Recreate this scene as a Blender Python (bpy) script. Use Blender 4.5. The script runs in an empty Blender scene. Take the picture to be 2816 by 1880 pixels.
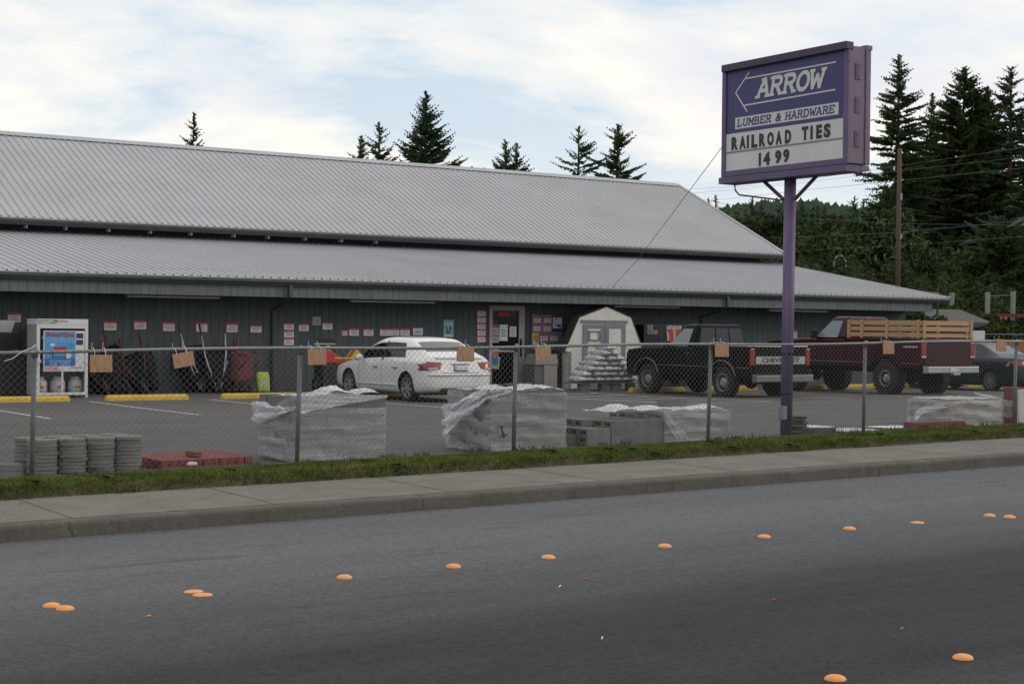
import bpy, bmesh, math, random
import numpy as np
from mathutils import Vector, Matrix, Euler
from mathutils.bvhtree import BVHTree

# ------------------------------------------------------------------ camera
R_ = math.radians
YAW, PITCH, ROLL = R_(33.7), R_(-0.505), R_(0.653)
FPX = 4364.0
scene = bpy.context.scene
COL = scene.collection
CAM = Vector((0, 0, 1.65))
_F = Vector((math.sin(YAW) * math.cos(PITCH), math.cos(YAW) * math.cos(PITCH), math.sin(PITCH)))
_R0 = Vector((math.cos(YAW), -math.sin(YAW), 0))
_U0 = _R0.cross(_F)
_R = _R0 * math.cos(ROLL) + _U0 * math.sin(ROLL)
_U = _U0 * math.cos(ROLL) - _R0 * math.sin(ROLL)
camd = bpy.data.cameras.new('camera')
cam = bpy.data.objects.new('camera', camd)
COL.objects.link(cam)
mw = Matrix(((_R.x, _U.x, -_F.x, CAM.x), (_R.y, _U.y, -_F.y, CAM.y), (_R.z, _U.z, -_F.z, CAM.z), (0, 0, 0, 1)))
cam.matrix_world = mw
camd.sensor_width = 36
camd.lens = FPX / 2816 * 36
camd.clip_start = 0.1
camd.clip_end = 3000
scene.camera = cam

# ------------------------------------------------------------------ world, sun, exposure
SUN_EL, SUN_AZ = R_(24), R_(125)      # azimuth clockwise from +Y
world = bpy.data.worlds.new('World')
scene.world = world
world.use_nodes = True
wn, wl = world.node_tree.nodes, world.node_tree.links
wn.clear()
wo = wn.new('ShaderNodeOutputWorld')
bg = wn.new('ShaderNodeBackground')
bg.inputs['Strength'].default_value = 0.115
sky = wn.new('ShaderNodeTexSky')
sky.sky_type = 'NISHITA'
sky.sun_disc = False
sky.sun_elevation = SUN_EL
sky.sun_rotation = SUN_AZ
sky.dust_density = 2.0
sky.air_density = 1.0
tc = wn.new('ShaderNodeTexCoord')
sep = wn.new('ShaderNodeSeparateXYZ')
wl.new(tc.outputs['Generated'], sep.inputs[0])
def wmath(op, a, b=None, clamp=False):
    n = wn.new('ShaderNodeMath'); n.operation = op; n.use_clamp = clamp
    for i, v in enumerate((a, b)):
        if v is None: continue
        if isinstance(v, (int, float)): n.inputs[i].default_value = v
        else: wl.new(v, n.inputs[i])
    return n.outputs[0]
zz = wmath('ADD', wmath('MAXIMUM', sep.outputs['Z'], 0.0), 0.20)
comb = wn.new('ShaderNodeCombineXYZ')
wl.new(wmath('DIVIDE', sep.outputs['X'], zz), comb.inputs[0])
wl.new(wmath('DIVIDE', sep.outputs['Y'], zz), comb.inputs[1])
comb.inputs[2].default_value = 3.7
def wnoise(scale, detail, rough, dist=0.0):
    n = wn.new('ShaderNodeTexNoise')
    n.inputs['Scale'].default_value = scale; n.inputs['Detail'].default_value = detail
    n.inputs['Roughness'].default_value = rough; n.inputs['Distortion'].default_value = dist
    wl.new(comb.outputs[0], n.inputs['Vector'])
    return n.outputs['Fac']
def wramp(fac, stops):
    r = wn.new('ShaderNodeValToRGB')
    e = r.color_ramp.elements
    e[0].position, e[0].color = stops[0][0], stops[0][1]
    e[1].position, e[1].color = stops[-1][0], stops[-1][1]
    for p, c in stops[1:-1]:
        q = e.new(p); q.color = c
    wl.new(fac, r.inputs[0])
    return r.outputs[0]
g = lambda v: (v, v, v, 1)
cov = wramp(wnoise(1.15, 8, 0.58, 0.35), [(0.455, g(0)), (0.52, g(0.5)), (0.60, g(0.92))])
lowc = wramp(sep.outputs['Z'], [(0.0, g(0.80)), (0.07, g(0.45)), (0.16, g(0.06)), (0.30, g(0.0))])
zen = wramp(sep.outputs['Z'], [(0.30, g(0.0)), (0.60, g(0.8))])      # cloud added overhead, out of view, to make the ambient light neutral
covn = wmath('ADD', wmath('ADD', wmath('MULTIPLY', cov, 0.92), lowc, True), zen, True)
shade = wramp(wnoise(1.9, 6, 0.55, 0.3), [(0.36, (7.2, 7.4, 7.9, 1)), (0.56, (9.3, 8.9, 8.25, 1))])
hsv = wn.new('ShaderNodeMix'); hsv.data_type = 'RGBA'
hsv.inputs[0].default_value = 0.72
wl.new(sky.outputs[0], hsv.inputs[6])
hsv.inputs[7].default_value = (6.2, 7.5, 8.9, 1)
mx = wn.new('ShaderNodeMix'); mx.data_type = 'RGBA'
wl.new(covn, mx.inputs[0]); wl.new(hsv.outputs[2], mx.inputs[6]); wl.new(shade, mx.inputs[7])
wl.new(mx.outputs[2], bg.inputs['Color'])
wl.new(bg.outputs[0], wo.inputs[0])

sd = bpy.data.lights.new('sun', 'SUN')
sd.energy = 0.6
sd.angle = R_(18)
sd.color = (1.0, 0.90, 0.80)
sun = bpy.data.objects.new('sun', sd)
COL.objects.link(sun)
sdir = Vector((math.sin(SUN_AZ) * math.cos(SUN_EL), math.cos(SUN_AZ) * math.cos(SUN_EL), math.sin(SUN_EL)))
sun.rotation_euler = sdir.to_track_quat('Z', 'Y').to_euler()
sun.location = (0, 0, 60)
vs = scene.view_settings
scene.display_settings.display_device = 'sRGB'
vs.view_transform = 'Standard'; vs.look = 'None'; vs.gamma = 1; vs.use_curve_mapping = False
vs.exposure = 0.0
scene.cycles.max_bounces = 6
scene.cycles.transparent_max_bounces = 24

# ------------------------------------------------------------------ placing: a pixel of the 2816x1880 photograph met with a real plane
def ray(u, v):
    return (_F * FPX + _R * (u - 1408) - _U * (v - 940)).normalized()
def onY(u, v, Y):
    d = ray(u, v); return CAM + d * ((Y - CAM.y) / d.y)
def onX(u, v, X):
    d = ray(u, v); return CAM + d * ((X - CAM.x) / d.x)
def atd(u, v, dist):                      # at a depth along the view direction
    d = ray(u, v); return CAM + d * (dist / d.dot(_F))
def lerp(a, b, t): return a + (b - a) * t
def sstep(a, b, x):
    t = min(1, max(0, (x - a) / (b - a))); return t * t * (3 - 2 * t)
SL = 0.0115
KERB_Y, WALK_Y, FENCE_Y, LOT_Y = 12.9, 14.6, 16.1, 16.30
def street(x, y):                         # height of the street side, which climbs to the right
    pts = [(-40, -.10), (0.5, -.13), (4, -.085), (8, -.06), (12.4, -.145), (KERB_Y, -.162)]
    x = max(-60, min(70, x))
    if y <= KERB_Y:
        for (a, ha), (b, hb) in zip(pts, pts[1:]):
            if y <= b: return lerp(ha, hb, (y - a) / (b - a)) + SL * x
    if y <= WALK_Y: return lerp(-.027, -.015, (y - KERB_Y) / (WALK_Y - KERB_Y)) + SL * x
    return lerp(-.015, .014, (y - WALK_Y) / (LOT_Y - WALK_Y)) + SL * x
def gz(x, y):
    if y <= LOT_Y: return street(x, y)
    t = 1 - min(1, (y - LOT_Y) / 14.5)
    return (SL * max(-60, min(70, x)) - .045) * t
def ong(u, v):
    z = 0.0
    for _ in range(12):
        d = ray(u, v); p = CAM + d * ((z - CAM.z) / d.z); z = gz(p.x, p.y)
    return Vector((p.x, p.y, z))

# ------------------------------------------------------------------ materials
def C4(c): return (c[0], c[1], c[2], 1)
class NT:
    def __init__(s, name):
        s.m = bpy.data.materials.new(name); s.m.use_nodes = True
        s.n, s.l = s.m.node_tree.nodes, s.m.node_tree.links
        s.p = s.n['Principled BSDF']
        s.tc = s.n.new('ShaderNodeTexCoord')
    def set(s, k, v):
        if isinstance(v, (int, float)): s.p.inputs[k].default_value = v
        elif isinstance(v, tuple): s.p.inputs[k].default_value = C4(v)
        else: s.l.new(v, s.p.inputs[k])
    def vec(s, scale=(1, 1, 1), coord='Object', rot=(0, 0, 0)):
        mp = s.n.new('ShaderNodeMapping'); mp.inputs['Scale'].default_value = scale
        mp.inputs['Rotation'].default_value = rot
        s.l.new(s.tc.outputs[coord], mp.inputs[0]); return mp.outputs[0]
    def noise(s, vec, scale=5, detail=3, rough=.5, dist=0):
        n = s.n.new('ShaderNodeTexNoise'); s.l.new(vec, n.inputs['Vector'])
        n.inputs['Scale'].default_value = scale; n.inputs['Detail'].default_value = detail
        n.inputs['Roughness'].default_value = rough; n.inputs['Distortion'].default_value = dist
        return n.outputs['Fac']
    def ramp(s, fac, stops):
        r = s.n.new('ShaderNodeValToRGB'); e = r.color_ramp.elements
        def cc(c): return C4(c) if isinstance(c, tuple) else (c, c, c, 1)
        e[0].position, e[0].color = stops[0][0], cc(stops[0][1])
        e[1].position, e[1].color = stops[-1][0], cc(stops[-1][1])
        for p, c in stops[1:-1]:
            q = e.new(p); q.color = cc(c)
        s.l.new(fac, r.inputs[0]); return r.outputs[0]
    def math(s, op, a, b=0.0, clamp=False):
        n = s.n.new('ShaderNodeMath'); n.operation = op; n.use_clamp = clamp
        for i, v in enumerate((a, b)):
            if isinstance(v, (int, float)): n.inputs[i].default_value = v
            else: s.l.new(v, n.inputs[i])
        return n.outputs[0]
    def mix(s, fac, a, b, mode='MIX'):
        n = s.n.new('ShaderNodeMix'); n.data_type = 'RGBA'; n.blend_type = mode
        for k, v in ((0, fac), (6, a), (7, b)):
            if isinstance(v, tuple): n.inputs[k].default_value = C4(v)
            elif isinstance(v, (int, float)):
                n.inputs[k].default_value = v if k == 0 else (v, v, v, 1)
            else: s.l.new(v, n.inputs[k])
        return n.outputs[2]
    def sepx(s, vec):
        n = s.n.new('ShaderNodeSeparateXYZ'); s.l.new(vec, n.inputs[0]); return n.outputs
    def bump(s, h, strength=.3, dist=.02):
        b = s.n.new('ShaderNodeBump'); b.inputs['Strength'].default_value = strength
        b.inputs['Distance'].default_value = dist
        s.l.new(h, b.inputs['Height']); s.l.new(b.outputs[0], s.p.inputs['Normal'])
def M(name, col, rough=.6, metal=0.0, var=.12, scale=6, bump=0.0, bscale=40, spec=.4, coat=0.0, dirt=None, dirt_at=.6):
    t = NT(name)
    v = t.vec()
    f = t.noise(v, scale, 4, .6)
    lo = tuple(max(0, c * (1 - var)) for c in col); hi = tuple(min(1, c * (1 + var)) for c in col)
    c = t.ramp(f, [(.3, lo), (.7, hi)])
    if dirt:
        m = t.ramp(t.noise(v, scale * 1.7, 6, .7, .4), [(dirt_at, 0.0), (dirt_at + .12, 1.0)])
        c = t.mix(m, c, dirt)
    t.set('Base Color', c); t.set('Roughness', rough); t.set('Metallic', metal)
    t.p.inputs['Specular IOR Level'].default_value = spec
    if coat: t.p.inputs['Coat Weight'].default_value = coat; t.p.inputs['Coat Roughness'].default_value = .06
    if bump: t.bump(t.noise(v, bscale, 4, .6), bump, .01)
    return t.m

def siding(name, col):
    t = NT(name); v = t.vec(); x = t.sepx(v)[0]
    fr = t.math('FRACT', t.math('DIVIDE', x, .2032))
    gr = t.math('LESS_THAN', fr, .055)
    n = t.noise(t.vec((3, 3, .5)), 2.2, 5, .6)
    base = t.ramp(n, [(.3, tuple(c * .82 for c in col)), (.7, tuple(c * 1.14 for c in col))])
    t.set('Base Color', t.mix(gr, base, tuple(c * .30 for c in col)))
    t.set('Roughness', .75); t.p.inputs['Specular IOR Level'].default_value = .25
    t.bump(t.math('ADD', t.math('MULTIPLY', gr, -1), t.math('MULTIPLY', t.noise(t.vec((40, 40, 3)), 3, 4, .7), .3)), .5, .012)
    return t.m
def asphalt(name, dark, light, laney=None):
    t = NT(name); v = t.vec()
    fine = t.math('ADD', t.math('MULTIPLY', t.noise(v, 70, 4, .85), .6), t.math('MULTIPLY', t.noise(v, 22, 3, .8), .4)); mid = t.noise(v, 1.3, 5, .6)
    streak = t.noise(t.vec((.06, 1.6, 1)), 1.0, 5, .6, .2)
    f = t.math('ADD', t.math('MULTIPLY', mid, .35), t.math('MULTIPLY', streak, .65))
    if laney:                                  # the lane beyond the markers is paler
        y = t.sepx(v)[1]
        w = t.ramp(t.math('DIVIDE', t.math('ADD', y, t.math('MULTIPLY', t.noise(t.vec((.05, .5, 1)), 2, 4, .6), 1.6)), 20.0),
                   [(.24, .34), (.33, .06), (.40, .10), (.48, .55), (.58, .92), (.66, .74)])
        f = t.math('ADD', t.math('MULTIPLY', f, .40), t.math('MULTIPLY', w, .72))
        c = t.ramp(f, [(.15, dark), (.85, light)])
    else:
        c = t.ramp(f, [(.35, dark), (.62, light)])
    c = t.mix(t.ramp(fine, [(.40, 0.0), (.60, 1.0)]), t.mix(1.0, c, .58, 'MULTIPLY'), t.mix(1.0, c, 1.38, 'MULTIPLY'))
    spots = t.ramp(t.noise(v, 170, 2, .9), [(.68, 0.0), (.74, 1.0)])
    c = t.mix(t.math('MULTIPLY', spots, .45), c, tuple(min(1, k * 2.3) for k in light))
    oil = t.ramp(t.noise(t.vec((.5, 2.2, 1)), 1.1, 6, .7, .5), [(.56, 0.0), (.70, 1.0)])
    c = t.mix(t.math('MULTIPLY', oil, .35), c, tuple(k * .7 for k in dark))
    t.set('Base Color', c); t.set('Roughness', .85); t.p.inputs['Specular IOR Level'].default_value = .22
    t.bump(fine, .6, .010)
    return t.m
def concrete(name, col, stain=.35, joints=None):
    t = NT(name); v = t.vec(); oi = t.n.new('ShaderNodeObjectInfo')
    n = t.noise(v, 2.2, 6, .65); f = t.noise(v, 60, 3, .7)
    c = t.ramp(n, [(.3, tuple(k * .80 for k in col)), (.7, tuple(k * 1.12 for k in col))])
    c = t.mix(t.ramp(f, [(.4, 0.0), (.65, 1.0)]), t.mix(1.0, c, .82, 'MULTIPLY'), t.mix(1.0, c, 1.14, 'MULTIPLY'))
    st = t.ramp(t.noise(t.vec((1, 1, .25)), 5, 6, .7, .6), [(.52, 0.0), (.72, 1.0)])
    c = t.mix(t.math('MULTIPLY', st, stain), c, tuple(k * .45 for k in col))
    c = t.mix(1.0, c, t.ramp(oi.outputs['Random'], [(0, .82), (1, 1.0)]), 'MULTIPLY')
    t.set('Base Color', c); t.set('Roughness', .85); t.p.inputs['Specular IOR Level'].default_value = .25
    t.bump(f, .3, .004)
    return t.m
def sackm(name, col):
    t = NT(name); oi = t.n.new('ShaderNodeObjectInfo'); v = t.vec()
    c = t.ramp(t.noise(v, 14, 5, .7, .8), [(.3, tuple(k * .62 for k in col)), (.65, tuple(min(1, k * 1.2) for k in col))])
    c = t.mix(1.0, c, t.ramp(oi.outputs['Random'], [(0, .72), (1, 1.0)]), 'MULTIPLY')
    t.set('Base Color', c); t.set('Roughness', .35); t.p.inputs['Specular IOR Level'].default_value = .6
    t.bump(t.noise(v, 16, 4, .6, 1.0), .6, .03)
    return t.m
def woodm(name, col, along=(1, 1, 1), var=.3):
    t = NT(name); v = t.vec(along)
    n = t.noise(v, 7, 5, .6, .8)
    c = t.ramp(n, [(.3, tuple(k * (1 - var) for k in col)), (.5, col), (.72, tuple(min(1, k * (1 + var * .6)) for k in col))])
    t.set('Base Color', c); t.set('Roughness', .75); t.p.inputs['Specular IOR Level'].default_value = .2
    t.bump(n, .2, .003)
    return t.m
def leafm(name, a, b, c, scale=1.2, trans=.15):
    t = NT(name); v = t.vec()
    f = t.math('ADD', t.math('MULTIPLY', t.noise(v, scale, 3, .6), .6), t.math('MULTIPLY', t.noise(v, scale * 9, 2, .6), .4))
    t.set('Base Color', t.ramp(f, [(.36, a), (.5, b), (.66, c)]))
    t.set('Roughness', .75); t.p.inputs['Specular IOR Level'].default_value = .15
    return t.m
def filmm(name, lo, hi, tint=(.80, .82, .88)):
    t = NT(name)
    band = t.noise(t.vec((.5, .5, 9)), 1.5, 6, .65, .6)
    cr = t.noise(t.vec((6, 6, 10)), 3, 5, .7, 1.2)
    f = t.ramp(t.math('ADD', t.math('MULTIPLY', band, .65), t.math('MULTIPLY', cr, .35)), [(.36, lo), (.52, (lo + hi) / 2.2), (.62, hi)])
    tr = t.n.new('ShaderNodeBsdfTransparent')
    t.set('Base Color', tint); t.set('Roughness', .42); t.p.inputs['Specular IOR Level'].default_value = .5
    t.bump(cr, .22, .012)
    mxs = t.n.new('ShaderNodeMixShader')
    t.l.new(f, mxs.inputs[0]); t.l.new(tr.outputs[0], mxs.inputs[1]); t.l.new(t.p.outputs[0], mxs.inputs[2])
    t.l.new(mxs.outputs[0], t.n['Material Output'].inputs[0])
    return t.m
def glassm(name, tint=(.02, .025, .03), rough=.04, alpha=1.0, spec=.6):
    t = NT(name)
    t.set('Base Color', tint); t.set('Roughness', rough); t.p.inputs['Specular IOR Level'].default_value = spec
    if alpha < 1: t.set('Alpha', alpha)
    t.bump(t.noise(t.vec(), 1.5, 2, .5), .03, .02)
    return t.m
def shingles(name, col):
    t = NT(name)
    br = t.n.new('ShaderNodeTexBrick'); t.l.new(t.vec(), br.inputs[0])
    br.inputs['Scale'].default_value = 3.2; br.inputs['Color1'].default_value = C4(tuple(k * .85 for k in col))
    br.inputs['Color2'].default_value = C4(tuple(k * 1.15 for k in col)); br.inputs['Mortar'].default_value = C4(tuple(k * .5 for k in col))
    br.inputs['Mortar Size'].default_value = .012
    t.set('Base Color', t.mix(t.math('MULTIPLY', t.noise(t.vec(), 2, 4, .6), .6), br.outputs[0], tuple(k * .7 for k in col)))
    t.set('Roughness', .9)
    return t.m

mt = {}
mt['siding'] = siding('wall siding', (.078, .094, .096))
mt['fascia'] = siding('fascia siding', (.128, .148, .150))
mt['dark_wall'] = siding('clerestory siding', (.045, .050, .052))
mt['soffit'] = M('soffit', (.10, .11, .115), .8)
mt['roof'] = M('ribbed roof steel', (.368, .370, .388), .50, .0, .07, .5, .05, 3, .5, dirt=(.36, .36, .37), dirt_at=.58)
mt['ridge'] = M('ridge cap steel', (.36, .39, .41), .5, 0, .08, 1)
mt['gutter'] = M('dark gutter', (.055, .060, .062), .5, 0, .15, 3)
mt['lamp_white'] = M('white tube lamp', (.33, .32, .30), .5)
mt['door_frame'] = M('door frame', (.34, .30, .27), .5, 0, .1, 3)
mt['purple_trim'] = M('dark purple trim', (.055, .04, .085), .6)
mt['glass_dark'] = glassm('dark glass', (.006, .006, .007), .08, 1, .15)
mt['interior'] = M('dark interior', (.012, .010, .009), .9)
mt['paper'] = M('white paper', (.60, .59, .60), .8, 0, .04, 8)
mt['paper_grey'] = M('greyed paper', (.36, .36, .35), .8, 0, .06, 8)
mt['red_ink'] = M('red border', (.50, .06, .08), .7, 0, .08, 8)
mt['ink'] = M('dark ink', (.06, .06, .08), .8, 0, .1, 8)
mt['blue_ink'] = M('blue ink', (.035, .10, .34), .6, 0, .08, 8)
mt['green_ink'] = M('teal ink', (.20, .38, .34), .7, 0, .08, 8)
mt['yellow_paper'] = M('yellow paper', (.50, .44, .10), .8, 0, .08, 8)
mt['board'] = M('notice board', (.16, .17, .20), .8, 0, .1, 4)
mt['navy'] = M('navy panel', (.035, .03, .10), .6, 0, .1, 8)
mt['asphalt_lot'] = asphalt('lot asphalt', (.084, .081, .076), (.116, .112, .104))
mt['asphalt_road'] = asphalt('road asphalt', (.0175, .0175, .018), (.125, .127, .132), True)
mt['sidewalk'] = concrete('sidewalk concrete', (.182, .167, .146), .25)
mt['kerb'] = concrete('kerb concrete', (.124, .114, .101), .6)
mt['joint'] = M('joint', (.09, .08, .07), .9)
mt['stripe'] = M('worn white paint', (.42, .43, .44), .7, 0, .12, 14, dirt=(.13, .13, .13), dirt_at=.56)
mt['yellow_paint'] = M('yellow paint', (.55, .36, .045), .6, 0, .12, 5, .15, 30, dirt=(.20, .15, .06), dirt_at=.64)
mt['marker'] = M('orange marker', (.74, .29, .065), .35, 0, .08, 14, .1, 60, .5, dirt=(.45, .17, .05), dirt_at=.66)
mt['galv'] = M('galvanised steel', (.22, .225, .225), .55, .35, .14, 9, .05, 60)
mt['galv_post'] = M('galvanised post', (.150, .165, .170), .6, .25, .14, 6, .05, 60)
mt['wire'] = M('galvanised wire', (.155, .16, .155), .55, .3, .1, 6)
mt['plywood'] = woodm('weathered plywood', (.35, .215, .130), (4, 4, 1.2), .32)
mt['zip'] = M('white tie', (.65, .65, .65), .5)
mt['purple'] = M('purple paint', (.112, .082, .155), .5, 0, .14, 4, .08, 30, .4, dirt=(.16, .12, .17), dirt_at=.66)
mt['purple_side'] = M('faded purple paint', (.150, .112, .160), .55, 0, .10, 3, .05, 30, .4, dirt=(.30, .23, .32), dirt_at=.6)
mt['purple_dark'] = M('weathered purple trim', (.065, .046, .078), .6, 0, .2, 5, .1, 30, dirt=(.07, .045, .04), dirt_at=.6)
mt['sign_blue'] = M('sign blue', (.043, .038, .135), .4, 0, .06, 2, 0, 30, .4)
mt['sign_white'] = M('sign white', (.58, .57, .55), .45, 0, .06, 3, dirt=(.42, .42, .41), dirt_at=.6)
mt['sign_cream'] = M('sign lettering', (.56, .55, .52), .5, 0, .05, 9)
mt['black_letter'] = M('black letter', (.018, .022, .020), .45)
mt['bark'] = woodm('bark', (.055, .042, .032), (2, 2, .4), .4)
mt['bark_red'] = woodm('reddish pole', (.095, .066, .054), (3, 3, .3), .3)
mt['conifer'] = leafm('conifer needles', (.036, .060, .030), (.062, .098, .042), (.098, .135, .054), .6)
mt['conifer_far'] = leafm('far conifer needles', (.040, .066, .048), (.054, .086, .056), (.072, .104, .058), .3)
mt['cedar'] = leafm('cedar foliage', (.032, .054, .023), (.056, .086, .032), (.085, .116, .042), .5)
mt['broadleaf'] = leafm('broadleaf foliage', (.020, .034, .012), (.038, .058, .018), (.066, .080, .024), .5)
mt['bramble'] = leafm('bramble leaves', (.018, .032, .011), (.036, .056, .017), (.075, .092, .030), .7)
mt['grass'] = leafm('grass blades', (.034, .050, .012), (.098, .128, .025), (.185, .180, .052), 2.8)
mt['soil'] = M('soil', (.060, .050, .028), .95, 0, .3, 6, .4, 40)
mt['hill'] = M('hill ground', (.030, .036, .016), .95, 0, .3, .3)
mt['ground'] = M('gravel ground', (.10, .095, .085), .95, 0, .2, .5, .2, 30)
mt['stone'] = concrete('round paver concrete', (.230, .222, .205), .3)
mt['block'] = concrete('concrete block', (.200, .195, .185), .25)
mt['block_dark'] = concrete('dark block', (.125, .12, .112), .4)
mt['hole'] = M('block hollow', (.02, .02, .02), .95)
mt['brick'] = concrete('red paver', (.235, .078, .068), .2)
mt['trim_bright'] = M('bright trim', (.72, .72, .72), .3, .1, .03, 5)
mt['pallet_wood'] = woodm('pallet wood', (.20, .13, .085), (1, 4, 4), .35)
mt['film'] = filmm('stretch film', .16, .56, (.62, .63, .65))
mt['film_dense'] = filmm('bunched stretch film', .40, .92, (.80, .81, .84))
mt['film_beige'] = filmm('dusty wrap', .35, .80, (.60, .585, .56))
mt['white_car'] = M('white car paint', (.66, .67, .66), .28, 0, .02, 2, 0, 30, .5, .8)
mt['black_paint'] = M('black truck paint', (.005, .006, .006), .36, 0, .2, 2, 0, 30, .10, .0)
mt['maroon_paint'] = M('maroon truck paint', (.036, .006, .009), .34, 0, .15, 2, 0, 30, .2, .08)
mt['green_paint'] = M('dark green car paint', (.010, .022, .026), .3, 0, .1, 2, 0, 30, .3, .2)
mt['car_glass'] = glassm('car glass', (.005, .006, .008), .05, 1, .16)
mt['truck_glass'] = glassm('truck rear glass', (.020, .026, .036), .06, 1, .35)
mt['car_glass_pale'] = glassm('rear screen', (.10, .105, .11), .10, 1, .4)
mt['cab_glass'] = glassm('cab side glass', (.17, .21, .23), .10, 1, .4)  # pale base colour stands for the bright view through the panes
mt['tyre'] = M('tyre rubber', (.016, .016, .016), .85, 0, .2, 12)
mt['rim'] = M('alloy rim', (.40, .41, .42), .35, .6, .1, 10)
mt['rim_dull'] = M('steel rim', (.22, .22, .225), .45, .5, .15, 10)
mt['chrome'] = M('chrome', (.60, .60, .61), .18, .95, .03, 5)
mt['bumper_grey'] = M('dull chrome bumper', (.17, .175, .18), .35, .4, .1, 5)
mt['tail_red'] = M('tail lamp red', (.23, .009, .011), .2, 0, .15, 14, 0, 30, .6, .5)
mt['lamp_clear'] = M('reverse lamp', (.50, .38, .36), .25, 0, .1, 14)
mt['black_plastic'] = M('black plastic', (.015, .015, .016), .55, 0, .2, 8)
mt['underbody'] = M('underbody', (.008, .008, .008), .95)
mt['plate'] = M('number plate', (.46, .50, .58), .5, 0, .06, 14)
mt['silver_band'] = M('silver tailgate band', (.34, .36, .355), .35, .3, .06, 4)
mt['rack_wood'] = woodm('rack boards', (.40, .255, .15), (4, .6, 4), .25)
mt['cage_white'] = M('white cage paint', (.58, .58, .58), .5, 0, .04, 5)
mt['cage_grey'] = M('cage mesh grey', (.30, .305, .295), .7, 0, .1, 7)
mt['tank'] = M('grey gas bottle', (.40, .40, .40), .5, 0, .08, 7)
mt['poster_blue'] = M('poster blue', (.045, .29, .56), .55, 0, .12, 4)
mt['poster_deep'] = M('poster deep blue', (.025, .12, .38), .55, 0, .1, 4)
mt['poster_text'] = M('poster text', (.30, .52, .68), .6)
mt['barrow_red'] = M('dark red enamel', (.105, .014, .013), .45, 0, .2, 7)
mt['barrow_black'] = M('black tray', (.008, .009, .010), .7, 0, .2, 7, 0, 30, .15)
mt['barrow_grey'] = M('grey tube', (.33, .35, .38), .45, .2, .1, 7)
mt['bright_red'] = M('bright red enamel', (.42, .025, .02), .45, 0, .1, 7)
mt['bright_yellow'] = M('yellow enamel', (.55, .42, .03), .5, 0, .1, 7)
mt['bag_yellow'] = M('yellow green sack', (.34, .38, .045), .6, 0, .15, 10)
mt['bag_green'] = M('pale green print', (.30, .42, .32), .6, 0, .2, 14)
mt['bin_beige'] = M('beige bin', (.27, .255, .225), .8, 0, .06, 6)
mt['bin_grey'] = M('grey green bin panel', (.115, .125, .115), .8, 0, .1, 6)
mt['shed_cream'] = M('shed cream board', (.56, .55, .515), .7, 0, .08, 3, .05, 10, dirt=(.34, .32, .28), dirt_at=.6)
mt['shed_trim'] = M('shed blue grey trim', (.165, .178, .192), .7, 0, .1, 5)
mt['shed_roof'] = M('shed dark roof', (.045, .04, .036), .9, 0, .2, 9)
mt['bag_silver'] = sackm('grey silver sack', (.62, .62, .64))
mt['vending'] = M('black vending cabinet', (.008, .008, .009), .4, 0, .2, 4)
mt['cup_red'] = M('cup red', (.38, .03, .03), .5, 0, .1, 6)
mt['shingle'] = shingles('grey shingles', (.10, .098, .09))
mt['green_timber'] = woodm('treated timber post', (.155, .18, .135), (3, 3, .3), .25)
mt['red_steel'] = M('rusty red steel', (.16, .035, .02), .7, 0, .25, 6)
mt['house_wall'] = M('house wall', (.05, .055, .055), .8)
mt['house_teal'] = M('teal house base', (.012, .028, .030), .8, 0, .1, 4)
mt['deck_red'] = woodm('deck timber', (.10, .045, .035), (1, 1, 1), .3)
mt['light_rust'] = M('orange timber', (.34, .14, .06), .8, 0, .2, 5)
mt['blossom'] = M('white blossom', (.28, .29, .30), .8)

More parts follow.
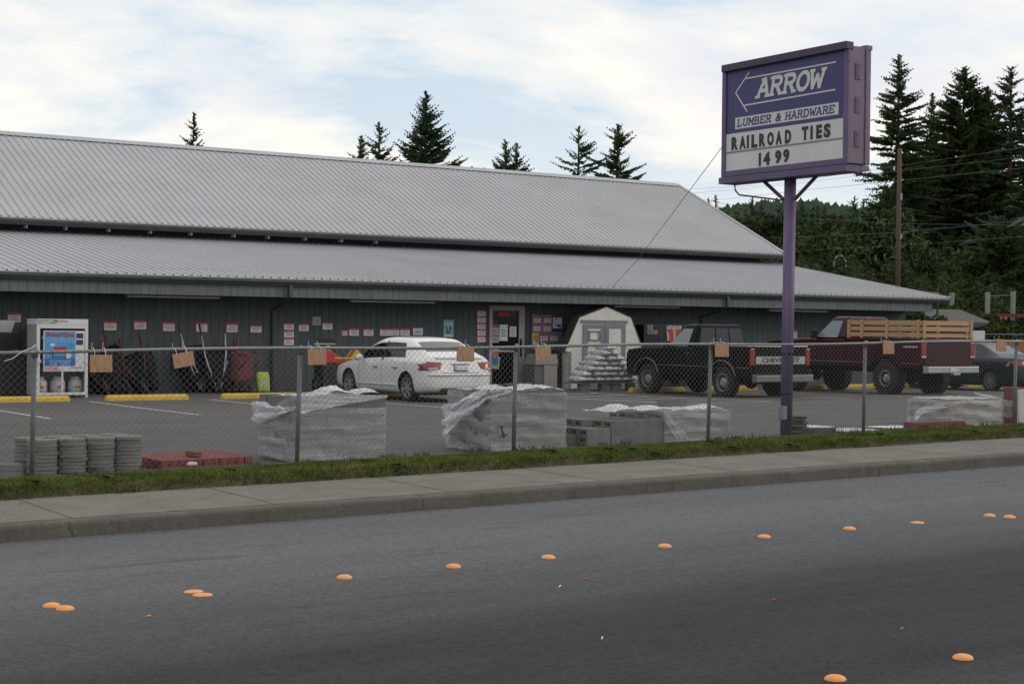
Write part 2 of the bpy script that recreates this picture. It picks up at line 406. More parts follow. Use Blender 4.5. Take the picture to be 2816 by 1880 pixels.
# ------------------------------------------------------------------ mesh building
class MB:
    def __init__(s): s.v = []; s.f = []; s.m = []; s.ms = []; s.cur = 0
    def mat(s, m):
        if m not in s.ms: s.ms.append(m)
        s.cur = s.ms.index(m); return s
    def add(s, vs, fs):
        o = len(s.v); s.v.extend([tuple(p) for p in vs])
        for f in fs: s.f.append([o + i for i in f]); s.m.append(s.cur)
        return s
    def box(s, x0, x1, y0, y1, z0, z1, M4=None):
        p = [Vector((x, y, z)) for z in (z0, z1) for x, y in ((x0, y0), (x1, y0), (x1, y1), (x0, y1))]
        if M4 is not None: p = [M4 @ q for q in p]
        return s.add(p, [(3, 2, 1, 0), (4, 5, 6, 7), (0, 1, 5, 4), (1, 2, 6, 5), (2, 3, 7, 6), (3, 0, 4, 7)])
    def tube(s, pts, r, n=8, caps=True):
        pts = [Vector(p) for p in pts]
        rr = r if isinstance(r, (list, tuple)) else [r] * len(pts)
        rings = []
        up = Vector((0, 0, 1))
        for i, p in enumerate(pts):
            a = pts[max(0, i - 1)]; b = pts[min(len(pts) - 1, i + 1)]
            d = (b - a).normalized()
            q = up if abs(d.dot(up)) < .95 else Vector((1, 0, 0))
            e = d.cross(q).normalized(); f = e.cross(d)
            rings.append([p + (e * math.cos(2 * math.pi * k / n) + f * math.sin(2 * math.pi * k / n)) * rr[i] for k in range(n)])
        vs = [q for g_ in rings for q in g_]
        fs = [(i * n + k, i * n + (k + 1) % n, (i + 1) * n + (k + 1) % n, (i + 1) * n + k) for i in range(len(pts) - 1) for k in range(n)]
        if caps: fs += [tuple(range(n))[::-1], tuple((len(pts) - 1) * n + k for k in range(n))]
        return s.add(vs, fs)
    def lathe(s, prof, axis='Z', n=24, c=(0, 0, 0), caps=True):     # prof: (radius, along)
        vs = []
        for r, h in prof:
            for k in range(n):
                a = 2 * math.pi * k / n; x, y = r * math.cos(a), r * math.sin(a)
                if axis == 'Z': q = (x, y, h)
                elif axis == 'X': q = (h, x, y)
                else: q = (x, h, y)
                vs.append((q[0] + c[0], q[1] + c[1], q[2] + c[2]))
        fs = [(i * n + k, i * n + (k + 1) % n, (i + 1) * n + (k + 1) % n, (i + 1) * n + k) for i in range(len(prof) - 1) for k in range(n)]
        if caps: fs += [tuple(range(n))[::-1], tuple((len(prof) - 1) * n + k for k in range(n))]
        return s.add(vs, fs)
    def prism(s, poly, a, b, axis='X'):            # poly in the two other axes
        def pt(p, h):
            return (h, p[0], p[1]) if axis == 'X' else ((p[0], h, p[1]) if axis == 'Y' else (p[0], p[1], h))
        n = len(poly)
        vs = [pt(p, a) for p in poly] + [pt(p, b) for p in poly]
        return s.add(vs, [tuple(range(n))[::-1], tuple(range(n, 2 * n))] + [(k, (k + 1) % n, n + (k + 1) % n, n + k) for k in range(n)])
    def quad(s, *p): return s.add(p, [tuple(range(len(p)))])
    def grid(s, pts):                              # pts[i][j]
        n, m = len(pts), len(pts[0])
        return s.add([q for r_ in pts for q in r_], [(i * m + j, i * m + j + 1, (i + 1) * m + j + 1, (i + 1) * m + j) for i in range(n - 1) for j in range(m - 1)])
    def build(s, name, mat_=None, parent=None, smooth=False, off=None, bevel=0, fixn=False):
        me = bpy.data.meshes.new(name)
        v = s.v if off is None else [(p[0] - off[0], p[1] - off[1], p[2] - off[2]) for p in s.v]
        me.from_pydata([tuple(p) for p in v], [], s.f)
        for m in (s.ms or [mat_]): me.materials.append(mt[m] if isinstance(m, str) else m)
        if len(s.ms) > 1: me.polygons.foreach_set('material_index', s.m)
        if fixn:
            bm = bmesh.new(); bm.from_mesh(me); bmesh.ops.recalc_face_normals(bm, faces=bm.faces); bm.to_mesh(me); bm.free()
        if smooth: me.polygons.foreach_set('use_smooth', [True] * len(me.polygons))
        me.update()
        o = bpy.data.objects.new(name, me); COL.objects.link(o)
        if parent: o.parent = parent
        if bevel:
            b = o.modifiers.new('bevel', 'BEVEL'); b.width = bevel; b.segments = 2; b.limit_method = 'ANGLE'; b.angle_limit = R_(40)
        return o
def npmesh(name, V, F, m, parent=None):           # big triangle or quad arrays
    me = bpy.data.meshes.new(name)
    V = np.asarray(V, dtype=np.float32); F = np.asarray(F, dtype=np.int32)
    k = F.shape[1]
    me.vertices.add(len(V)); me.vertices.foreach_set('co', V.ravel())
    me.loops.add(F.size); me.loops.foreach_set('vertex_index', F.ravel())
    me.polygons.add(len(F)); me.polygons.foreach_set('loop_start', np.arange(0, F.size, k, dtype=np.int32))
    me.update(calc_edges=True)
    me.materials.append(mt[m])
    o = bpy.data.objects.new(name, me); COL.objects.link(o)
    if parent: o.parent = parent
    return o
def tag(o, label, cat, group=None):
    o['label'] = label; o['category'] = cat
    if group: o['group'] = group
    return o
def struct(o, kind='structure'):
    o['kind'] = kind; return o
def thing(name, label, cat, loc=(0, 0, 0), rotz=0.0, group=None):
    o = bpy.data.objects.new(name, None); COL.objects.link(o)
    o.empty_display_size = .3
    o.location = loc; o.rotation_euler = (0, 0, rotz)
    return tag(o, label, cat, group)
def dup(root, loc, rot=None, label=None):
    r = root.copy(); COL.objects.link(r); r.location = loc
    if rot is not None: r.rotation_euler = rot if isinstance(rot, tuple) else (0, 0, rot)
    if label: r['label'] = label
    for ch in list(root.children):
        c = ch.copy(); COL.objects.link(c); c.parent = r
        for g2 in list(ch.children):
            d = g2.copy(); COL.objects.link(d); d.parent = c
    return r
def text(name, s, size, m, parent, M4, sx=1.0, align='CENTER', bold=0.0, shear=0.0, ext=.002, fit=None):
    cu = bpy.data.curves.new('txt', 'FONT'); cu.body = s; cu.size = size; cu.align_x = align; cu.align_y = 'CENTER'
    cu.extrude = ext; cu.offset = bold; cu.shear = shear; cu.resolution_u = 4
    ob = bpy.data.objects.new('txt', cu); COL.objects.link(ob)
    dg = bpy.context.evaluated_depsgraph_get(); dg.update()
    me = bpy.data.meshes.new_from_object(ob.evaluated_get(dg))
    bpy.data.objects.remove(ob); bpy.data.curves.remove(cu)
    if fit:                                    # centre the glyph and fit it to a width and height
        xs = [v.co.x for v in me.vertices]; ys = [v.co.y for v in me.vertices]
        w_, h_ = max(xs) - min(xs), max(ys) - min(ys)
        me.transform(Matrix.Diagonal((fit[0] / w_, fit[1] / h_, 1, 1)) @ Matrix.Translation((-(max(xs) + min(xs)) / 2, -(max(ys) + min(ys)) / 2, 0)))
    me.transform(M4 @ Matrix.Diagonal((sx, 1, 1, 1)))
    me.materials.clear(); me.materials.append(mt[m]); me.name = name
    o = bpy.data.objects.new(name, me); COL.objects.link(o)
    if parent: o.parent = parent
    return o
# text frames: facing -Y (reads along +X), facing -X (reads along -Y)
def faceY(x, y, z): return Matrix(((1, 0, 0, x), (0, 0, -1, y), (0, 1, 0, z), (0, 0, 0, 1)))
def faceX(x, y, z): return Matrix(((0, 0, -1, x), (-1, 0, 0, y), (0, 1, 0, z), (0, 0, 0, 1)))
# ------------------------------------------------------------------ ground, road, pavement, grass
rng = random.Random(7)
def sheet(name, xs, ys, zf, m, dz=0.0):
    V = [(x, y, zf(x, y) + dz) for y in ys for x in xs]
    n = len(xs)
    F = [(j * n + i, j * n + i + 1, (j + 1) * n + i + 1, (j + 1) * n + i) for j in range(len(ys) - 1) for i in range(n - 1)]
    o = npmesh(name, V, F, m)
    return struct(o)
def frange(a, b, s): 
    n = max(1, int(round((b - a) / s))); return [a + (b - a) * i / n for i in range(n + 1)]
# base ground reaching the horizon, falling back under the paved area and rising to the hill on the right
def hillz(x, y):
    # hill behind and right of the store
    d = sstep(62, 120, y + .35 * (x - 40)) * sstep(30, 75, x + .15 * y)
    return -0.35 + d * 7.5
sheet('ground', [-900, -300, -120] + frange(-60, 200, 6) + [320, 900, 1600], [-300, -100, -45] + frange(-40, 200, 6) + [320, 900, 1800],
      lambda x, y: hillz(x, y) - (.25 if y < 60 else 0), 'hill')
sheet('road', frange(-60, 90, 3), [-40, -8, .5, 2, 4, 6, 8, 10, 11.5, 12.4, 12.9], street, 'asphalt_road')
sheet('parking_lot', frange(-60, 90, 3), [16.22] + frange(17, 37, 1.0) + [60], gz, 'asphalt_lot')
# pavement with a rounded kerb lip
def strip(name, prof, m, x0=-60, x1=90, step=1.5):
    xs = frange(x0, x1, step)
    V = [(x, y, z + SL * max(-60, min(70, x))) for y, z in prof for x in xs]; n = len(xs)
    F = [(j * n + i, j * n + i + 1, (j + 1) * n + i + 1, (j + 1) * n + i) for j in range(len(prof) - 1) for i in range(n - 1)]
    o = npmesh(name, V, F, m); o.data.polygons.foreach_set('use_smooth', [False] * len(F)); return struct(o)
kp = [(12.872, -.17)] + [(12.872 + .035 * (1 - math.cos(a)) , -.062 + .035 * math.sin(a)) for a in (0, R_(30), R_(60), R_(90))] + [(13.03, -.0265)]
strip('kerb', kp, 'kerb')
strip('sidewalk', [(13.034, -.05), (13.034, -.026), (14.0, -.020), (14.62, -.0155), (14.62, -.08)], 'sidewalk')
strip('gutter_edge', [(12.40, -.143 + .004), (12.869, -.158)], 'sidewalk') if False else None
jm = MB()
for k in range(-8, 26):                       # cross joints of the pavement, and the kerb's own joints
    x = 2.45 + k * 1.85
    z = SL * x
    jm.quad((x - .006, 13.045, z - .024), (x + .006, 13.045, z - .024), (x + .006, 14.58, z - .0125), (x - .006, 14.58, z - .0125))
for k in range(-8, 26):
    x = 1.55 + k * 3.02 + .2 * rng.random(); z = SL * x
    jm.quad((x - .007, 12.868, z - .158), (x + .007, 12.868, z - .158), (x + .007, 12.868, z - .06), (x - .007, 12.868, z - .06))
    jm.quad((x - .007, 12.90, z - .022), (x + .007, 12.90, z - .022), (x + .007, 13.03, z - .022), (x - .007, 13.03, z - .022))
for x0 in frange(-20, 60, 2):
    jm.quad((x0, 13.028, SL * x0 - .0222), (x0 + 2, 13.028, SL * (x0 + 2) - .0222), (x0 + 2, 13.038, SL * (x0 + 2) - .0222), (x0, 13.038, SL * x0 - .0222))
kx = onY(182, 1445, KERB_Y).x                       # a crack through the kerb at the left
for (xa, za), (xb, zb2) in zip([(0, -.03), (.03, -.055), (.022, -.09), (.05, -.12)], [(.03, -.055), (.022, -.09), (.05, -.12), (.055, -.158)]):
    z = SL * kx
    jm.quad((kx + xa - .006, 12.866, z + za), (kx + xb - .006, 12.866, z + zb2), (kx + xb + .006, 12.866, z + zb2), (kx + xa + .006, 12.866, z + za))
for k in range(7):                                  # chipped lip of the kerb joints
    x = 3.3 + k * 1.9 + rng.uniform(-.6, .6); z = SL * x - .0215
    jm.quad((x, 13.02, z), (x + rng.uniform(.05, .25), 13.018, z), (x + rng.uniform(.1, .2), 13.045, z), (x + .02, 13.042, z))
struct(jm.build('pavement_joints', 'joint'))
# the verge: soil bank and blades
def bankz(x, y):
    t = (y - 14.5) / (16.5 - 14.5)
    e = .085 * sstep(.02, .11, t) + .010 * math.sin(x * 2.1) * math.sin(y * 4)
    return street(x, max(y, 14.61)) - .012 + e * (1 - .95 * sstep(.35, .80, t)) - .035 * sstep(.7, .95, t)
sheet('verge_soil', frange(-30, 70, .5), frange(14.54, 16.3, .08), bankz, 'soil')
def blades(name, x0, x1, n, seed):
    r = np.random.default_rng(seed)
    x = r.uniform(x0, x1, n); y = 14.53 + 1.72 * r.beta(1.1, 1.1, n)
    edge = np.clip(1 - (y - 14.5) / .28, 0, 1)
    keep = (np.sin(x * 3.1 + np.sin(x * 1.3) * 2) * .03 + 14.57 < y) & (r.uniform(0, 1, n) > .96 * np.clip((y - 16.05) * 6, 0, 1)) & (r.uniform(0, 1, n) > .35 * (y < 14.66))
    x, y, edge = x[keep], y[keep], edge[keep]; n = len(x)
    z = np.array([bankz(a, b) for a, b in zip(x, y)])
    clump = .5 + .5 * np.sin(x * 5.3 + 2 * np.sin(y * 7)) * np.sin(y * 9.1 + x)
    h = r.uniform(.018, .046, n) * (1 + .9 * edge) * (.7 + .6 * clump)
    h = np.where(r.uniform(0, 1, n) < .012, h * 2.0, h) * (1 - .45 * np.clip((y - 15.6) / .6, 0, 1))
    a = r.uniform(0, 2 * np.pi, n); w = r.uniform(.004, .009, n)
    lean = r.normal(0, .5, (n, 2)) * h[:, None]; lean[:, 1] -= edge * h * .9
    V = np.zeros((n, 3, 3))
    V[:, 0] = np.stack([x - np.cos(a) * w, y - np.sin(a) * w, z - .01], 1)
    V[:, 1] = np.stack([x + np.cos(a) * w, y + np.sin(a) * w, z - .01], 1)
    V[:, 2] = np.stack([x + lean[:, 0], y + lean[:, 1], z + h], 1)
    return npmesh(name, V.reshape(-1, 3), np.arange(3 * n).reshape(-1, 3), 'grass')
gr = blades('grass', 1.0, 26, 230000, 3)
struct(gr, 'stuff')
def weeds(seed):                                 # taller tufts along the fence foot
    r = np.random.default_rng(seed); T = []
    for c in range(70):
        cx, cy = r.uniform(2, 24), 16.12 + r.normal(0, .05); n = int(r.integers(8, 40)); hh = r.uniform(.04, .10)
        for k in range(n):
            x, y = cx + r.normal(0, .06), cy + r.normal(0, .03); z = street(x, 16.2) + .01; a = r.uniform(0, 6.28); w = r.uniform(.003, .007); h = hh * r.uniform(.4, 1.2)
            T += [(x - np.cos(a) * w, y - np.sin(a) * w, z), (x + np.cos(a) * w, y + np.sin(a) * w, z), (x + r.normal(0, .03), y + r.normal(0, .03), z + h)]
    for c in range(26):                          # flat broad-leaved weeds in the turf
        cx, cy = r.uniform(2, 24), r.uniform(14.62, 15.1)
        for k in range(16):
            a = r.uniform(0, 6.28); l = r.uniform(.04, .11); z = bankz(cx, cy) + .03
            T += [(cx, cy, z), (cx + np.cos(a) * l - np.sin(a) * .02, cy + np.sin(a) * l + np.cos(a) * .02, z + .03), (cx + np.cos(a) * l + np.sin(a) * .02, cy + np.sin(a) * l - np.cos(a) * .02, z + .02)]
    return npmesh('weeds', np.array(T), np.arange(len(T)).reshape(-1, 3), 'bramble')
struct(weeds(9), 'stuff')
def leaf_litter(seed):
    r = np.random.default_rng(seed); T = []
    for k in range(2600):
        x = r.uniform(1, 26); q = r.uniform()
        y = 14.56 - abs(r.normal(0, .05)) if q < .72 else (12.85 - abs(r.normal(0, .12)) if q < .93 else r.uniform(13.1, 14.5))
        z = street(x, y) + .006; a = r.uniform(0, 6.28); l = r.uniform(.004, .016)
        c, s = np.cos(a) * l, np.sin(a) * l
        T += [(x - c, y - s, z), (x + s * .7, y - c * .7, z + l * .5), (x + c, y + s, z + .002)]
    return npmesh('leaf_litter', np.array(T), np.arange(len(T)).reshape(-1, 3), 'soil')
struct(leaf_litter(4), 'stuff')

# ------------------------------------------------------------------ the store
WY, EY, UY, UEY, RY = 36.7, 35.5, 43.9, 43.3, 49.6
XR = 40.9; XL = -14.0
def zat(u, v, Y): return onY(u, v, Y).z
store = thing('hardware_store', 'long grey hardware store with two tiers of ribbed metal roof and vertical board walls', 'building', (20, 36.7, 0))
OFF = (20, 36.7, 0)
def sp(mb, name, m=None, **k): return mb.build(name, m, store, off=OFF, **k)
DX0, DX1 = onY(1345, 950, WY).x, onY(1437, 950, WY).x
DZ1 = zat(1391, 850, WY)
WX1 = 40.2
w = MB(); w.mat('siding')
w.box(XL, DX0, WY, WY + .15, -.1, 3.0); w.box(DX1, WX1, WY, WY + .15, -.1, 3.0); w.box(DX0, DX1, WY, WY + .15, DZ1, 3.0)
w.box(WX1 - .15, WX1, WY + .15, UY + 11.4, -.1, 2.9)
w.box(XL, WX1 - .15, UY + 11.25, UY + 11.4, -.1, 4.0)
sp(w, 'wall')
EZ = 2.80; UZL = 4.02; UEZ = 4.50; RZ = 7.50
def lowz(y): return EZ + (y - EY) / (UY - EY) * (4.17 - EZ)
# eave board, soffit
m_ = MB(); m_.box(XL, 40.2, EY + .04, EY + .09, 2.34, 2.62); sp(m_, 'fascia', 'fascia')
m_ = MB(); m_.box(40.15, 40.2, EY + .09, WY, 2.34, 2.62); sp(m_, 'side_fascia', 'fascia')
m_ = MB(); m_.box(XL, 40.14, EY + .09, WY, 2.56, 2.60); sp(m_, 'soffit', 'soffit')
def ribbed(name, x0, x1, pts, m='roof', pitch=.2286, h=.034):
    # pts: [(y, z)] down the slope; ribs run down the slope
    prof = []
    x = x0
    while x < x1 - .01:
        prof += [(x, 0), (x + pitch * .76, 0), (x + pitch * .82, h), (x + pitch * .92, h)]
        x += pitch
    prof.append((x1, 0))
    V = [(px, y, z + ph) for y, z in pts for px, ph in prof]; n = len(prof)
    F = [(j * n + i, j * n + i + 1, (j + 1) * n + i + 1, (j + 1) * n + i) for j in range(len(pts) - 1) for i in range(n - 1)]
    k = len(V)
    mb = MB(); mb.add(V, F)
    y0, z0 = pts[0]; y1, z1 = pts[-1]
    mb.add([(x0, y0, z0 - .03), (x1, y0, z0 - .03), (x1, y1, z1 - .03), (x0, y1, z1 - .03)], [(0, 1, 2, 3)])
    mb.add([(x0, y0, z0 - .03), (x1, y0, z0 - .03), (x1, y0, z0 + .002), (x0, y0, z0 + .002)], [(0, 1, 2, 3)])
    mb.add([(x1, y0, z0 - .03), (x1, y1, z1 - .03), (x1, y1, z1 + .03), (x1, y0, z0 + .03)], [(0, 1, 2, 3)])
    return sp(mb, name, m)
ribbed('lower_roof', XL, XR, [(EY, EZ), (UY, lowz(UY))])
ribbed('upper_roof', XL, XR, [(UEY, UEZ), (RY, RZ)])
ribbed('rear_roof', XL, XR, [(UY + 11.6, 4.6), (RY, RZ)])
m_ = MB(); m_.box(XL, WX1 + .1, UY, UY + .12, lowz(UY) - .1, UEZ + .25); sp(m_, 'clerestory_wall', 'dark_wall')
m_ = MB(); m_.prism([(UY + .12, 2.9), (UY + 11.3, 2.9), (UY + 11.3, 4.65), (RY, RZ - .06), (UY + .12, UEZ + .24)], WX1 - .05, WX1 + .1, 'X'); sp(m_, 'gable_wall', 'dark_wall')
m_ = MB()
m_.prism([(RY - .28, RZ - .09), (RY, RZ + .055), (RY + .28, RZ - .09), (RY, RZ + .02)], XL, XR + .03, 'X'); sp(m_, 'ridge_cap', 'ridge')
m_ = MB()
for (y0, z0, y1, z1) in ((EY - .02, EZ, UY, lowz(UY)), (UEY - .02, UEZ, RY, RZ)):
    m_.add([(XR + .002, y0, z0 - .10), (XR + .03, y0, z0 - .10), (XR + .03, y1, z1 - .10), (XR + .002, y1, z1 - .10),
            (XR + .002, y0, z0 + .045), (XR + .03, y0, z0 + .045), (XR + .03, y1, z1 + .045), (XR + .002, y1, z1 + .045)],
           [(0, 1, 2, 3), (4, 5, 6, 7), (0, 1, 5, 4), (1, 2, 6, 5), (2, 3, 7, 6), (3, 0, 4, 7)])
sp(m_, 'rake_trim', 'ridge', fixn=True)
for nm, y, z, hh in (('gutter', EY, EZ, .18), ('gutter', UEY, UEZ, .19)):
    m_ = MB(); m_.prism([(y - .12, z - .045), (y - .125, z - .09), (y - .07, z - hh + .02), (y - .06, z - hh), (y + .02, z - hh), (y + .02, z - .06), (y - .10, z - .06)], XL, XR - .02, 'X')
    sp(m_, nm, 'gutter', fixn=True)
for k in range(26):                                                 # bracket ends under the upper eave
    x = 9.2 + k * 1.22 + (.12 if k % 5 == 3 else 0)
    if x < 24: sp(MB().box(x - .02, x + .02, UEY + .05, UEY + .30, UEZ - .28, UEZ - .19), 'gutter_bracket', 'ridge')
m_ = MB(); m_.box(XL, XR - .2, UEY + .03, UY, UEZ - .02 - .17, UEZ - .16); sp(m_, 'upper_soffit', 'soffit')
# downspouts: from the gutter back to the wall and down it
def downspout(u_f, u_w):
    xf = onY(u_f, 800, EY).x; xw = onY(u_w, 900, WY - .06).x
    m_ = MB()
    m_.box(xf - .045, xf + .045, EY - .07, EY - .0, 2.34, EZ - .15)
    m_.tube([(xf, EY - .04, 2.38), (xf + (xw - xf) * .3, EY + .25, 2.24), (xw, WY - .06, 2.05), (xw, WY - .06, .02)], .045, 8)
    sp(m_, 'downspout', 'gutter')
downspout(797, 752); downspout(2000, 1931)
m_ = MB()
xf = XR - .55; m_.tube([(xf, EY - .04, EZ - .17), (xf, EY - .04, 2.25), (xf - .15, EY + .1, 2.1), (WX1 - .05, WY - .08, 1.80), (WX1 - .05, WY - .08, .02)], .05, 8)
sp(m_, 'downspout', 'gutter')
# tube lamps under the eave
for u0, u1, v in ((345, 606, 812), (960, 1196, 826), (1685, 1868, 841), (2113, 2276, 852)):
    Yl = EY + .30
    a = onY(u0, v, Yl); b = onY(u1, v + 5, Yl)
    m_ = MB().mat('soffit').box(a.x, b.x, Yl - .06, Yl + .06, a.z, 2.56).mat('lamp_white').box(a.x + .03, b.x - .03, Yl - .045, Yl + .045, a.z - .035, a.z)
    sp(m_, 'tube_lamp')
# entrance door
pd = sp(MB().box(DX0 - .12, DX0 - .03, WY - .035, WY + .03, 0, DZ1 + .1).box(DX1 + .03, DX1 + .12, WY - .035, WY + .03, 0, DZ1 + .1)
        .box(DX0 - .12, DX1 + .12, WY - .033, WY + .03, DZ1 + .1, DZ1 + .2), 'door_trim', 'purple_trim')
fw = .07
dr = sp(MB().box(DX0 - .03, DX0 + fw, WY - .06, WY + .05, 0, DZ1 + .1).box(DX1 - .16, DX1 + .03, WY - .06, WY + .05, 0, DZ1 + .1).box(DX0 + fw, DX1 - .16, WY - .06, WY + .05, DZ1 - .04, DZ1 + .1)
        .box(DX0 + fw, DX1 - .16, WY - .055, WY + .05, zat(1391, 965, WY) - .03, zat(1391, 965, WY) + .03).box(DX0 + fw, DX1 - .16, WY - .055, WY + .05, 0, .10), 'door', 'door_frame', bevel=.006)
o = sp(MB().box(DX0 + fw, DX1 - .16, WY - .01, WY, .10, DZ1 - .04), 'glass', 'glass_dark'); o.parent = dr
o = sp(MB().box(DX1 - .13, DX1 - .10, WY - .12, WY - .065, .85, 1.35), 'handle', 'black_plastic'); o.parent = dr
sp(MB().box(DX0 - .5, DX1 + .5, WY + .2, WY + 3, -.05, 0.0).box(DX0 - .6, DX1 + .6, WY + 2.0, WY + 2.05, 0, 2.8), 'entry_hall', 'interior')
sp(MB().box(onY(1310, 1050, WY).x, onY(1560, 1050, WY).x, WY - .75, WY - .01, -.02, .085), 'doorstep', 'kerb', bevel=.01)
# plate on the step edge

# sheets pinned to the wall, the door and the notice board: each is a thing
def sheet_sign(name, u0, v0, u1, v1, label, cat='sign', group=None, style='red', y=WY, col='paper'):
    a = onY(u0, v0, y - .012); b = onY(u1, v1, y - .012)
    x0, x1, z1, z0 = a.x, b.x, a.z, b.z
    root = thing(name, label, cat, ((x0 + x1) / 2, y, z0), 0, group)
    o3 = ((x0 + x1) / 2, y, z0)
    wd, ht = x1 - x0, z1 - z0
    e = .012
    if style in ('red', 'redtop'):
        MB().box(x0, x1, y - .010, y - .002, z0, z1).build('backing', 'red_ink', root, off=o3)
        bb = e if style == 'red' else 0.002
        MB().box(x0 + bb * 1.6, x1 - bb, y - .014, y - .0105, z0 + bb, z1 - ht * .22).build('paper', col, root, off=o3)
    else:
        MB().box(x0, x1, y - .012, y - .002, z0, z1).build('paper', col, root, off=o3)
    if style != 'plain':
        t = MB(); zz_ = z1 - ht * .36
        rr = random.Random(int(u0 * 7 + v0))
        while zz_ > z0 + ht * .18:
            ll = wd * rr.uniform(.45, .8); xs_ = x0 + (wd - ll) * rr.uniform(.3, .7)
            t.box(xs_, xs_ + ll, y - .0165, y - .0145, zz_ - ht * .035, zz_ + ht * .02)
            zz_ -= ht * rr.uniform(.15, .22)
        t.build('print', 'ink' if style != 'blue' else 'blue_ink', root, off=o3)
    return root
PG = 'red edged price sheets pinned to the store wall'
for (a, b, c, d, lb) in (
    (20, 860, 58, 887, 'red edged white price sheet, leftmost on the wall, above the black cabinet'),
    (285, 883, 321, 909, 'red edged white price sheet right of the white gas cabinet, above the red handles'),
    (368, 881, 403, 906, 'red edged white price sheet tilted slightly, above the black leaning wheelbarrows'),
    (447, 885, 481, 911, 'red edged white price sheet over the empty stretch of wall between the two wheelbarrow groups'),
    (538, 886, 571, 913, 'red edged white price sheet just above the black grips of the grey handled wheelbarrow'),
    (622, 888, 654, 914, 'red edged white price sheet above the dark red hand trucks'),
    (689, 894, 719, 914, 'smaller red topped white sheet just left of the dark downspout'),
    (781, 888, 808, 907, 'red topped white sheet, top one of the column of three right of the downspout'),
    (781, 908, 808, 928, 'red topped white sheet, middle one of the column of three right of the downspout'),
    (781, 929, 808, 949, 'red topped greyish sheet, lowest of the column of three right of the downspout'),
    (822, 890, 849, 910, 'red topped white sheet between the column of three and the grey notice'),
    (887, 886, 914, 906, 'red topped white sheet just right of the grey notice'),
    (939, 907, 956, 923, 'narrow red edged white sheet above the hood of the white sedan, first of its row'),
    (960, 903, 987, 923, 'red topped white sheet beside the narrow one above the white sedan'),
    (1000, 903, 1027, 923, 'red topped white sheet standing alone above the white sedan windscreen'),
    (1045, 903, 1072, 923, 'red topped white sheet, left one of three touching sheets over the white sedan'),
    (1073, 903, 1098, 923, 'red topped white sheet, middle of three touching sheets over the white sedan roof'),
    (1101, 903, 1127, 923, 'red topped white sheet, right one of three sheets over the white sedan roof'),
    (1119, 923, 1145, 940, 'red topped sheet half hidden behind the white sedan roof'),
    (2183, 905, 2192, 938, 'narrow red and white sheet just right of the purple pole'),
):
    sheet_sign('price_sheet', a, b, c, d, lb, 'sign', PG, 'red' if a < 680 or a == 939 else 'redtop')
sheet_sign('notice', 860, 871, 882, 894, 'grey paper notice pinned higher than the red edged sheets', 'sign', None, 'lines', col='paper_grey')
sheet_sign('notice', 1136, 902, 1163, 921, 'bluish white plain sheet, last of the row over the white sedan', 'sign', None, 'blue')
for k in range(5):
    v0 = 852 + k * 17.8
    sheet_sign('price_sheet', 1313, v0, 1337, v0 + 17.2, 'red topped white sheet in the column left of the door, %s of five' % ('topmost', 'second', 'third', 'fourth', 'lowest')[k], 'sign', 'column of sheets left of the door', 'redtop')
# accessible parking sign
a = onY(1220, 879, WY - .02); b = onY(1247, 927, WY - .02)
hs = thing('parking_sign', 'teal and white accessible parking sign with blue wheelchair symbol', 'sign', ((a.x + b.x) / 2, WY, b.z)); o3 = tuple(hs.location)
MB().box(a.x, b.x, WY - .02, WY - .002, b.z, a.z).build('panel', 'green_ink', hs, off=o3)
cx, cz, ww = (a.x + b.x) / 2, lerp(b.z, a.z, .40), (b.x - a.x)
MB().box(cx - ww * .26, cx + ww * .26, WY - .024, WY - .0205, cz - ww * .31, cz + ww * .31).build('symbol_panel', 'blue_ink', hs, off=o3)
s_ = MB(); s_.tube([(cx - ww * .05, WY - .027, cz + ww * .17), (cx - ww * .03, WY - .027, cz - ww * .02), (cx + ww * .1, WY - .027, cz - ww * .03), (cx + ww * .16, WY - .027, cz - ww * .18)], .012, 5)
s_.tube([(cx - .02 + .075 * math.cos(t_), WY - .027, cz - .05 + .075 * math.sin(t_)) for t_ in [R_(130 + 24 * i) for i in range(10)]], .009, 5)
s_.lathe([(.001, -.004), (.02, -.002), (.02, .002), (.001, .004)], 'Y', 8, (cx - ww * .05, WY - .027, cz + ww * .23)); s_.build('wheelchair_symbol', 'sign_white', hs, off=o3)
MB().box(a.x + .02, b.x - .02, WY - .023, WY - .0205, lerp(b.z, a.z, .70), lerp(b.z, a.z, .74)).box(a.x + .02, b.x - .02, WY - .023, WY - .0205, lerp(b.z, a.z, .80), lerp(b.z, a.z, .86)).box(a.x + .02, b.x - .02, WY - .023, WY - .0205, lerp(b.z, a.z, .05), lerp(b.z, a.z, .14)).build('print', 'sign_white', hs, off=o3)
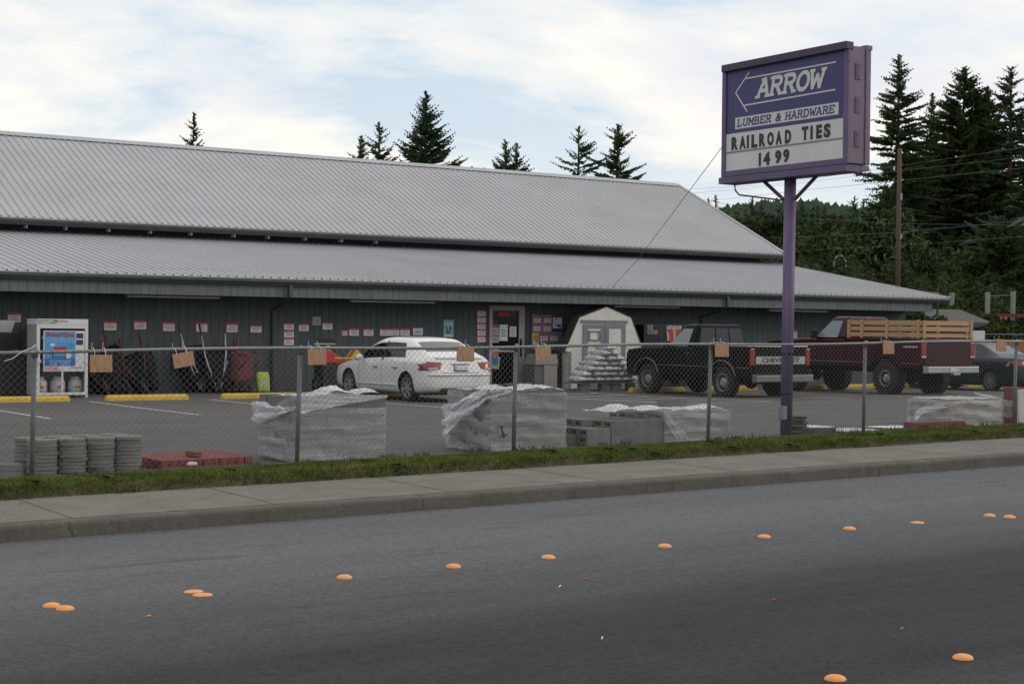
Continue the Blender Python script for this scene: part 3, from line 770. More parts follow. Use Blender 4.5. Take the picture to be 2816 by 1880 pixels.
# posters on the door glass
dy = WY - .012
for (u0, v0, u1, v1, col, st, lb) in (
    (1349, 881, 1371, 890, 'ink', 'plain', 'black strip notice at upper left of the door glass'),
    (1349, 892, 1371, 899, 'red_ink', 'plain', 'dark red strip on the door glass under the black strip'),
    (1349, 900, 1372, 922, 'paper_grey', 'lines', 'yellowed paper poster on the left side of the door glass'),
    (1349, 924, 1372, 942, 'paper_grey', 'lines', 'pale poster with dark drawing low on the left of the door glass'),
    (1374, 892, 1396, 937, 'paper', 'blue', 'tall bluish poster in the middle of the door glass'),
    (1402, 897, 1420, 926, 'paper', 'lines', 'bluish white letter sheet on the right of the door glass'),
    (1349, 957, 1371, 966, 'paper', 'lines', 'white strip sheet on the door glass below the push bar'),
    (1349, 969, 1371, 979, 'light_rust', 'plain', 'reddish brown strip sheet on the door below the push bar'),
    (1353, 980, 1372, 1014, 'bag_green', 'lines', 'green and blue poster hanging askew low on the door'),
    (1355, 982, 1369, 1001, 'poster_deep', 'plain', 'small dark blue card on the green poster of the door')):
    r_ = sheet_sign('door_poster', u0, v0, u1, v1, lb, 'poster', None, st, dy - (.012 if v0 == 982 else 0), col)
    if v0 > 975: r_.rotation_euler = (0, R_(6), 0)
a = onY(1369, 858, dy); b = onY(1401, 869, dy)
rr_ = thing('open_sign', 'small red sign with pale lettering at the top of the door glass', 'sign', ((a.x + b.x) / 2, dy, b.z))
MB().box(a.x, b.x, dy - .02, dy - .004, b.z, a.z).build('panel', 'red_ink', rr_, off=tuple(rr_.location))
text('lettering', 'WE DELIVER', .085, 'cup_red', rr_, faceY(0, -.024, (a.z - b.z) / 2), .75)
# notice board
a = onY(1463, 864, WY - .03); b = onY(1546, 962, WY - .03)
MBd = MB().mat('purple_trim').box(a.x - .04, b.x + .04, WY - .028, WY - .002, b.z - .04, a.z + .04).mat('board').box(a.x, b.x, WY - .034, WY - .0285, b.z, a.z)
nb = MBd.build('notice_board', None, None); tag(nb, 'grey notice board with purple edge between the door and the shed', 'notice board')
ny = WY - .036
for (u0, v0, u1, v1, lb) in ((1466, 871, 1488, 888, 'red edged sheet at the top left of the notice board'), (1494, 871, 1516, 888, 'red edged sheet at the top of the notice board beside the blue poster'),
    (1466, 893, 1487, 911, 'red edged sheet in the second row of the notice board, left'), (1493, 893, 1515, 911, 'red edged sheet in the second row of the notice board, right'),
    (1484, 920, 1507, 938, 'red edged sheet low on the notice board beside the yellow sheet'), (1512, 920, 1534, 938, 'red edged sheet at the lower right of the notice board')):
    sheet_sign('price_sheet', u0, v0, u1, v1, lb, 'sign', 'sheets on the notice board', 'red', ny)
sheet_sign('notice', 1463, 916, 1482, 945, 'tall yellow sheet at the lower left of the notice board', 'sign', None, 'lines', ny, 'yellow_paper')
a = onY(1519, 866, ny); b = onY(1545, 911, ny)
cg = thing('poster', 'white poster with navy bands and a big curved letter on the notice board', 'poster', ((a.x + b.x) / 2, ny, b.z)); o3 = tuple(cg.location)
MB().box(a.x, b.x, ny - .012, ny - .002, b.z, a.z).build('backing', 'navy', cg, off=o3)
MB().box(a.x + .01, b.x - .01, ny - .016, ny - .0125, lerp(b.z, a.z, .18), lerp(b.z, a.z, .86)).build('paper', 'paper', cg, off=o3)
text('lettering', 'C', .30, 'ink', cg, faceY(-.05, -.018, (a.z - b.z) * .55), .6)
MB().box(lerp(a.x, b.x, .5), lerp(a.x, b.x, .85), ny - .019, ny - .0165, lerp(b.z, a.z, .27), lerp(b.z, a.z, .42)).build('print_block', 'sign_blue', cg, off=o3)

# ------------------------------------------------------------------ parking marks and wheel stops
def paint(name, segs, wd=.10):
    mb = MB()
    for (x0, y0, x1, y1) in segs:
        L = math.hypot(x1 - x0, y1 - y0); n = max(1, int(L / 1.0)); px, py = -(y1 - y0) / L * wd / 2, (x1 - x0) / L * wd / 2
        for k in range(n):
            ax, ay = lerp(x0, x1, k / n), lerp(y0, y1, k / n); bx, by = lerp(x0, x1, (k + 1) / n), lerp(y0, y1, (k + 1) / n)
            mb.quad(*[(x, y, gz(x, y) + .005) for x, y in ((ax + px, ay + py), (ax - px, ay - py), (bx - px, by - py), (bx + px, by + py))])
    return struct(mb.build(name, 'stripe', fixn=True))
S_ = [(x, 26.8, x, 32.7) for x in (3.05, 5.75, 8.45, 11.15, 13.85, 16.55, 19.25)] + [(21.8, 26.1, 21.8, 33.0), (24.45, 26.1, 24.45, 33.0)] + [(24.45 + 2.68 * k, 26.3, 24.45 + 2.68 * k, 32.5) for k in range(1, 8)]
paint('bay_lines', S_)
paint('hatch_lines', [(21.85, 26.2, 24.4, 26.2)] + [(21.85, 27.4 + k * 1.15, 24.4, 28.0 + k * 1.15) for k in range(5)])
paint('drive_line', [(14.2, 20.6, 18.5, 20.4), (19.6, 20.6, 24.4, 20.6)], .12) if False else None
def stop_mesh():
    prof = [(-.09, 0), (-.085, .07), (-.05, .12), (.05, .12), (.085, .07), (.09, 0)]
    mb = MB(); L = .925
    xs = [(-L, .75), (-L + .05, 1.0), (-.3, 1), (.3, 1), (L - .05, 1.0), (L, .75)]
    V = [(x, y * s, z * s) for x, s in xs for y, z in prof]; n = 6
    F = [(i * n + j, i * n + j + 1, (i + 1) * n + j + 1, (i + 1) * n + j) for i in range(5) for j in range(5)] + [tuple(range(6)), tuple(range(30, 36))[::-1]]
    mb.add(V, F); return mb
st0 = stop_mesh().build('wheel_stop', 'yellow_paint', fixn=True, bevel=.008)
WSG = 'yellow wheel stops along the store front'
stops = [(9.88, 'yellow wheel stop at the far left in front of the black cabinet and gas cabinet'), (12.5, 'yellow wheel stop in front of the black leaning wheelbarrows'),
         (15.15, 'yellow wheel stop between the red hand trucks and the wrapped pallet'), (17.85, 'yellow wheel stop under the nose of the white sedan'),
         (20.5, 'yellow wheel stop just right of the white sedan, nearly hidden'), (26.65, 'yellow wheel stop under the front of the black pickup'),
         (29.25, 'yellow wheel stop seen between the wheels of the black pickup'), (31.9, 'yellow wheel stop between the two pickups'),
         (34.6, 'yellow wheel stop behind the big tyre of the maroon pickup'), (37.2, 'yellow wheel stop in front of the dark green sedan'), (39.8, 'yellow wheel stop at the far right beyond the dark green sedan')]
for k, (x, lb) in enumerate(stops):
    o = st0 if k == 0 else st0.copy()
    if k: COL.objects.link(o)
    o.location = (x, 33.0 + .04 * math.sin(k * 5), gz(x, 33)); o.rotation_euler = (0, 0, R_(rng.uniform(-1, 1)))
    tag(o, lb, 'wheel stop', WSG)

# ------------------------------------------------------------------ orange road markers
MKS = [((142, 1662), 'left of the leftmost touching pair in the far row'), ((179, 1670), 'right one of the leftmost pair in the far row'),
       ((532, 1622), 'left one of the overlapping flattened pair in the far row'), ((557, 1631), 'right one of the overlapping flattened pair in the far row'),
       ((947, 1584), 'single dome, third group from the left in the far row'), ((1247, 1554), 'single dome of the far row left of picture centre'),
       ((1508, 1529), 'single dome of the far row right of picture centre'), ((1828, 1498), 'single dome of the far row below the half wrapped block stack'),
       ((2101, 1472), 'single dome of the far row below the purple pole, left side'), ((2336, 1450), 'dome of the far row right of the purple pole'),
       ((2523, 1432), 'flattened worn marker of the far row, darkest orange'), ((2721, 1414), 'left one of the rightmost pair in the far row'), ((2776, 1418), 'right one of the rightmost pair in the far row'),
       ((2297, 1863), 'large dome nearest the camera at the bottom edge'), ((2648, 1805), 'large dome in the near row at lower right')]
mk0 = MB().lathe([(.0525, 0), (.051, .006), (.044, .014), (.030, .020), (.014, .023), (.002, .0235)], 'Z', 20, caps=True).build('road_marker', 'marker', smooth=False)
mk1 = None
for k, ((u, v), lb) in enumerate(MKS):
    p = ong(u, v + 5)
    o = mk0 if k == 0 else mk0.copy()
    if k: COL.objects.link(o)
    o.location = (p.x, p.y, p.z + .001)
    s = 1.0
    if k in (2, 3, 10): o.scale = (1.25, 1.0, .55)
    else: o.scale = (1.05, 1.0, 1.05)
    tag(o, 'orange raised road marker, ' + lb, 'road marker', 'orange raised markers of the turn lane')
# small litter on the road
for k, (u, v, s, lb) in enumerate(((1540, 1614, .035, 'pale leaf scrap on the dark road below the centre'), (1610, 1594, .035, 'thin straw scrap on the dark road right of the centre'), (1656, 1757, .03, 'small white scrap low on the dark road'),
                                   (408, 1696, .022, 'tiny orange leaf on the road at lower left'), (2128, 1651, .02, 'tiny reddish crumb on the dark road'), (2480, 1731, .04, 'small brown leaf on the dark road at right'))):
    p = ong(u, v); mb = MB(); r5 = random.Random(k)
    a5 = r5.uniform(-.5, .5)
    pts = [(s * .8 * t_, s * .25 * math.sin(t_ * 2) , .004 + .006 * abs(math.sin(t_ * 3))) for t_ in (-1, -.3, .4, 1)]
    mb.tube(pts, [.001, .005, .006, .001], 5)
    o = mb.build('litter', ('paper', 'light_rust', 'paper', 'marker', 'red_ink', 'light_rust')[k]); o.location = p; o.rotation_euler = (0, 0, a5)
    tag(o, lb, 'litter')
# ------------------------------------------------------------------ chain link fence
PX = [94.5, 826, 1421, 1957, 2383, 2798]
FH = 1.28
posts = [onY(u, v, FENCE_Y).x for u, v in zip(PX, (1150, 1110, 1090, 1075, 1060, 1050))]
pitch = (posts[5] - posts[0]) / 5
posts = [posts[0] - pitch * 2, posts[0] - pitch] + posts + [posts[5] + pitch, posts[5] + 2 * pitch]
FX0, FX1 = posts[0], posts[-1]
def fz(x): return SL * x + .02
fence = thing('chain_link_fence', 'galvanised chain link fence with pipe top rail between the grass verge and the parking lot', 'fence', (posts[4], FENCE_Y, fz(posts[4])))
fo = tuple(fence.location)
top = FH
MB().tube([(x, FENCE_Y, fz(x) + top + .012 * math.sin(x * 1.1)) for x in frange(FX0, FX1, .6)], .019, 10).build('top_rail', 'galv', fence, off=fo, smooth=True)
for k, x in enumerate(posts):
    ln = .012 + .006 * math.sin(k * 3)
    mb = MB().tube([(x - ln, FENCE_Y + .045, fz(x) - .1), (x + ln, FENCE_Y + .045, fz(x) + top - .05)], .026, 12)
    mb.tube([(x + ln, FENCE_Y + .045, fz(x) + top - .055), (x + ln, FENCE_Y + .02, fz(x) + top + .028)], [.035, .024], 10)
    mb.build('fence_post', 'galv_post', fence, off=fo, smooth=True)
# woven wires: zig-zag strands, each turning at its neighbours
P = .0375; H0, H1 = .012, top + .040
nx = int((FX1 - FX0) / P); nz = int((H1 - H0) / P)
V = []; F = []
r3 = .00175
tri = [(math.cos(a), math.sin(a)) for a in (R_(90), R_(210), R_(330))]
for i in range(nx):
    xc = FX0 + i * P
    base = len(V)
    for k in range(nz + 1):
        s = 1 if (k + i) % 2 == 0 else -1
        x = xc + (s + 1) * .5 * P * 1.0 + P * .02 * math.sin(i * 1.7 + k)
        z = fz(xc) + H0 + k * P
        yb = FENCE_Y - .022 + .006 * s
        for a, b in tri: V.append((x + a * r3 * 1.2, yb + b * r3, z + b * r3 * .8))
    for k in range(nz):
        for j in range(3):
            a = base + k * 3 + j; b = base + k * 3 + (j + 1) % 3
            F.append((a, b, b + 3, a + 3))
V = np.array(V) - np.array(fo)
npmesh('wire_mesh', V, F, 'wire', fence)
# plywood tags tied to the rail
TG = [((247, 975, 308, 1023), 0, 'weathered plywood square with a knot line, leftmost on the fence beside the gas cabinet'),
      ((473, 969, 530, 1009), -9, 'crooked plywood board tilted on the fence, second from the left'),
      ((846, 959, 896, 1003), 0, 'plywood square on the fence just right of the second post, beside the red tiller'),
      ((1256, 952, 1303, 994), 0, 'brown plywood square on the fence in front of the white sedan boot'),
      ((1471, 952, 1513, 992), -3, 'orange stained plywood square on the fence in front of the bin'),
      ((1966, 942, 2003, 981), 0, 'orange stained plywood square on the fence at the middle post, before the black pickup bed'),
      ((2428, 939, 2458, 973), 0, 'pale plywood rectangle on the fence before the maroon pickup'),
      ((2740, 933, 2766, 966), 0, 'pale plywood rectangle with a slit, rightmost on the fence before the green sedan')]
for (u0, v0, u1, v1), rot, lb in TG:
    y = FENCE_Y - .05
    a = onY(u0, v0, y); b = onY(u1, v1, y); cx = (a.x + b.x) / 2; hw = (b.x - a.x) / 2; hh = a.z - b.z
    t = thing('plywood_tag', lb, 'wooden tag', (cx, y, a.z), 0, 'plywood tags hung along the fence'); t.rotation_euler = (R_(-2), R_(rot), 0)
    MB().box(-hw, hw, -.006, .006, -hh, 0).build('board', 'plywood', t, bevel=.002)
    zr = fz(cx) + top - a.z
    for s in (-.62, .35):
        MB().tube([(hw * s, -.012, -.03), (hw * s, -.022, zr * .5), (hw * s, .02, zr + .035), (hw * s, .078, zr + .028), (hw * s + .012, .085, zr + .085)], .0035, 5).build('cable_tie', 'zip', t)
# white cord hooked over the rail at the left
a = onY(88, 956, FENCE_Y - .04); b = onY(12, 993, FENCE_Y - .04)
o = MB().tube([a + Vector((.05, .04, .03)), a, lerp(a, b, .35) + Vector((0, 0, .012)), lerp(a, b, .7) - Vector((0, 0, .012)), b], .004, 6).build('cord', 'zip')
tag(o, 'thin white cord hooked on the fence rail by the leftmost post', 'cord')

# ------------------------------------------------------------------ pole sign
PXs, PYs = 15.46, 16.27
pb = gz(PXs, PYs) - .05
sign = thing('pole_sign', 'purple lumber store pole sign with blue arrow panel and white letter board', 'sign', (PXs, PYs, pb))
so = tuple(sign.location)
FXs = PXs - .17                                   # the face towards the left (-X)
def fp(u, v, X=FXs): p = onX(u, v, X); return p.y, p.z
zr = lambda zx, zy: (1900 + zx / 3.1367, 80 + zy / 3.1367)     # helper for measured corners
yTL, zTL = fp(*zr(295, 350)); yTR, zTR = fp(*zr(1380, 135)); yBL, zBL = fp(*zr(275, 1275)); yBR, zBR = fp(*zr(1352, 1155))
YL, YR = (yTL + yBL) / 2, (yTR + yBR) / 2          # YL is the far edge
ZT, ZB = (zTL + zTR) / 2, (zBL + zBR) / 2
TH = .40
beam = .105
cab = MB(); cab.box(FXs, FXs + TH, YR, YL, ZB, ZT); cab.build('cabinet', 'purple_side', sign, off=so, bevel=.008)
# frame round the face
fr = MB(); f1, f2 = .055, .09
x0, x1 = FXs - .035, FXs + .01
fr.box(x0, x1, YL - .07, YL + .012, ZB - .01, ZT).box(x0, x1, YR - .012, YR + .075, ZB - .01, ZT).box(x0, x1, YR + .075, YL - .07, ZB - .01, ZB + .07)
fr.build('face_frame', 'purple', sign, off=so, bevel=.006)
MB().box(FXs - .09, FXs + .05, YR - .02, YL - .03, ZT - .055, ZT + .045).build('top_hood', 'purple_dark', sign, off=so, bevel=.006)
MB().box(FXs + TH - .10, FXs + TH + .008, YR - .01, YL - .03, ZT - .03, ZT + .03).build('rear_hood', 'purple_side', sign, off=so)
MB().box(FXs - .03, FXs + TH - .1, YR + .02, YL + .07, ZB - beam, ZB - .012).build('base_beam', 'purple', sign, off=so, bevel=.005)
MB().box(FXs + TH - .15, FXs + TH, YR + .015, YL - .0, ZB - beam + .02, ZB - .012).build('rear_beam', 'purple_side', sign, off=so)
fy0, fy1 = YL - .07, YR + .075                     # face area, from far (left in the picture) to near
zs = (fp(*zr(320, 910))[1] + fp(*zr(1340, 762))[1]) / 2
zm = (fp(*zr(320, 1070))[1] + fp(*zr(1335, 938))[1]) / 2
MB().box(FXs - .014, FXs - .001, fy1, fy0, zs, ZT - .055).build('blue_panel', 'sign_blue', sign, off=so)
MB().box(FXs - .014, FXs - .001, fy1, fy0, zm + .012, zs - .002).build('letter_board', 'sign_white', sign, off=so)
MB().box(FXs - .014, FXs - .001, fy1, fy0, ZB + .07, zm - .012).build('letter_board', 'sign_white', sign, off=so)
MB().box(FXs - .020, FXs - .001, fy1, fy0, zm - .010, zm + .010).build('letter_rail', 'galv', sign, off=so)
# end vents
for zx, zy in ((1445, 365), (1440, 655), (1425, 950)):
    q = onY(*zr(zx, zy), YR - .01)
    hh = .105; hw = .050
    mb = MB().box(FXs + .155 - hw, FXs + .155 + hw, YR - .014, YR - .001, q.z - hh, q.z + hh)
    for k in range(7): mb.box(FXs + .155 - hw + .015, FXs + .155 + hw - .015, YR - .022, YR - .0145, q.z - hh + .02 + k * .029, q.z - hh + .034 + k * .029)
    mb.build('vent', 'purple_side', sign, off=so)
MB().box(FXs + .29, FXs + .315, YR - .014, YR + .001, ZB, ZT - .02).build('end_seam', 'purple', sign, off=so)
# pole, braces, conduit
PR = .083
MB().tube([(PXs, PYs, pb), (PXs + .02, PYs, ZB - beam + .01)], PR, 20).build('pole', 'purple', sign, off=so, smooth=True)
MB().tube([(PXs - .07, PYs - .045, pb + .3), (PXs - .05, PYs - .045, ZB - .9)], .016, 8).build('conduit', 'purple', sign, off=so, smooth=True)
for u, v in ((zr(625, 1310), zr(800, 1470)), (zr(1090, 1275), zr(895, 1470))):
    a = onX(*u, PXs); b = onX(*v, PXs); MB().tube([(PXs, a.y, ZB - beam + .01), (PXs, b.y, b.z)], .026, 6).build('brace', 'purple_dark', sign, off=so)
pts = [onX(*zr(*q), PXs - .02) for q in ((378, 1340), (382, 1390), (415, 1430), (560, 1448), (790, 1478))]
MB().tube(pts, .012, 8).build('feed_pipe', 'purple_dark', sign, off=so, smooth=True)
m_ = MB().box(PXs - .155, PXs - .075, PYs - .10, PYs - .0, pb + .28, pb + .47); m_.build('junction_box', 'galv', sign, off=so, bevel=.008)
for hh in (.62 + .0, 1.18): MB().lathe([(PR + .002, hh), (PR + .006, hh + .002), (PR + .006, hh + .026), (PR + .002, hh + .028)], 'Z', 20, (PXs, PYs, pb)).build('strap', 'underbody', sign, off=so)
# --- lettering. strokes in a 0..1 box per letter, drawn with slab serifs and a slant
def arc(cx, cy, rx, ry, a0, a1, n=10): return [(cx + rx * math.cos(R_(lerp(a0, a1, k / n))), cy + ry * math.sin(R_(lerp(a0, a1, k / n)))) for k in range(n + 1)]
GL = {  # strokes, then serif ticks (x, y, halfwidth)
 'A': ([[(0.10, 0), (.48, 1)], [(.42, 1), (.56, 1)], [(.54, 1), (.88, 0)], [(.25, .34), (.75, .34)]], [(.10, 0, .16), (.88, 0, .16), (.40, 1, .12)]),
 'R': ([[(.18, 0), (.18, 1)], [(.18, 1), (.55, 1)] + arc(.55, .76, .27, .24, 90, -90) + [(.18, .52)], [(.50, .52), (.84, 0)]], [(.18, 0, .17), (.88, 0, .13), (.10, 1, .12)]),
 'O': ([arc(.5, .5, .40, .49, 90, 450, 24)], []),
 'W': ([[(.06, 1), (.24, 0)], [(.24, 0), (.5, .72)], [(.5, .72), (.76, 0)], [(.76, 0), (.94, 1)]], [(.08, 1, .16), (.92, 1, .16)]),
 'L': ([[(.25, 0), (.25, 1)], [(.1, 0), (.86, 0), (.86, .24)]], [(.25, 1, .17), (.18, 0, .12)]),
 'U': ([[(.18, 1), (.18, .32)] + arc(.5, .32, .32, .32, 180, 360) + [(.82, 1)]], [(.18, 1, .15), (.82, 1, .15)]),
 'M': ([[(.14, 0), (.14, 1)], [(.14, 1), (.5, .36)], [(.5, .36), (.86, 1)], [(.86, 1), (.86, 0)]], [(.14, 0, .15), (.86, 0, .15), (.08, 1, .09), (.92, 1, .09)]),
 'B': ([[(.16, 0), (.16, 1)], [(.16, 1), (.54, 1)] + arc(.54, .77, .25, .23, 90, -90) + [(.16, .54)], [(.54, .54)] + arc(.56, .27, .28, .27, 90, -90) + [(.16, 0)]], [(.10, 0, .10), (.10, 1, .10)]),
 'E': ([[(.16, 0), (.16, 1)], [(.16, 1), (.84, 1), (.84, .78)], [(.16, .52), (.62, .52)], [(.16, 0), (.86, 0), (.86, .24)]], [(.10, 0, .10), (.10, 1, .10)]),
 'H': ([[(.18, 0), (.18, 1)], [(.82, 0), (.82, 1)], [(.18, .5), (.82, .5)]], [(.18, 0, .15), (.82, 0, .15), (.18, 1, .15), (.82, 1, .15)]),
 'D': ([[(.16, 0), (.16, 1)], [(.16, 1), (.46, 1)] + arc(.46, .5, .38, .5, 90, -90, 14) + [(.16, 0)]], [(.10, 0, .10), (.10, 1, .10)]),
 '&': ([[(.88, 0), (.34, .66)] + arc(.48, .80, .17, .18, 215, -20, 10) + [(.30, .46)] + arc(.40, .24, .26, .24, 115, 340, 12) + [(.84, .52)]], [(.86, .52, .10), (.88, 0, .10)]),
}
def stroke_word(s, mb, X, y_left, z_base, h, adv, wd, slant=.22, th=.012, glyphw=.92):
    def P3(px, pz): return (X, y_left - (px + slant * pz / h * h * 1.0), z_base + pz)
    cx = 0.0
    for ch in s:
        if ch == ' ': cx += adv * .62; continue
        if ch not in GL: cx += adv; continue
        st, se = GL[ch]; gw = adv * glyphw
        lay = 0
        def seg(p, q, w2):
            nonlocal lay
            ax, az, bx, bz = p[0] * gw + cx, p[1] * h, q[0] * gw + cx, q[1] * h
            L = math.hypot(bx - ax, bz - az)
            if L < 1e-6: return
            ux, uz = (bx - ax) / L, (bz - az) / L; ex, ez = -uz * w2 / 2, ux * w2 / 2
            ax -= ux * w2 * .28; az -= uz * w2 * .28; bx += ux * w2 * .28; bz += uz * w2 * .28
            c = [P3(ax + ex, az + ez), P3(bx + ex, bz + ez), P3(bx - ex, bz - ez), P3(ax - ex, az - ez)]
            lay = (lay + 1) % 40
            dx = -.004 - lay * .00012
            o_ = len(mb.v)
            mb.v.extend([(a + dx, b, c_) for a, b, c_ in c] + [(a + .002, b, c_) for a, b, c_ in c])
            for f in ((0, 1, 2, 3), (4, 7, 6, 5), (0, 4, 5, 1), (1, 5, 6, 2), (2, 6, 7, 3), (3, 7, 4, 0)):
                mb.f.append([o_ + i for i in f]); mb.m.append(mb.cur)
        for pl in st:
            for p, q in zip(pl, pl[1:]): seg(p, q, wd)
        for (sx, sy, sw) in se: seg((sx - sw, sy), (sx + sw, sy), wd * .72)
        cx += adv
    return cx
Xl = FXs - .016
def face(zx, zy): return fp(*zr(zx, zy), Xl)
# ARROW
yA, zA = face(540, 600); yW, zW = face(1150, 345)
b1 = face(560, 602); b2 = face(1100, 512)
hA = face(1040, 362)[1] - face(1040, 522)[1]
zb = (face(600, 597)[1] + face(1090, 515)[1]) / 2
wordlen = (b1[0] - face(1155, 345)[0]) - .22 * hA
mb = MB(); stroke_word('ARROW', mb, Xl, b1[0] - .01, zb + .02, hA * .93, wordlen / 4.95, .054, .22, glyphw=.98)
mb.build('arrow_lettering', 'sign_cream', sign, off=so, fixn=True)
# arrow outline
mb = MB()
def bar(p, q, wd=.020, X=Xl):
    (ya, za), (yb, zb_) = p, q
    L = math.hypot(yb - ya, zb_ - za); ey, ez = -(zb_ - za) / L * wd / 2, (yb - ya) / L * wd / 2
    c = [(ya + ey, za + ez), (yb + ey, zb_ + ez), (yb - ey, zb_ - ez), (ya - ey, za - ez)]
    mb.prism(c, X - .004, X + .002, 'X')
tip = face(387, 552)
bar(face(507, 370), tip); bar(tip, face(487, 714)); bar(face(470, 430), face(1253, 285)); bar(face(462, 660), face(1246, 523))
mb.build('arrow_outline', 'sign_cream', sign, off=so, fixn=True)
# LUMBER & HARDWARE plate
pl = [face(383, 770), face(1276, 628), face(1272, 738), face(383, 866)]
y0_, y1_ = (pl[0][0] + pl[3][0]) / 2, (pl[1][0] + pl[2][0]) / 2
z1_, z0_ = (pl[0][1] + pl[1][1]) / 2, (pl[2][1] + pl[3][1]) / 2
MB().box(Xl - .003, Xl + .002, y1_, y0_, z0_, z1_).build('white_plate', 'sign_cream', sign, off=so)
hp = (z1_ - z0_); adv_ = (y0_ - y1_ - .10) / 16.2; yw = y0_ - .035
for wd_ in ('LUMBER', '&', 'HARDWARE'):
    mb = MB(); stroke_word(wd_, mb, Xl - .0035, yw, z0_ + hp * .22, hp * .58, adv_, .0175, .18, glyphw=.92)
    mb.build('lettering', 'sign_blue', sign, off=so, fixn=True); yw -= adv_ * (len(wd_) + .62)
# changeable letters: bold narrow sans, each placed
def cletter(s, u0, u1, vt, vb, m='black_letter'):
    a = face(u0, vt); b = face(u1, vb)
    yc, zc = (a[0] + b[0]) / 2, (a[1] + b[1]) / 2
    return yc, zc, a[0] - b[0], a[1] - b[1]
for word, boxes, zl, zr2 in (
    ('RAILROAD', ((352, 405), (420, 472), (484, 500), (523, 573), (590, 641), (660, 714), (733, 784), (812, 864)), (377, 988), (838, 927)),
    ('TIES', ((957, 1012), (1032, 1050), (1082, 1130), (1147, 1204)), (985, 900), (1175, 875)), ('1499', ((586, 603), (626, 682), (727, 779), (797, 848)), (594, 1125), (822, 1094))):
    for ch, (ba, bb) in zip(word, boxes):
        zx = (ba + bb) / 2; zy = lerp(zl[1], zr2[1], (zx - zl[0]) / (zr2[0] - zl[0]))
        y, z = face(zx, zy); wg = abs(face(ba, zy)[0] - face(bb, zy)[0])
        hL = .186
        text('letter', ch, .25, 'black_letter', sign, Matrix.Translation(-Vector(so)) @ faceX(Xl - .002, y, z), 1.0, 'CENTER', .013, 0, .003, fit=(wg, hL))
# guy wire and stay cables
a = onX(*zr(275, 1010), PXs); q = onY(1640, 838, 36.0)
o = MB().tube([a, lerp(a, q, .5) - Vector((0, 0, .15)), q], .006, 5).build('stay_wire', 'galv_post'); tag(o, 'thin steel wire from the left of the purple sign down to the shed roof', 'wire')
# ------------------------------------------------------------------ goods stacked behind the fence
rg = random.Random(21)
# round stepping stones, each stone a thing
sx0 = [onY(u, 1290, 16.75).x for u in (110, 191, 268, 343)]
def stone_mesh():
    R = .157
    return MB().lathe([(R - .006, 0), (R, .003), (R, .034), (R - .004, .038), (.002, .039)], 'Z', 28)
stn = stone_mesh().build('stepping_stone', 'stone')
first = True
SG = 'round grey concrete stepping stones stacked behind the fence'
def stack(x, y, n, lb):
    global first
    z = gz(x, y)
    for k in range(n):
        o = stn if first else stn.copy()
        if not first: COL.objects.link(o)
        first = False
        o.location = (x + rg.gauss(0, .006), y + rg.gauss(0, .006), z + k * .0405)
        o.rotation_euler = (0, 0, rg.uniform(0, 6))
        tag(o, lb, 'paver', SG)
names = ['leftmost', 'second', 'third', 'rightmost']
for i, x in enumerate(sx0):
    stack(x + .012, 16.72, (10, 10, 10, 10)[i], 'round grey concrete stepping stone in the %s front stack behind the fence' % names[i])
for i, x in enumerate(sx0):
    xb = x - .02
    stack(xb, 17.06, 10 if i < 3 else 10, 'round grey concrete stepping stone in the %s back stack behind the fence' % names[i])
# short pile at the far left
q = ong(30, 1312)
for k in range(2):
    o = MB().box(-.10, .10, -.10, .10, 0, .075).build('block', 'stone', bevel=.006)
    o.location = (onY(30, 1300, 16.8).x, 16.8, gz(5, 16.8) + k * .077)
    tag(o, 'small square grey block %s the low pile left of the round stones' % ('at the foot of' if k == 0 else 'on top of'), 'block', 'small square blocks at far left')
# red pavers in a low wide pile
a = onY(385, 1290, 16.75); bq = onY(690, 1275, 16.75)
bx0 = onY(425, 1285, 16.72).x; bx1 = onY(690, 1270, 16.72).x
BL, BW, BH = .098, .198, .058
nxb = max(6, int((bx1 - bx0) / .1)); nyb = 5
br0 = MB().box(-BL / 2 + .002, BL / 2 - .002, -BW / 2 + .002, BW / 2 - .002, 0, BH).build('paver_brick', 'brick', bevel=.006); firstb = True
def brick(x, y, z, rot, lb, grp='red pavers in the low pile'):
    global firstb
    o = br0 if firstb else br0.copy()
    if not firstb: COL.objects.link(o)
    firstb = False
    o.location = (x, y, z); o.rotation_euler = (0, 0, rot); tag(o, lb, 'paver brick', grp); return o
zb0 = gz(bx0, 16.7) + .0
for lay in range(2):
    for i in range(nxb):
        for j in range(nyb):
            edge = i in (0, nxb - 1) or j == 0
            if lay < 1 and not edge: continue
            brick(bx0 + .1 + i * .1 + rg.gauss(0, .003), 16.77 + j * .2 + rg.gauss(0, .002), zb0 + lay * .0585 + SL * i * .1, rg.gauss(0, .01), 'red concrete paver brick in the low wide pile behind the fence')
pxl = onY(532, 1245, 16.95)
brick(pxl.x, 16.95, zb0 + 2 * .0585 + .010, R_(8), 'single red paver brick lying loose on top of the low red pile', None)
o = MB().lathe([(.001, 0), (.045, .002), (.05, .02), (.03, .036), (.001, .04)], 'Z', 9).build('litter', 'film_dense'); o.location = (onY(530, 1288, 16.5).x, 16.52, gz(8, 16.5) + .05); o.scale = (1.3, .8, 1)
tag(o, 'crumpled piece of clear plastic in the grass before the red pavers', 'litter')

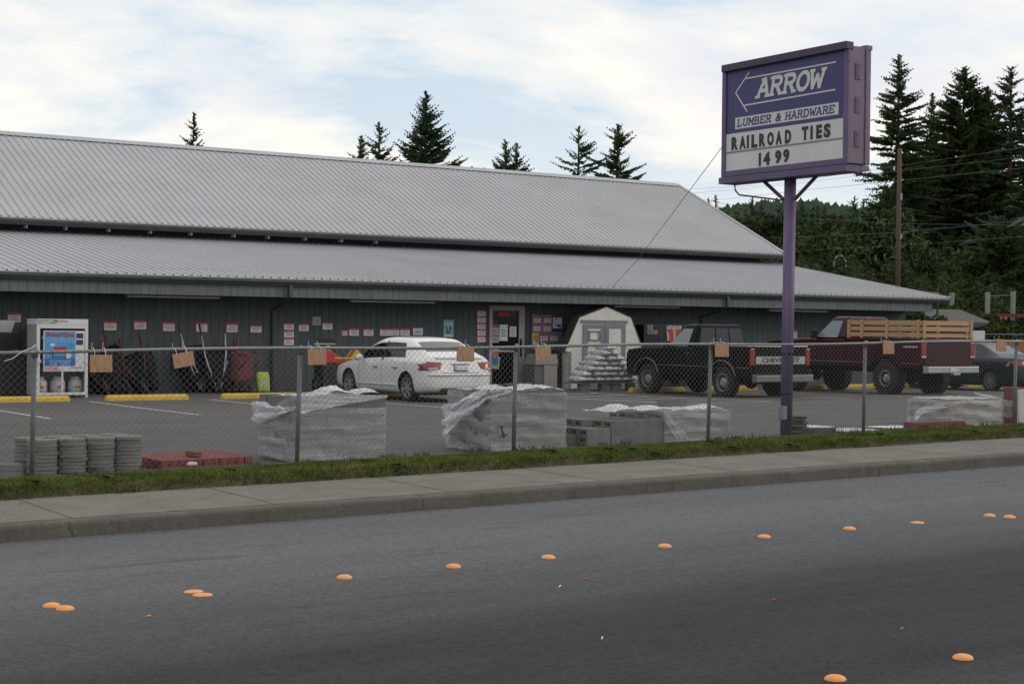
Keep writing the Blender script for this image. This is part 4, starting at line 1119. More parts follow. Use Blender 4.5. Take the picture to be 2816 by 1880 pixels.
# concrete blocks
def block_mesh(L=.39, W=.19, H=.19, holes='Z'):
    mb = MB().mat('block')
    # shell with two hollows along one axis
    t = .035
    def bx(*a): mb.box(*a)
    if holes == 'Z':
        bx(-L / 2, L / 2, -W / 2, -W / 2 + t, 0, H); bx(-L / 2, L / 2, W / 2 - t, W / 2, 0, H)
        for c in (-L / 2 + t / 2, 0, L / 2 - t / 2): bx(c - t / 2, c + t / 2, -W / 2 + t, W / 2 - t, .0005, H - .0005)
        mb.mat('hole').box(-L / 2 + t, L / 2 - t, -W / 2 + t, W / 2 - t, .002, .02)
    elif holes == 'Y':
        bx(-L / 2, L / 2, -W / 2, W / 2, 0, t); bx(-L / 2, L / 2, -W / 2, W / 2, H - t, H)
        for c in (-L / 2 + t / 2, 0, L / 2 - t / 2): bx(c - t / 2, c + t / 2, -W / 2 + .0005, W / 2 - .0005, t, H - t)
        mb.mat('hole').box(-L / 2 + t, L / 2 - t, -.01, .01, t, H - t)
    else:   # thin block, small hollows showing on the end that faces -X; length along Y
        bx(-W / 2, W / 2, -L / 2, L / 2, 0, H)
        mb.mat('hole')
        for c in (-.135, -.075, .075, .135): mb.box(-W / 2 - .0015, -W / 2 + .01, c - .024, c + .024, H * .28, H * .74)
    return mb
bkZ = block_mesh().build('concrete_block', None); bkF = block_mesh(.39, .19, .095, 'X').build('thin_block', None)
used = set()
def put(src, x, y, z, rot, lb, grp, cat='concrete block'):
    o = src if src.name not in used else src.copy()
    if src.name in used: COL.objects.link(o)
    used.add(src.name)
    o.location = (x, y, z); o.rotation_euler = (0, 0, rot); return tag(o, lb, cat, grp)
def pallet(x0, x1, y0, y1, lb):
    z = gz((x0 + x1) / 2, (y0 + y1) / 2)
    t = thing('wooden_pallet', lb, 'pallet', ((x0 + x1) / 2, (y0 + y1) / 2, z), 0, 'pallets under the wrapped blocks')
    hx, hy = (x1 - x0) / 2, (y1 - y0) / 2
    for k in range(6):
        yy = -hy + .05 + k * (2 * hy - .1) / 5
        MB().box(-hx, hx, yy - .045, yy + .045, .085, .105).build('board', 'pallet_wood', t)
    for k in (-1, 0, 1):
        MB().box(k * (hx - .03) - .03, k * (hx - .03) + .03, -hy, hy, 0, .083).build('bearer', 'pallet_wood', t)
    return z
def wrapped(x0, x1, y0, y1, rows, lb_b, lb_p, tone=0):
    z = gz((x0 + x1) / 2, (y0 + y1) / 2) - .104
    n, m = 3, 5
    for r in range(rows):
        for i in range(n):
            for j in range(m):
                if 0 < i < n - 1 and 0 < j < m - 1 and r < rows - 1: continue
                put(bkZ, lerp(x0, x1, (i + .5) / n) + rg.gauss(0, .004), lerp(y0, y1, (j + .5) / m) + rg.gauss(0, .003), z + .107 + r * .191, 0, lb_b, lb_b + 's' if False else 'concrete blocks under stretch film')
    return z
def film(name, x0, x1, y0, y1, z0, z1, lb, m='film', amp=.010, top=True, seed=1, n=1.0):
    r5 = random.Random(seed)
    per = [(x0, y0), (x1, y0), (x1, y1), (x0, y1)]
    pts = []
    for (ax, ay), (bx_, by) in zip(per, per[1:] + per[:1]):
        L = math.hypot(bx_ - ax, by - ay); k = int(L / .05)
        nxm, nym = (by - ay) / L, -(bx_ - ax) / L
        for i in range(k): pts.append((lerp(ax, bx_, i / k), lerp(ay, by, i / k), nxm, nym, i / k))
    mbf = MB(); rowsz = frange(z0, z1, .035); gridp = []
    for zi, z in enumerate(rowsz):
        row = []
        for (x, y, nx_, ny_, t_) in pts + pts[:1]:
            wv = amp * (math.sin(zi * 1.1 + t_ * 5) * .6 + .8 * math.sin(t_ * 19 + zi * .7 + seed) * .4 + r5.uniform(-.5, .5))
            o_ = .012 + wv * .8 + (.012 if zi % 5 == 0 else 0)
            row.append((x + nx_ * o_, y + ny_ * o_, z + .01 * math.sin(t_ * 6)))
        gridp.append(row)
    mbf.grid(gridp)
    if top:
        k1, k2 = 14, 12
        mbf.grid([[(lerp(x0, x1, i / k1), lerp(y0, y1, j / k2), z1 + .008 + r5.uniform(0, .02)) for i in range(k1 + 1)] for j in range(k2 + 1)])
    o = mbf.build(name, m, smooth=True)
    return tag(o, lb, 'plastic wrap')
def flap(name, curve, widths, dirv, lb, m='film_dense', seed=2, crumple=.02, parent=None, k2=10):
    # a crumpled strip following curve points, spread along dirv
    r5 = random.Random(seed); g_ = []
    P_ = []
    for i in range(len(curve) - 1):
        for k in range(5): P_.append((lerp(Vector(curve[i]), Vector(curve[i + 1]), k / 5), lerp(widths[i], widths[i + 1], k / 5)))
    P_.append((Vector(curve[-1]), widths[-1]))
    for p, wd in P_:
        g_.append([p + Vector(dirv) * (wd * (j / k2 - .5)) + Vector((r5.gauss(0, 1), r5.gauss(0, 1), r5.gauss(0, 1))) * crumple * .22 + Vector((math.sin(j * 1.1 + p.z * 14) * .4, -abs(math.sin(j * .9 + p.x * 7 + p.y * 5)), math.sin(p.y * 11 + j) * .3)) * crumple * 1.1 for j in range(k2 + 1)])
    o = MB().grid(g_).build(name, m, parent, smooth=True)
    if parent is None: tag(o, lb, 'plastic wrap')
    return o
# first pallet
A0, A1, AY0, AY1 = 8.12, 9.27, 16.62, 17.66
zA = wrapped(A0, A1, AY0, AY1, 4, 'grey concrete block under clear film on the left wrapped pallet', 'wooden pallet under the left wrapped block stack')
tA = zA + .107 + .191 * 4; zA += .10
f = film('stretch_film', A0, A1, AY0, AY1, zA + .03, tA - .13, 'clear stretch film wound round the left block stack', seed=4)
def child_flap(par, *a, **k): 
    o = flap(*a, parent=par, **k); return o
child_flap(f, 'folded_band', [(A0 - .0, AY0 - .03, tA - .06), (A0 + .4, AY0 - .035, tA - .035), (A0 + .8, AY0 - .03, tA - .02), (A1 + .01, AY0 - .03, tA + .0)], [.26, .17, .09, .03], (0, 0, 1), '', seed=5, crumple=.012)
child_flap(f, 'crumpled_tail', [(A0 - .035, AY0 - .0, tA - .13), (A0 - .04, AY0 + .25, tA - .16), (A0 - .045, AY0 + .6, tA - .20), (A0 - .06, AY1 + .02, tA - .22), (A0 - .07, AY1 + .08, tA - .24)], [.03, .06, .17, .27, .30], (0, 0, 1), '', seed=6, crumple=.03)
child_flap(f, 'crossing_tail', [(A0 - .03, AY0 - .01, tA - .06), (A0 - .035, AY0 + .3, tA - .10), (A0 - .04, AY0 + .6, tA - .16)], [.22, .13, .04], (0, 0, 1), '', 'film', seed=16, crumple=.01)
def heap(par, name, x0, x1, y0, y1, z, prof, m='film_dense', seed=3, mb_n=26):
    r5 = random.Random(seed); g_ = []
    for j in range(9):
        v_ = j / 8; row = []
        for i in range(mb_n + 1):
            u_ = i / mb_n; k = u_ * (len(prof) - 1); k0 = int(min(k, len(prof) - 2)); h = lerp(prof[k0], prof[k0 + 1], k - k0)
            row.append((lerp(x0, x1, u_), lerp(y0, y1, v_), z + .72 * h * math.sin(math.pi * min(1, .18 + v_ * .9)) + r5.uniform(-.005, .005) + .007 * math.sin(i * 1.3 + j * 1.7)))
        g_.append(row)
    return MB().grid(g_).build(name, m, par, smooth=True)
heap(f, 'film_heap', A0 + .05, A1 - .02, AY0 + .05, AY1 - .4, tA + .008, [.005, .01, .02, .06, .14, .16, .07, .05, .09, .12, .04])
# second pallet
B0, B1, BY0, BY1 = 10.84, 12.0, 16.72, 17.74
zB = wrapped(B0, B1, BY0, BY1, 4, 'grey concrete block under clear film on the middle wrapped pallet', 'wooden pallet under the middle wrapped block stack')
tB = zB + .107 + .191 * 4; zB += .10
f = film('stretch_film', B0, B1, BY0, BY1, zB + .0, tB - .02, 'clear stretch film wound round the middle block stack', seed=14, amp=.02)
child_flap(f, 'hanging_tail', [(B0 + .25, BY0 - .03, tB + .02), (B0 - .02, BY0 + .05, tB - .03), (B0 - .10, BY0 + .35, tB - .16), (B0 - .16, BY0 + .62, tB - .30), (B0 - .20, BY0 + .85, tB - .40), (B0 - .15, BY0 + .80, tB - .55)], [.06, .14, .26, .30, .36, .30], (.12, .25, .95), '', seed=8, crumple=.045)
heap(f, 'film_heap', B0 + .0, B1 + .02, BY0 - .01, BY1 - .35, tB - .0, [.03, .09, .12, .06, .04, .05, .10, .12, .09, .10, .08, .04, .02], seed=9)
o = MB().tube([(B0 + .12, BY0 - .06, zB + .33), (B0 + .17, BY0 - .06, zB + .20)], .012, 6).tube([(B0 + .08, BY0 - .065, zB + .345), (B0 + .17, BY0 - .065, zB + .33)], .010, 6).tube([(B0 + .13, BY0 - .06, zB + .22), (B0 + .22, BY0 - .07, zB + .235)], .010, 6).build('wire_hook', 'barrow_red')
tag(o, 'small dark red metal hook lying against the middle wrapped stack', 'hook')
# open stack of thin blocks stepping up to the third pallet
C0 = 12.45
TB = 'thin grey blocks in the open stepped stack'
def thin(x, y, zrow, lb): put(bkF, x, y, .050 + zrow * .0955, 0, lb, TB)
lbC = 'thin grey hollow block in the open stepped stack between the wrapped pallets'
thin(12.26, 17.15, 0, lbC); thin(12.26, 17.15, 1, lbC); 
for r in range(3):
    for (x, y) in ((C0, 16.92), (C0 + .192, 16.92), (C0, 17.32), (C0 + .192, 17.32)): thin(x, y, r, lbC)
for r in range(4):
    for i in range(5):
        for j in range(2):
            if j == 1 and r < 3 and i > 0: continue
            x = C0 + .40 + i * .192; thin(x, 16.92 + j * .40, r, lbC)
thin(C0 + .208, 17.32, 3, lbC)
# third pallet, low, half wrapped
D0, D1, DY0, DY1 = 13.62, 14.80, 16.72, 17.75
lbD = 'thin grey block under clear film on the right wrapped stack beside the purple pole'
for r in range(4):
    for i in range(6):
        for j in range(3):
            if 0 < i < 5 and j == 1 and r < 3: continue
            put(bkF, lerp(D0, D1, (i + .5) / 6), DY0 + .2 + j * .40, gz(14.2, 17) + .005 + r * .0955, 0, lbD, 'thin blocks under film beside the pole') if r * 18 + i * 3 + j < 60 else None
zD = gz(14.2, 17); tD = zD + .41
f = film('stretch_film', D0 + .02, D1 + .02, DY0, DY1 + .15, zD + .0, tD, 'clear stretch film over the low block stack left of the purple pole', seed=24, amp=.015, m='film')
heap(f, 'film_heap', D0 - .75, D1, DY0 + .1, DY1 - .2, tD + .015, [.01, .11, .16, .05, .05, .05, .12, .07, .05, .05, .06, .05, .06, .07, .11, .04], seed=12, mb_n=34)
child_flap(f, 'slanting_tail', [(D0 + .0, DY0 - .03, tD + .03), (D0 + .12, DY0 - .05, tD - .15), (D0 + .28, DY0 - .06, tD - .33), (D0 + .33, DY0 - .06, tD - .38)], [.10, .18, .24, .26], (1, 0, .1), '', 'film', seed=13, crumple=.02)
o = put(bkZ, 0, 0, 0, 0, 'single grey block lying on the film of the low stack left of the purple pole', None); qx = onY(1842, 1135, 17.35)
o.location = (qx.x, 17.30, tD + .045); o.rotation_euler = (0, 0, R_(-4)); o.scale = (1.05, .9, .55)
# rough stones beside the pole
sxp = onY(2200, 1180, 16.7).x
for k in range(7):
    o = MB().lathe([(.001, 0), (.13, .002), (.145, .02), (.14, .035), (.12, .042), (.001, .043)], 'Z', 9).build('flat_stone', 'block_dark')
    o.location = (sxp + rg.gauss(0, .02), 16.75 + rg.gauss(0, .015), gz(sxp, 16.75) + k * .0432); o.rotation_euler = (0, 0, rg.uniform(0, 6))
    o.scale = (.75, 1, 1)
    tag(o, 'rough dark flat stone in the small stack right of the purple pole', 'stone', 'flat stones stacked by the purple pole')
# low slabs under sheeting and right hand stack
def slab(u0, u1, v, y, h, lb, m='block_dark', cat='paver', dep=.5, cap=None):
    a = onY(u0, v, y); b = onY(u1, v, y); zt = (a.z + b.z) / 2
    z0 = gz((a.x + b.x) / 2, y)
    mb = MB().mat(m)
    nl = max(1, int(round((zt - z0) / h))); hh = (zt - z0) / nl
    first_ = None
    for k in range(nl):
        nseg = max(1, int((b.x - a.x) / .4))
        for i in range(nseg):
            o = MB().box(lerp(a.x, b.x, i / nseg) + .003, lerp(a.x, b.x, (i + 1) / nseg) - .003, y, y + dep, z0 + k * hh + .001, z0 + (k + 1) * hh).build('slab', m, off=((a.x + b.x) / 2, y, z0), bevel=.005)
            o.location = ((a.x + b.x) / 2, y, z0); tag(o, lb, cat, lb.replace('slab', 'slabs', 1) if False else 'low slabs right of the purple pole')
    if cap:
        g_ = [[(lerp(a.x, b.x, i / 16), y - .02 + (dep + .04) * j / 5, zt + .012 + rg.uniform(0, .016)) for i in range(17)] for j in range(6)]
        o = MB().grid(g_).build('plastic_sheet', 'film_dense', smooth=True); tag(o, cap, 'plastic sheet')
slab(2240, 2300, 1178, 16.8, .06, 'short dark grey slab in the low pile right of the flat stones', 'block_dark', cap='pale plastic sheet lying on the short dark slabs right of the pole')
slab(2300, 2420, 1187, 16.8, .05, 'low grey slab under white sheeting right of the purple pole', 'block', cap='white plastic sheet along the low grey slabs before the fence')
slab(2440, 2530, 1179, 16.85, .05, 'low grey slab beside the red pavers at right', 'block', cap='white plastic sheet between the low slabs and the red pavers')
# red low stack + beige wrapped stack
a = onY(2512, 1163, 16.55); b = onY(2662, 1158, 16.55)
zr0 = gz(a.x, 16.6); nlr = 2
for k in range(nlr):
    for i in range(int((b.x - a.x) / .1)):
        for j in range(1): brick(a.x + .05 + i * .1, 16.66 + j * .1, zr0 + .01 + k * .0585, 0, 'red paver brick in the low stack in front of the dusty wrapped stack at right', 'red pavers in the low right stack')
E0, E1, EY0_, EY1_ = 19.42, 20.62, 16.78, 17.65
zE = gz(20, 17)
for r in range(4):
    for i in range(6):
        for j in range(2):
            put(bkF, lerp(E0, E1, (i + .5) / 6), EY0_ + .24 + j * .40, zE + .0 + r * .0955, 0, 'thin block under dusty film in the stack at the right post', 'thin blocks in the right wrapped stack')
f = film('stretch_film', E0, E1, EY0_, EY1_, zE, zE + .42, 'dusty stretch film round the stack left of the last fence post', 'film_beige', .02, True, 31)
child_flap(f, 'hanging_tail', [(E0 + .3, EY0_ - .02, zE + .40), (E0 - .1, EY0_ + .1, zE + .33), (E0 - .35, EY0_ + .25, zE + .28), (E0 - .48, EY0_ + .3, zE + .17)], [.05, .08, .09, .12], (0, .2, 1), '', seed=33, crumple=.02)
child_flap(f, 'raised_corner', [(E1 - .3, EY0_ + .3, zE + .52), (E1 - .15, EY0_ + .15, zE + .46), (E1, EY0_, zE + .42)], [.02, .05, .06], (0, 0, 1), '', seed=34, crumple=.01)
# red column stack at the right edge with its pale wrap, then a pale board
a = onY(2786, 1065, 16.9); b = onY(2816, 1065, 16.9)
zc = gz(a.x, 16.9); nrow = int((a.z - zc) / .0585)
for k in range(nrow):
    for i in range(3):
        brick(a.x + .06 + i * .1, 17.0, zc + k * .0585, 0, 'red paver brick in the tall stack at the right edge behind the last post', 'red pavers in the tall right stack')
o = film('stretch_film', a.x, a.x + .42, 16.93, 17.10, zc + .1, zc + .38, 'torn stretch film round the tall red stack at the right edge', 'film', .02, False, 41)
o = MB().box(onY(2803, 1100, 16.6).x, onY(2803, 1100, 16.6).x + .5, 16.6, 16.64, zc, a.z - .02).build('board', 'sign_white', bevel=.004); tag(o, 'pale upright board at the right edge in front of the tall red stack', 'board')

# ------------------------------------------------------------------ along the store wall
# gas bottle cage
GY = 34.55
a = onY(102, 877, GY); b = onY(243, 877, GY)
gx0, gx1 = a.x, b.x; gxc = (gx0 + gx1) / 2; hw = (gx1 - gx0) / 2
gT = zat(172, 877, GY); gB = 0.0
cage = thing('gas_cage', 'white propane exchange cabinet with blue poster on its door', 'gas cabinet', (gxc, GY, 0))
dp = .75
def zc_(v): return zat(172, v, GY)
zh = zc_(893)
MB().box(-hw, hw, 0, dp, zh, gT).build('header', 'cage_white', cage, bevel=.006)
fr = MB(); t = .07
zb_ = zc_(1086); zd = zc_(903)
fr.box(-hw, -hw + t, 0, .05, zb_, zh - .002).box(hw - t, hw, 0, .05, zb_, zh - .002).box(-hw + t, hw - t, 0, .05, zd, zh - .002).box(-hw + t, hw - t, 0, .05, zb_, zb_ + .06)
fr.box(-.02, .02, 0, .03, zb_ + .06, zc_(1018)); fr.build('door_frame', 'cage_white', cage, bevel=.004)
cg2 = MB().box(-hw + .01, -hw + .03, .05, dp, zb_, zh - .002).box(hw - .03, hw - .01, .05, dp, zb_, zh - .002).box(-hw + .03, hw - .03, dp - .02, dp, zb_, zh - .002).box(-hw + .03, hw - .03, .05, dp - .02, zb_, zb_ + .02).box(-hw + .03, hw - .03, .05, dp - .02, (zb_ + zh) / 2, (zb_ + zh) / 2 + .02)
cg2.build('cage_body', 'cage_grey', cage)
for sx_ in (-1, 1): MB().box(sx_ * hw - (.0 if sx_ < 0 else .05), sx_ * hw + (.05 if sx_ < 0 else 0), .0, .05, 0, zb_).build('leg', 'cage_white', cage)
for sx_ in (-1, 1): MB().box(sx_ * (hw - .055) - .03, sx_ * (hw - .055) + .03, -.03, -.002, zc_(997), zc_(990)).build('latch', 'cage_white', cage)
def PXc(u): return onY(u, 950, GY).x - gxc
px0, px1, pz0, pz1 = PXc(119), PXc(232), zc_(1021), zc_(909)
MB().box(px0, px1, -.012, -.003, pz0, pz1).build('poster_board', 'cage_white', cage)
bx0_, bx1_, bz0, bz1 = PXc(122), PXc(207), zc_(1006), zc_(911)
MB().box(bx0_, bx1_, -.015, -.0125, bz0 + .18, bz1).build('poster', 'poster_blue', cage)
MB().box(bx0_, bx1_, -.0155, -.0125, bz0, bz0 + .178).build('poster_foot', 'poster_deep', cage)
for vv in (916, 934): MB().box(PXc(209), PXc(228), -.016, -.0125, zc_(vv + 14), zc_(vv)).build('price_label', 'navy', cage); 
cxp = (bx0_ + bx1_) / 2
text('lettering', 'AmeriGas', .155, 'bright_red', cage, faceY(cxp, -.018, zc_(920)), 1.0, 'CENTER', .004)
text('lettering', 'No Wait, No Worry', .095, 'poster_text', cage, faceY(cxp, -.018, zc_(930)), 1.0)
text('lettering', 'Cylinder Exchange', .095, 'poster_text', cage, faceY(cxp, -.018, zc_(937.5)), 1.0)
text('lettering', 'Guaranteed', .10, 'poster_text', cage, faceY(cxp, -.018, zc_(992)), 1.0)
text('lettering', 'Full Tank!', .115, 'poster_text', cage, faceY(cxp, -.018, zc_(1000)), 1.0)
text('lettering', 'FLAMMABLE', .062, 'bright_red', cage, faceY(PXc(140.5), -.014, zc_(1011)), 1.0)
text('lettering', 'NO SMOKING', .062, 'bright_red', cage, faceY(PXc(142), -.014, zc_(1017)), 1.0)
text('lettering', 'PROPANE', .055, 'bright_red', cage, faceY(PXc(211), -.014, zc_(1011)), 1.0)
text('lettering', 'PLACE EMPTY TANK\nNEXT TO CABINET', .052, 'ink', cage, faceY(PXc(130), -.002, zc_(884.5)), .95)
text('lettering', 'AmeriGas', .075, 'bright_red', cage, faceY(PXc(167), -.002, zc_(883)), 1.0)
# the picture on the poster: a grill with a red lid under a puff of steam
g_ = MB().mat('bright_red').box(cxp - .14, cxp + .14, -.018, -.0157, zc_(962), zc_(953)).mat('ink').box(cxp - .24, cxp + .24, -.0185, -.0157, zc_(966), zc_(962.5)).box(cxp - .18, cxp - .15, -.018, -.0157, zc_(984), zc_(966)).box(cxp + .10, cxp + .13, -.018, -.0157, zc_(984), zc_(966)).box(cxp - .18, cxp + .13, -.018, -.0157, zc_(982), zc_(980)).mat('cage_white').box(cxp - .22, cxp - .12, -.018, -.0157, zc_(952), zc_(944)).lathe([(.001, -.018), (.085, -.018), (.085, -.0157), (.001, -.0157)], 'Y', 14, (cxp + .17, 0, zc_(975)))
g_.build('grill_picture', None, cage)
for sx_ in (-.42, -.02, .38):
    tk = thing('gas_bottle', 'grey white gas bottle at the %s of the bottom shelf of the white cabinet' % ('left' if sx_ < -.1 else ('middle' if sx_ < .1 else 'right')), 'gas bottle', (gxc + sx_, GY + .28, zb_ + .025), 0, 'gas bottles in the white cabinet')
    MB().lathe([(.12, 0), (.12, .02), (.155, .04), (.165, .08), (.165, .25), (.14, .30), (.06, .325), (.001, .326)], 'Z', 18).build('body', 'tank', tk, smooth=True)
    MB().lathe([(.105, .290), (.108, .37), (.100, .37), (.098, .290)], 'Z', 14, caps=False).build('collar', 'tank', tk)
    MB().box(-.05, .05, -.1675, -.163, .12, .18).build('label_plate', 'light_rust', tk)
# black cabinet at the far left
bc = thing('storage_cabinet', 'black metal cabinet with pale hood in the shade at the far left of the wall', 'cabinet', (onY(35, 1000, 35.6).x, 35.6, 0))
ch = zat(35, 955, 35.6)
MB().box(-1.3, .62, 0, .9, .03, ch).build('body', 'black_plastic', bc, bevel=.01)
MB().box(-1.3, .2, .1, .8, ch + .001, ch + .32).build('upper_box', 'black_plastic', bc, bevel=.01)
MB().prism([(-1.3, ch + .33), (-.0, ch + .33), (.08, ch + .60), (-1.2, ch + .62)], .1, .7, 'Y').build('hood', 'cage_grey', bc, bevel=.01)
MB().box(.02, .14, -.004, -.001, .95, 1.03).build('badge', 'cage_grey', bc)
pn = MB().box(onY(77, 900, 36.5).x, onY(100, 900, 36.5).x, 36.5, 36.55, 0, zat(85, 898, 36.5)).build('panel_board', 'siding'); tag(pn, 'grey green upright panel leaning against the wall left of the gas cabinet', 'panel')

# wheelbarrows stood on their noses against the wall
def wheelbarrow(name, lb, tray, tube, grip, loc, rz, tilt, L=1.5, side=1):
    t = thing(name, lb, 'wheelbarrow', loc, 0, 'wheelbarrows stood on end against the wall')
    t.rotation_euler = (R_(-tilt), R_(side), rz)
    # local: handles run up +Z, tray opens towards +Y (wall), underside to -Y
    for s in (-1, 1):
        pts = [(s * .05, -.02, .10), (s * .14, -.04, .45), (s * .25, -.05, .95), (s * .29, -.02, L)]
        MB().tube(pts, .018, 8).build('handle', tube, t, smooth=True)
        MB().tube([(s * .286, -.023, L - .17), (s * .292, -.018, L + .02)], .024, 8).build('grip', grip, t)
        MB().tube([(s * .22, -.05, .80), (s * .24, -.26, .70), (s * .16, -.26, .48), (s * .16, -.04, .50)], .014, 6).build('leg', tube, t)
    g_ = []
    rows = [(.0, .30, .98), (.06, .32, 1.02), (.20, .24, .90), (.235, .20, .84)]
    mbt = MB(); ring = []
    for (dy_, hw_, zt) in ((.24, .42, 1.20), (.08, .38, 1.14), (-.055, .27, 1.0)):
        zb2 = .10 if dy_ > .2 else (.16 if dy_ > .0 else .28); nb = .24 if dy_ > .2 else .17
        ring.append([(-hw_, dy_, zt - .1), (-hw_ + .06, dy_, zt), (hw_ - .06, dy_, zt), (hw_, dy_, zt - .1), (nb + .08, dy_, zb2 + .12), (nb, dy_, zb2), (-nb, dy_, zb2), (-nb - .08, dy_, zb2 + .12)])
    vs = [q for r_ in ring for q in r_]; n = 8
    mbt.add(vs, [(i * n + k, i * n + (k + 1) % n, (i + 1) * n + (k + 1) % n, (i + 1) * n + k) for i in range(2) for k in range(n)] + [tuple(range(16, 24))])
    mbt.build('tray', tray, t, smooth=False, fixn=True)
    w_ = MB().lathe([(.09, -.03), (.17, -.045), (.195, -.02), (.195, .02), (.17, .045), (.09, .03)], 'X', 20, (0, -.05, .17), caps=False).build('wheel', 'tyre', t, smooth=True)
    MB().lathe([(.001, -.02), (.09, -.025), (.09, .025), (.001, .02)], 'X', 16, (0, -.05, .17)).build('rim', 'rim', w_)
    MB().tube([(-.05, -.02, .10), (0, -.16, .16), (.05, -.02, .10)], .012, 6).build('nose_bar', tube, t)
    return t
def xw(u, Y=35.9): return onY(u, 1050, Y).x
wheelbarrow('wheelbarrow', 'black tray wheelbarrow with red handles leaning left, beside the gas cabinet', 'barrow_black', 'barrow_red', 'barrow_red', (xw(292), 35.75, 0), R_(-28), 20, 1.55, -19)
wheelbarrow('wheelbarrow', 'black tray wheelbarrow with red handles, tray edge seen against the grey wall', 'barrow_black', 'barrow_red', 'barrow_red', (xw(400), 35.75, 0), R_(-30), 20, 1.5, -24)
wheelbarrow('wheelbarrow', 'black tray wheelbarrow behind the plywood tag, mostly hidden', 'barrow_black', 'barrow_red', 'barrow_red', (xw(345), 36.0, 0), R_(25), 14, 1.3, -8)
wheelbarrow('wheelbarrow', 'black wheelbarrow with grey tube handles and black grips, front one', 'barrow_black', 'barrow_grey', 'black_plastic', (xw(590), 35.6, 0), R_(-18), 17, 1.62, -5)
wheelbarrow('wheelbarrow', 'black wheelbarrow with grey tube handles and black grips, half behind the front one', 'barrow_black', 'barrow_grey', 'black_plastic', (xw(560), 36.0, 0), R_(10), 12, 1.66, -6)
def hand_truck(lb, x, y, rz, h=1.35):
    t = thing('hand_truck', lb, 'hand truck', (x, y, 0), rz, 'dark red hand trucks by the wall'); t.rotation_euler = (R_(-10), 0, rz)
    for s in (-1, 1):
        MB().tube([(s * .20, 0, .12), (s * .20, 0, h * .78), (s * .15, -.03, h)], .017, 8).build('rail', 'barrow_red', t)
        w_ = MB().lathe([(.06, -.03), (.12, -.04), (.135, 0), (.12, .04), (.06, .03)], 'X', 16, (s * .27, .07, .13), caps=False).build('wheel', 'tyre', t, smooth=True)
        MB().lathe([(.001, -.02), (.06, -.025), (.06, .025), (.001, .02)], 'X', 12, (s * .27, .07, .13)).build('rim', 'cage_white', w_)
    MB().box(-.17, .17, -.018, .012, .30, h * .72).build('back_panel', 'barrow_red', t, bevel=.01)
    MB().box(-.22, .22, -.28, 0, .02, .035).build('toe_plate', 'barrow_red', t)
    MB().tube([(-.2, 0, h * .74), (0, -.02, h * .76), (.2, 0, h * .74)], .015, 6).build('crossbar', 'barrow_red', t)
    MB().tube([(.20, -.01, h * .70), (.42, -.03, h * .68), (.44, -.03, h * .62), (.22, -.01, h * .42)], .017, 8).build('loop_handle', 'barrow_red', t, smooth=True)
    return t
wheelbarrow('wheelbarrow', 'dark red tray wheelbarrow stood on end behind the red hand trucks', 'barrow_red', 'barrow_red', 'barrow_red', (xw(645), 36.05, 0), R_(12), 12, 1.25, -3)
hand_truck('dark red hand truck with loop handle, right one, behind the yellow green sack', xw(672), 35.8, R_(-8), 1.42)
hand_truck('dark red hand truck beside the grey handled wheelbarrows, left one', xw(632), 35.95, R_(-30), 1.34)
o = MB().box(-.20, .20, -.14, .14, 0, .22).build('dark_bundle', 'soil', bevel=.05); o.location = (xw(706, 35.6), 35.6, 0); tag(o, 'dark brown bundle at the foot of the red hand trucks', 'bundle')
def sack(name, lb, m, x, y, z, sx_, sy_, sz_, rot=0, grp=None, cat='sack', seed=1, tilt=0):
    r5 = random.Random(seed); g_ = []
    n1, n2 = 12, 10
    vs = []
    for i in range(n1 + 1):
        u_ = i / n1 * 2 - 1
        wz = max(0, 1 - abs(u_) ** 3.2) ** .55
        wy = 1 - .12 * abs(u_) ** 6
        for k in range(n2):
            a_ = 2 * math.pi * k / n2
            c_, s_ = math.cos(a_), math.sin(a_)
            c_ = math.copysign(abs(c_) ** .75, c_); s_ = math.copysign(abs(s_) ** .9, s_)
            vs.append((c_ * sx_ * wy + r5.gauss(0, .006), u_ * sy_, (s_ * wz * .5 + .5) * sz_ * (1 + r5.gauss(0, .03)) if abs(u_) < .99 else sz_ * .5 + s_ * .012))
    fs = [(i * n2 + k, i * n2 + (k + 1) % n2, (i + 1) * n2 + (k + 1) % n2, (i + 1) * n2 + k) for i in range(n1) for k in range(n2)] + [tuple(range(n2))[::-1], tuple(n1 * n2 + k for k in range(n2))]
    o = MB().add(vs, fs).build(name, m, smooth=True); o.location = (x, y, z); o.rotation_euler = (tilt, 0, rot); tag(o, lb, cat, grp); return o
ys = thing('fertiliser_sack', 'yellow and green printed sack standing by the dark downspout', 'sack', (xw(724, 35.5), 35.5, 0))
o = sack('body', '', 'bag_yellow', 0, 0, .25, .17, .25, .16, 0); [o.__delitem__(k) for k in ('label', 'category')]; o.parent = ys; o.location = (0, .08, .25); o.rotation_euler = (R_(80), 0, 0)
MB().box(-.12, .12, -.085, -.078, .06, .30).build('print_panel', 'bag_green', ys)
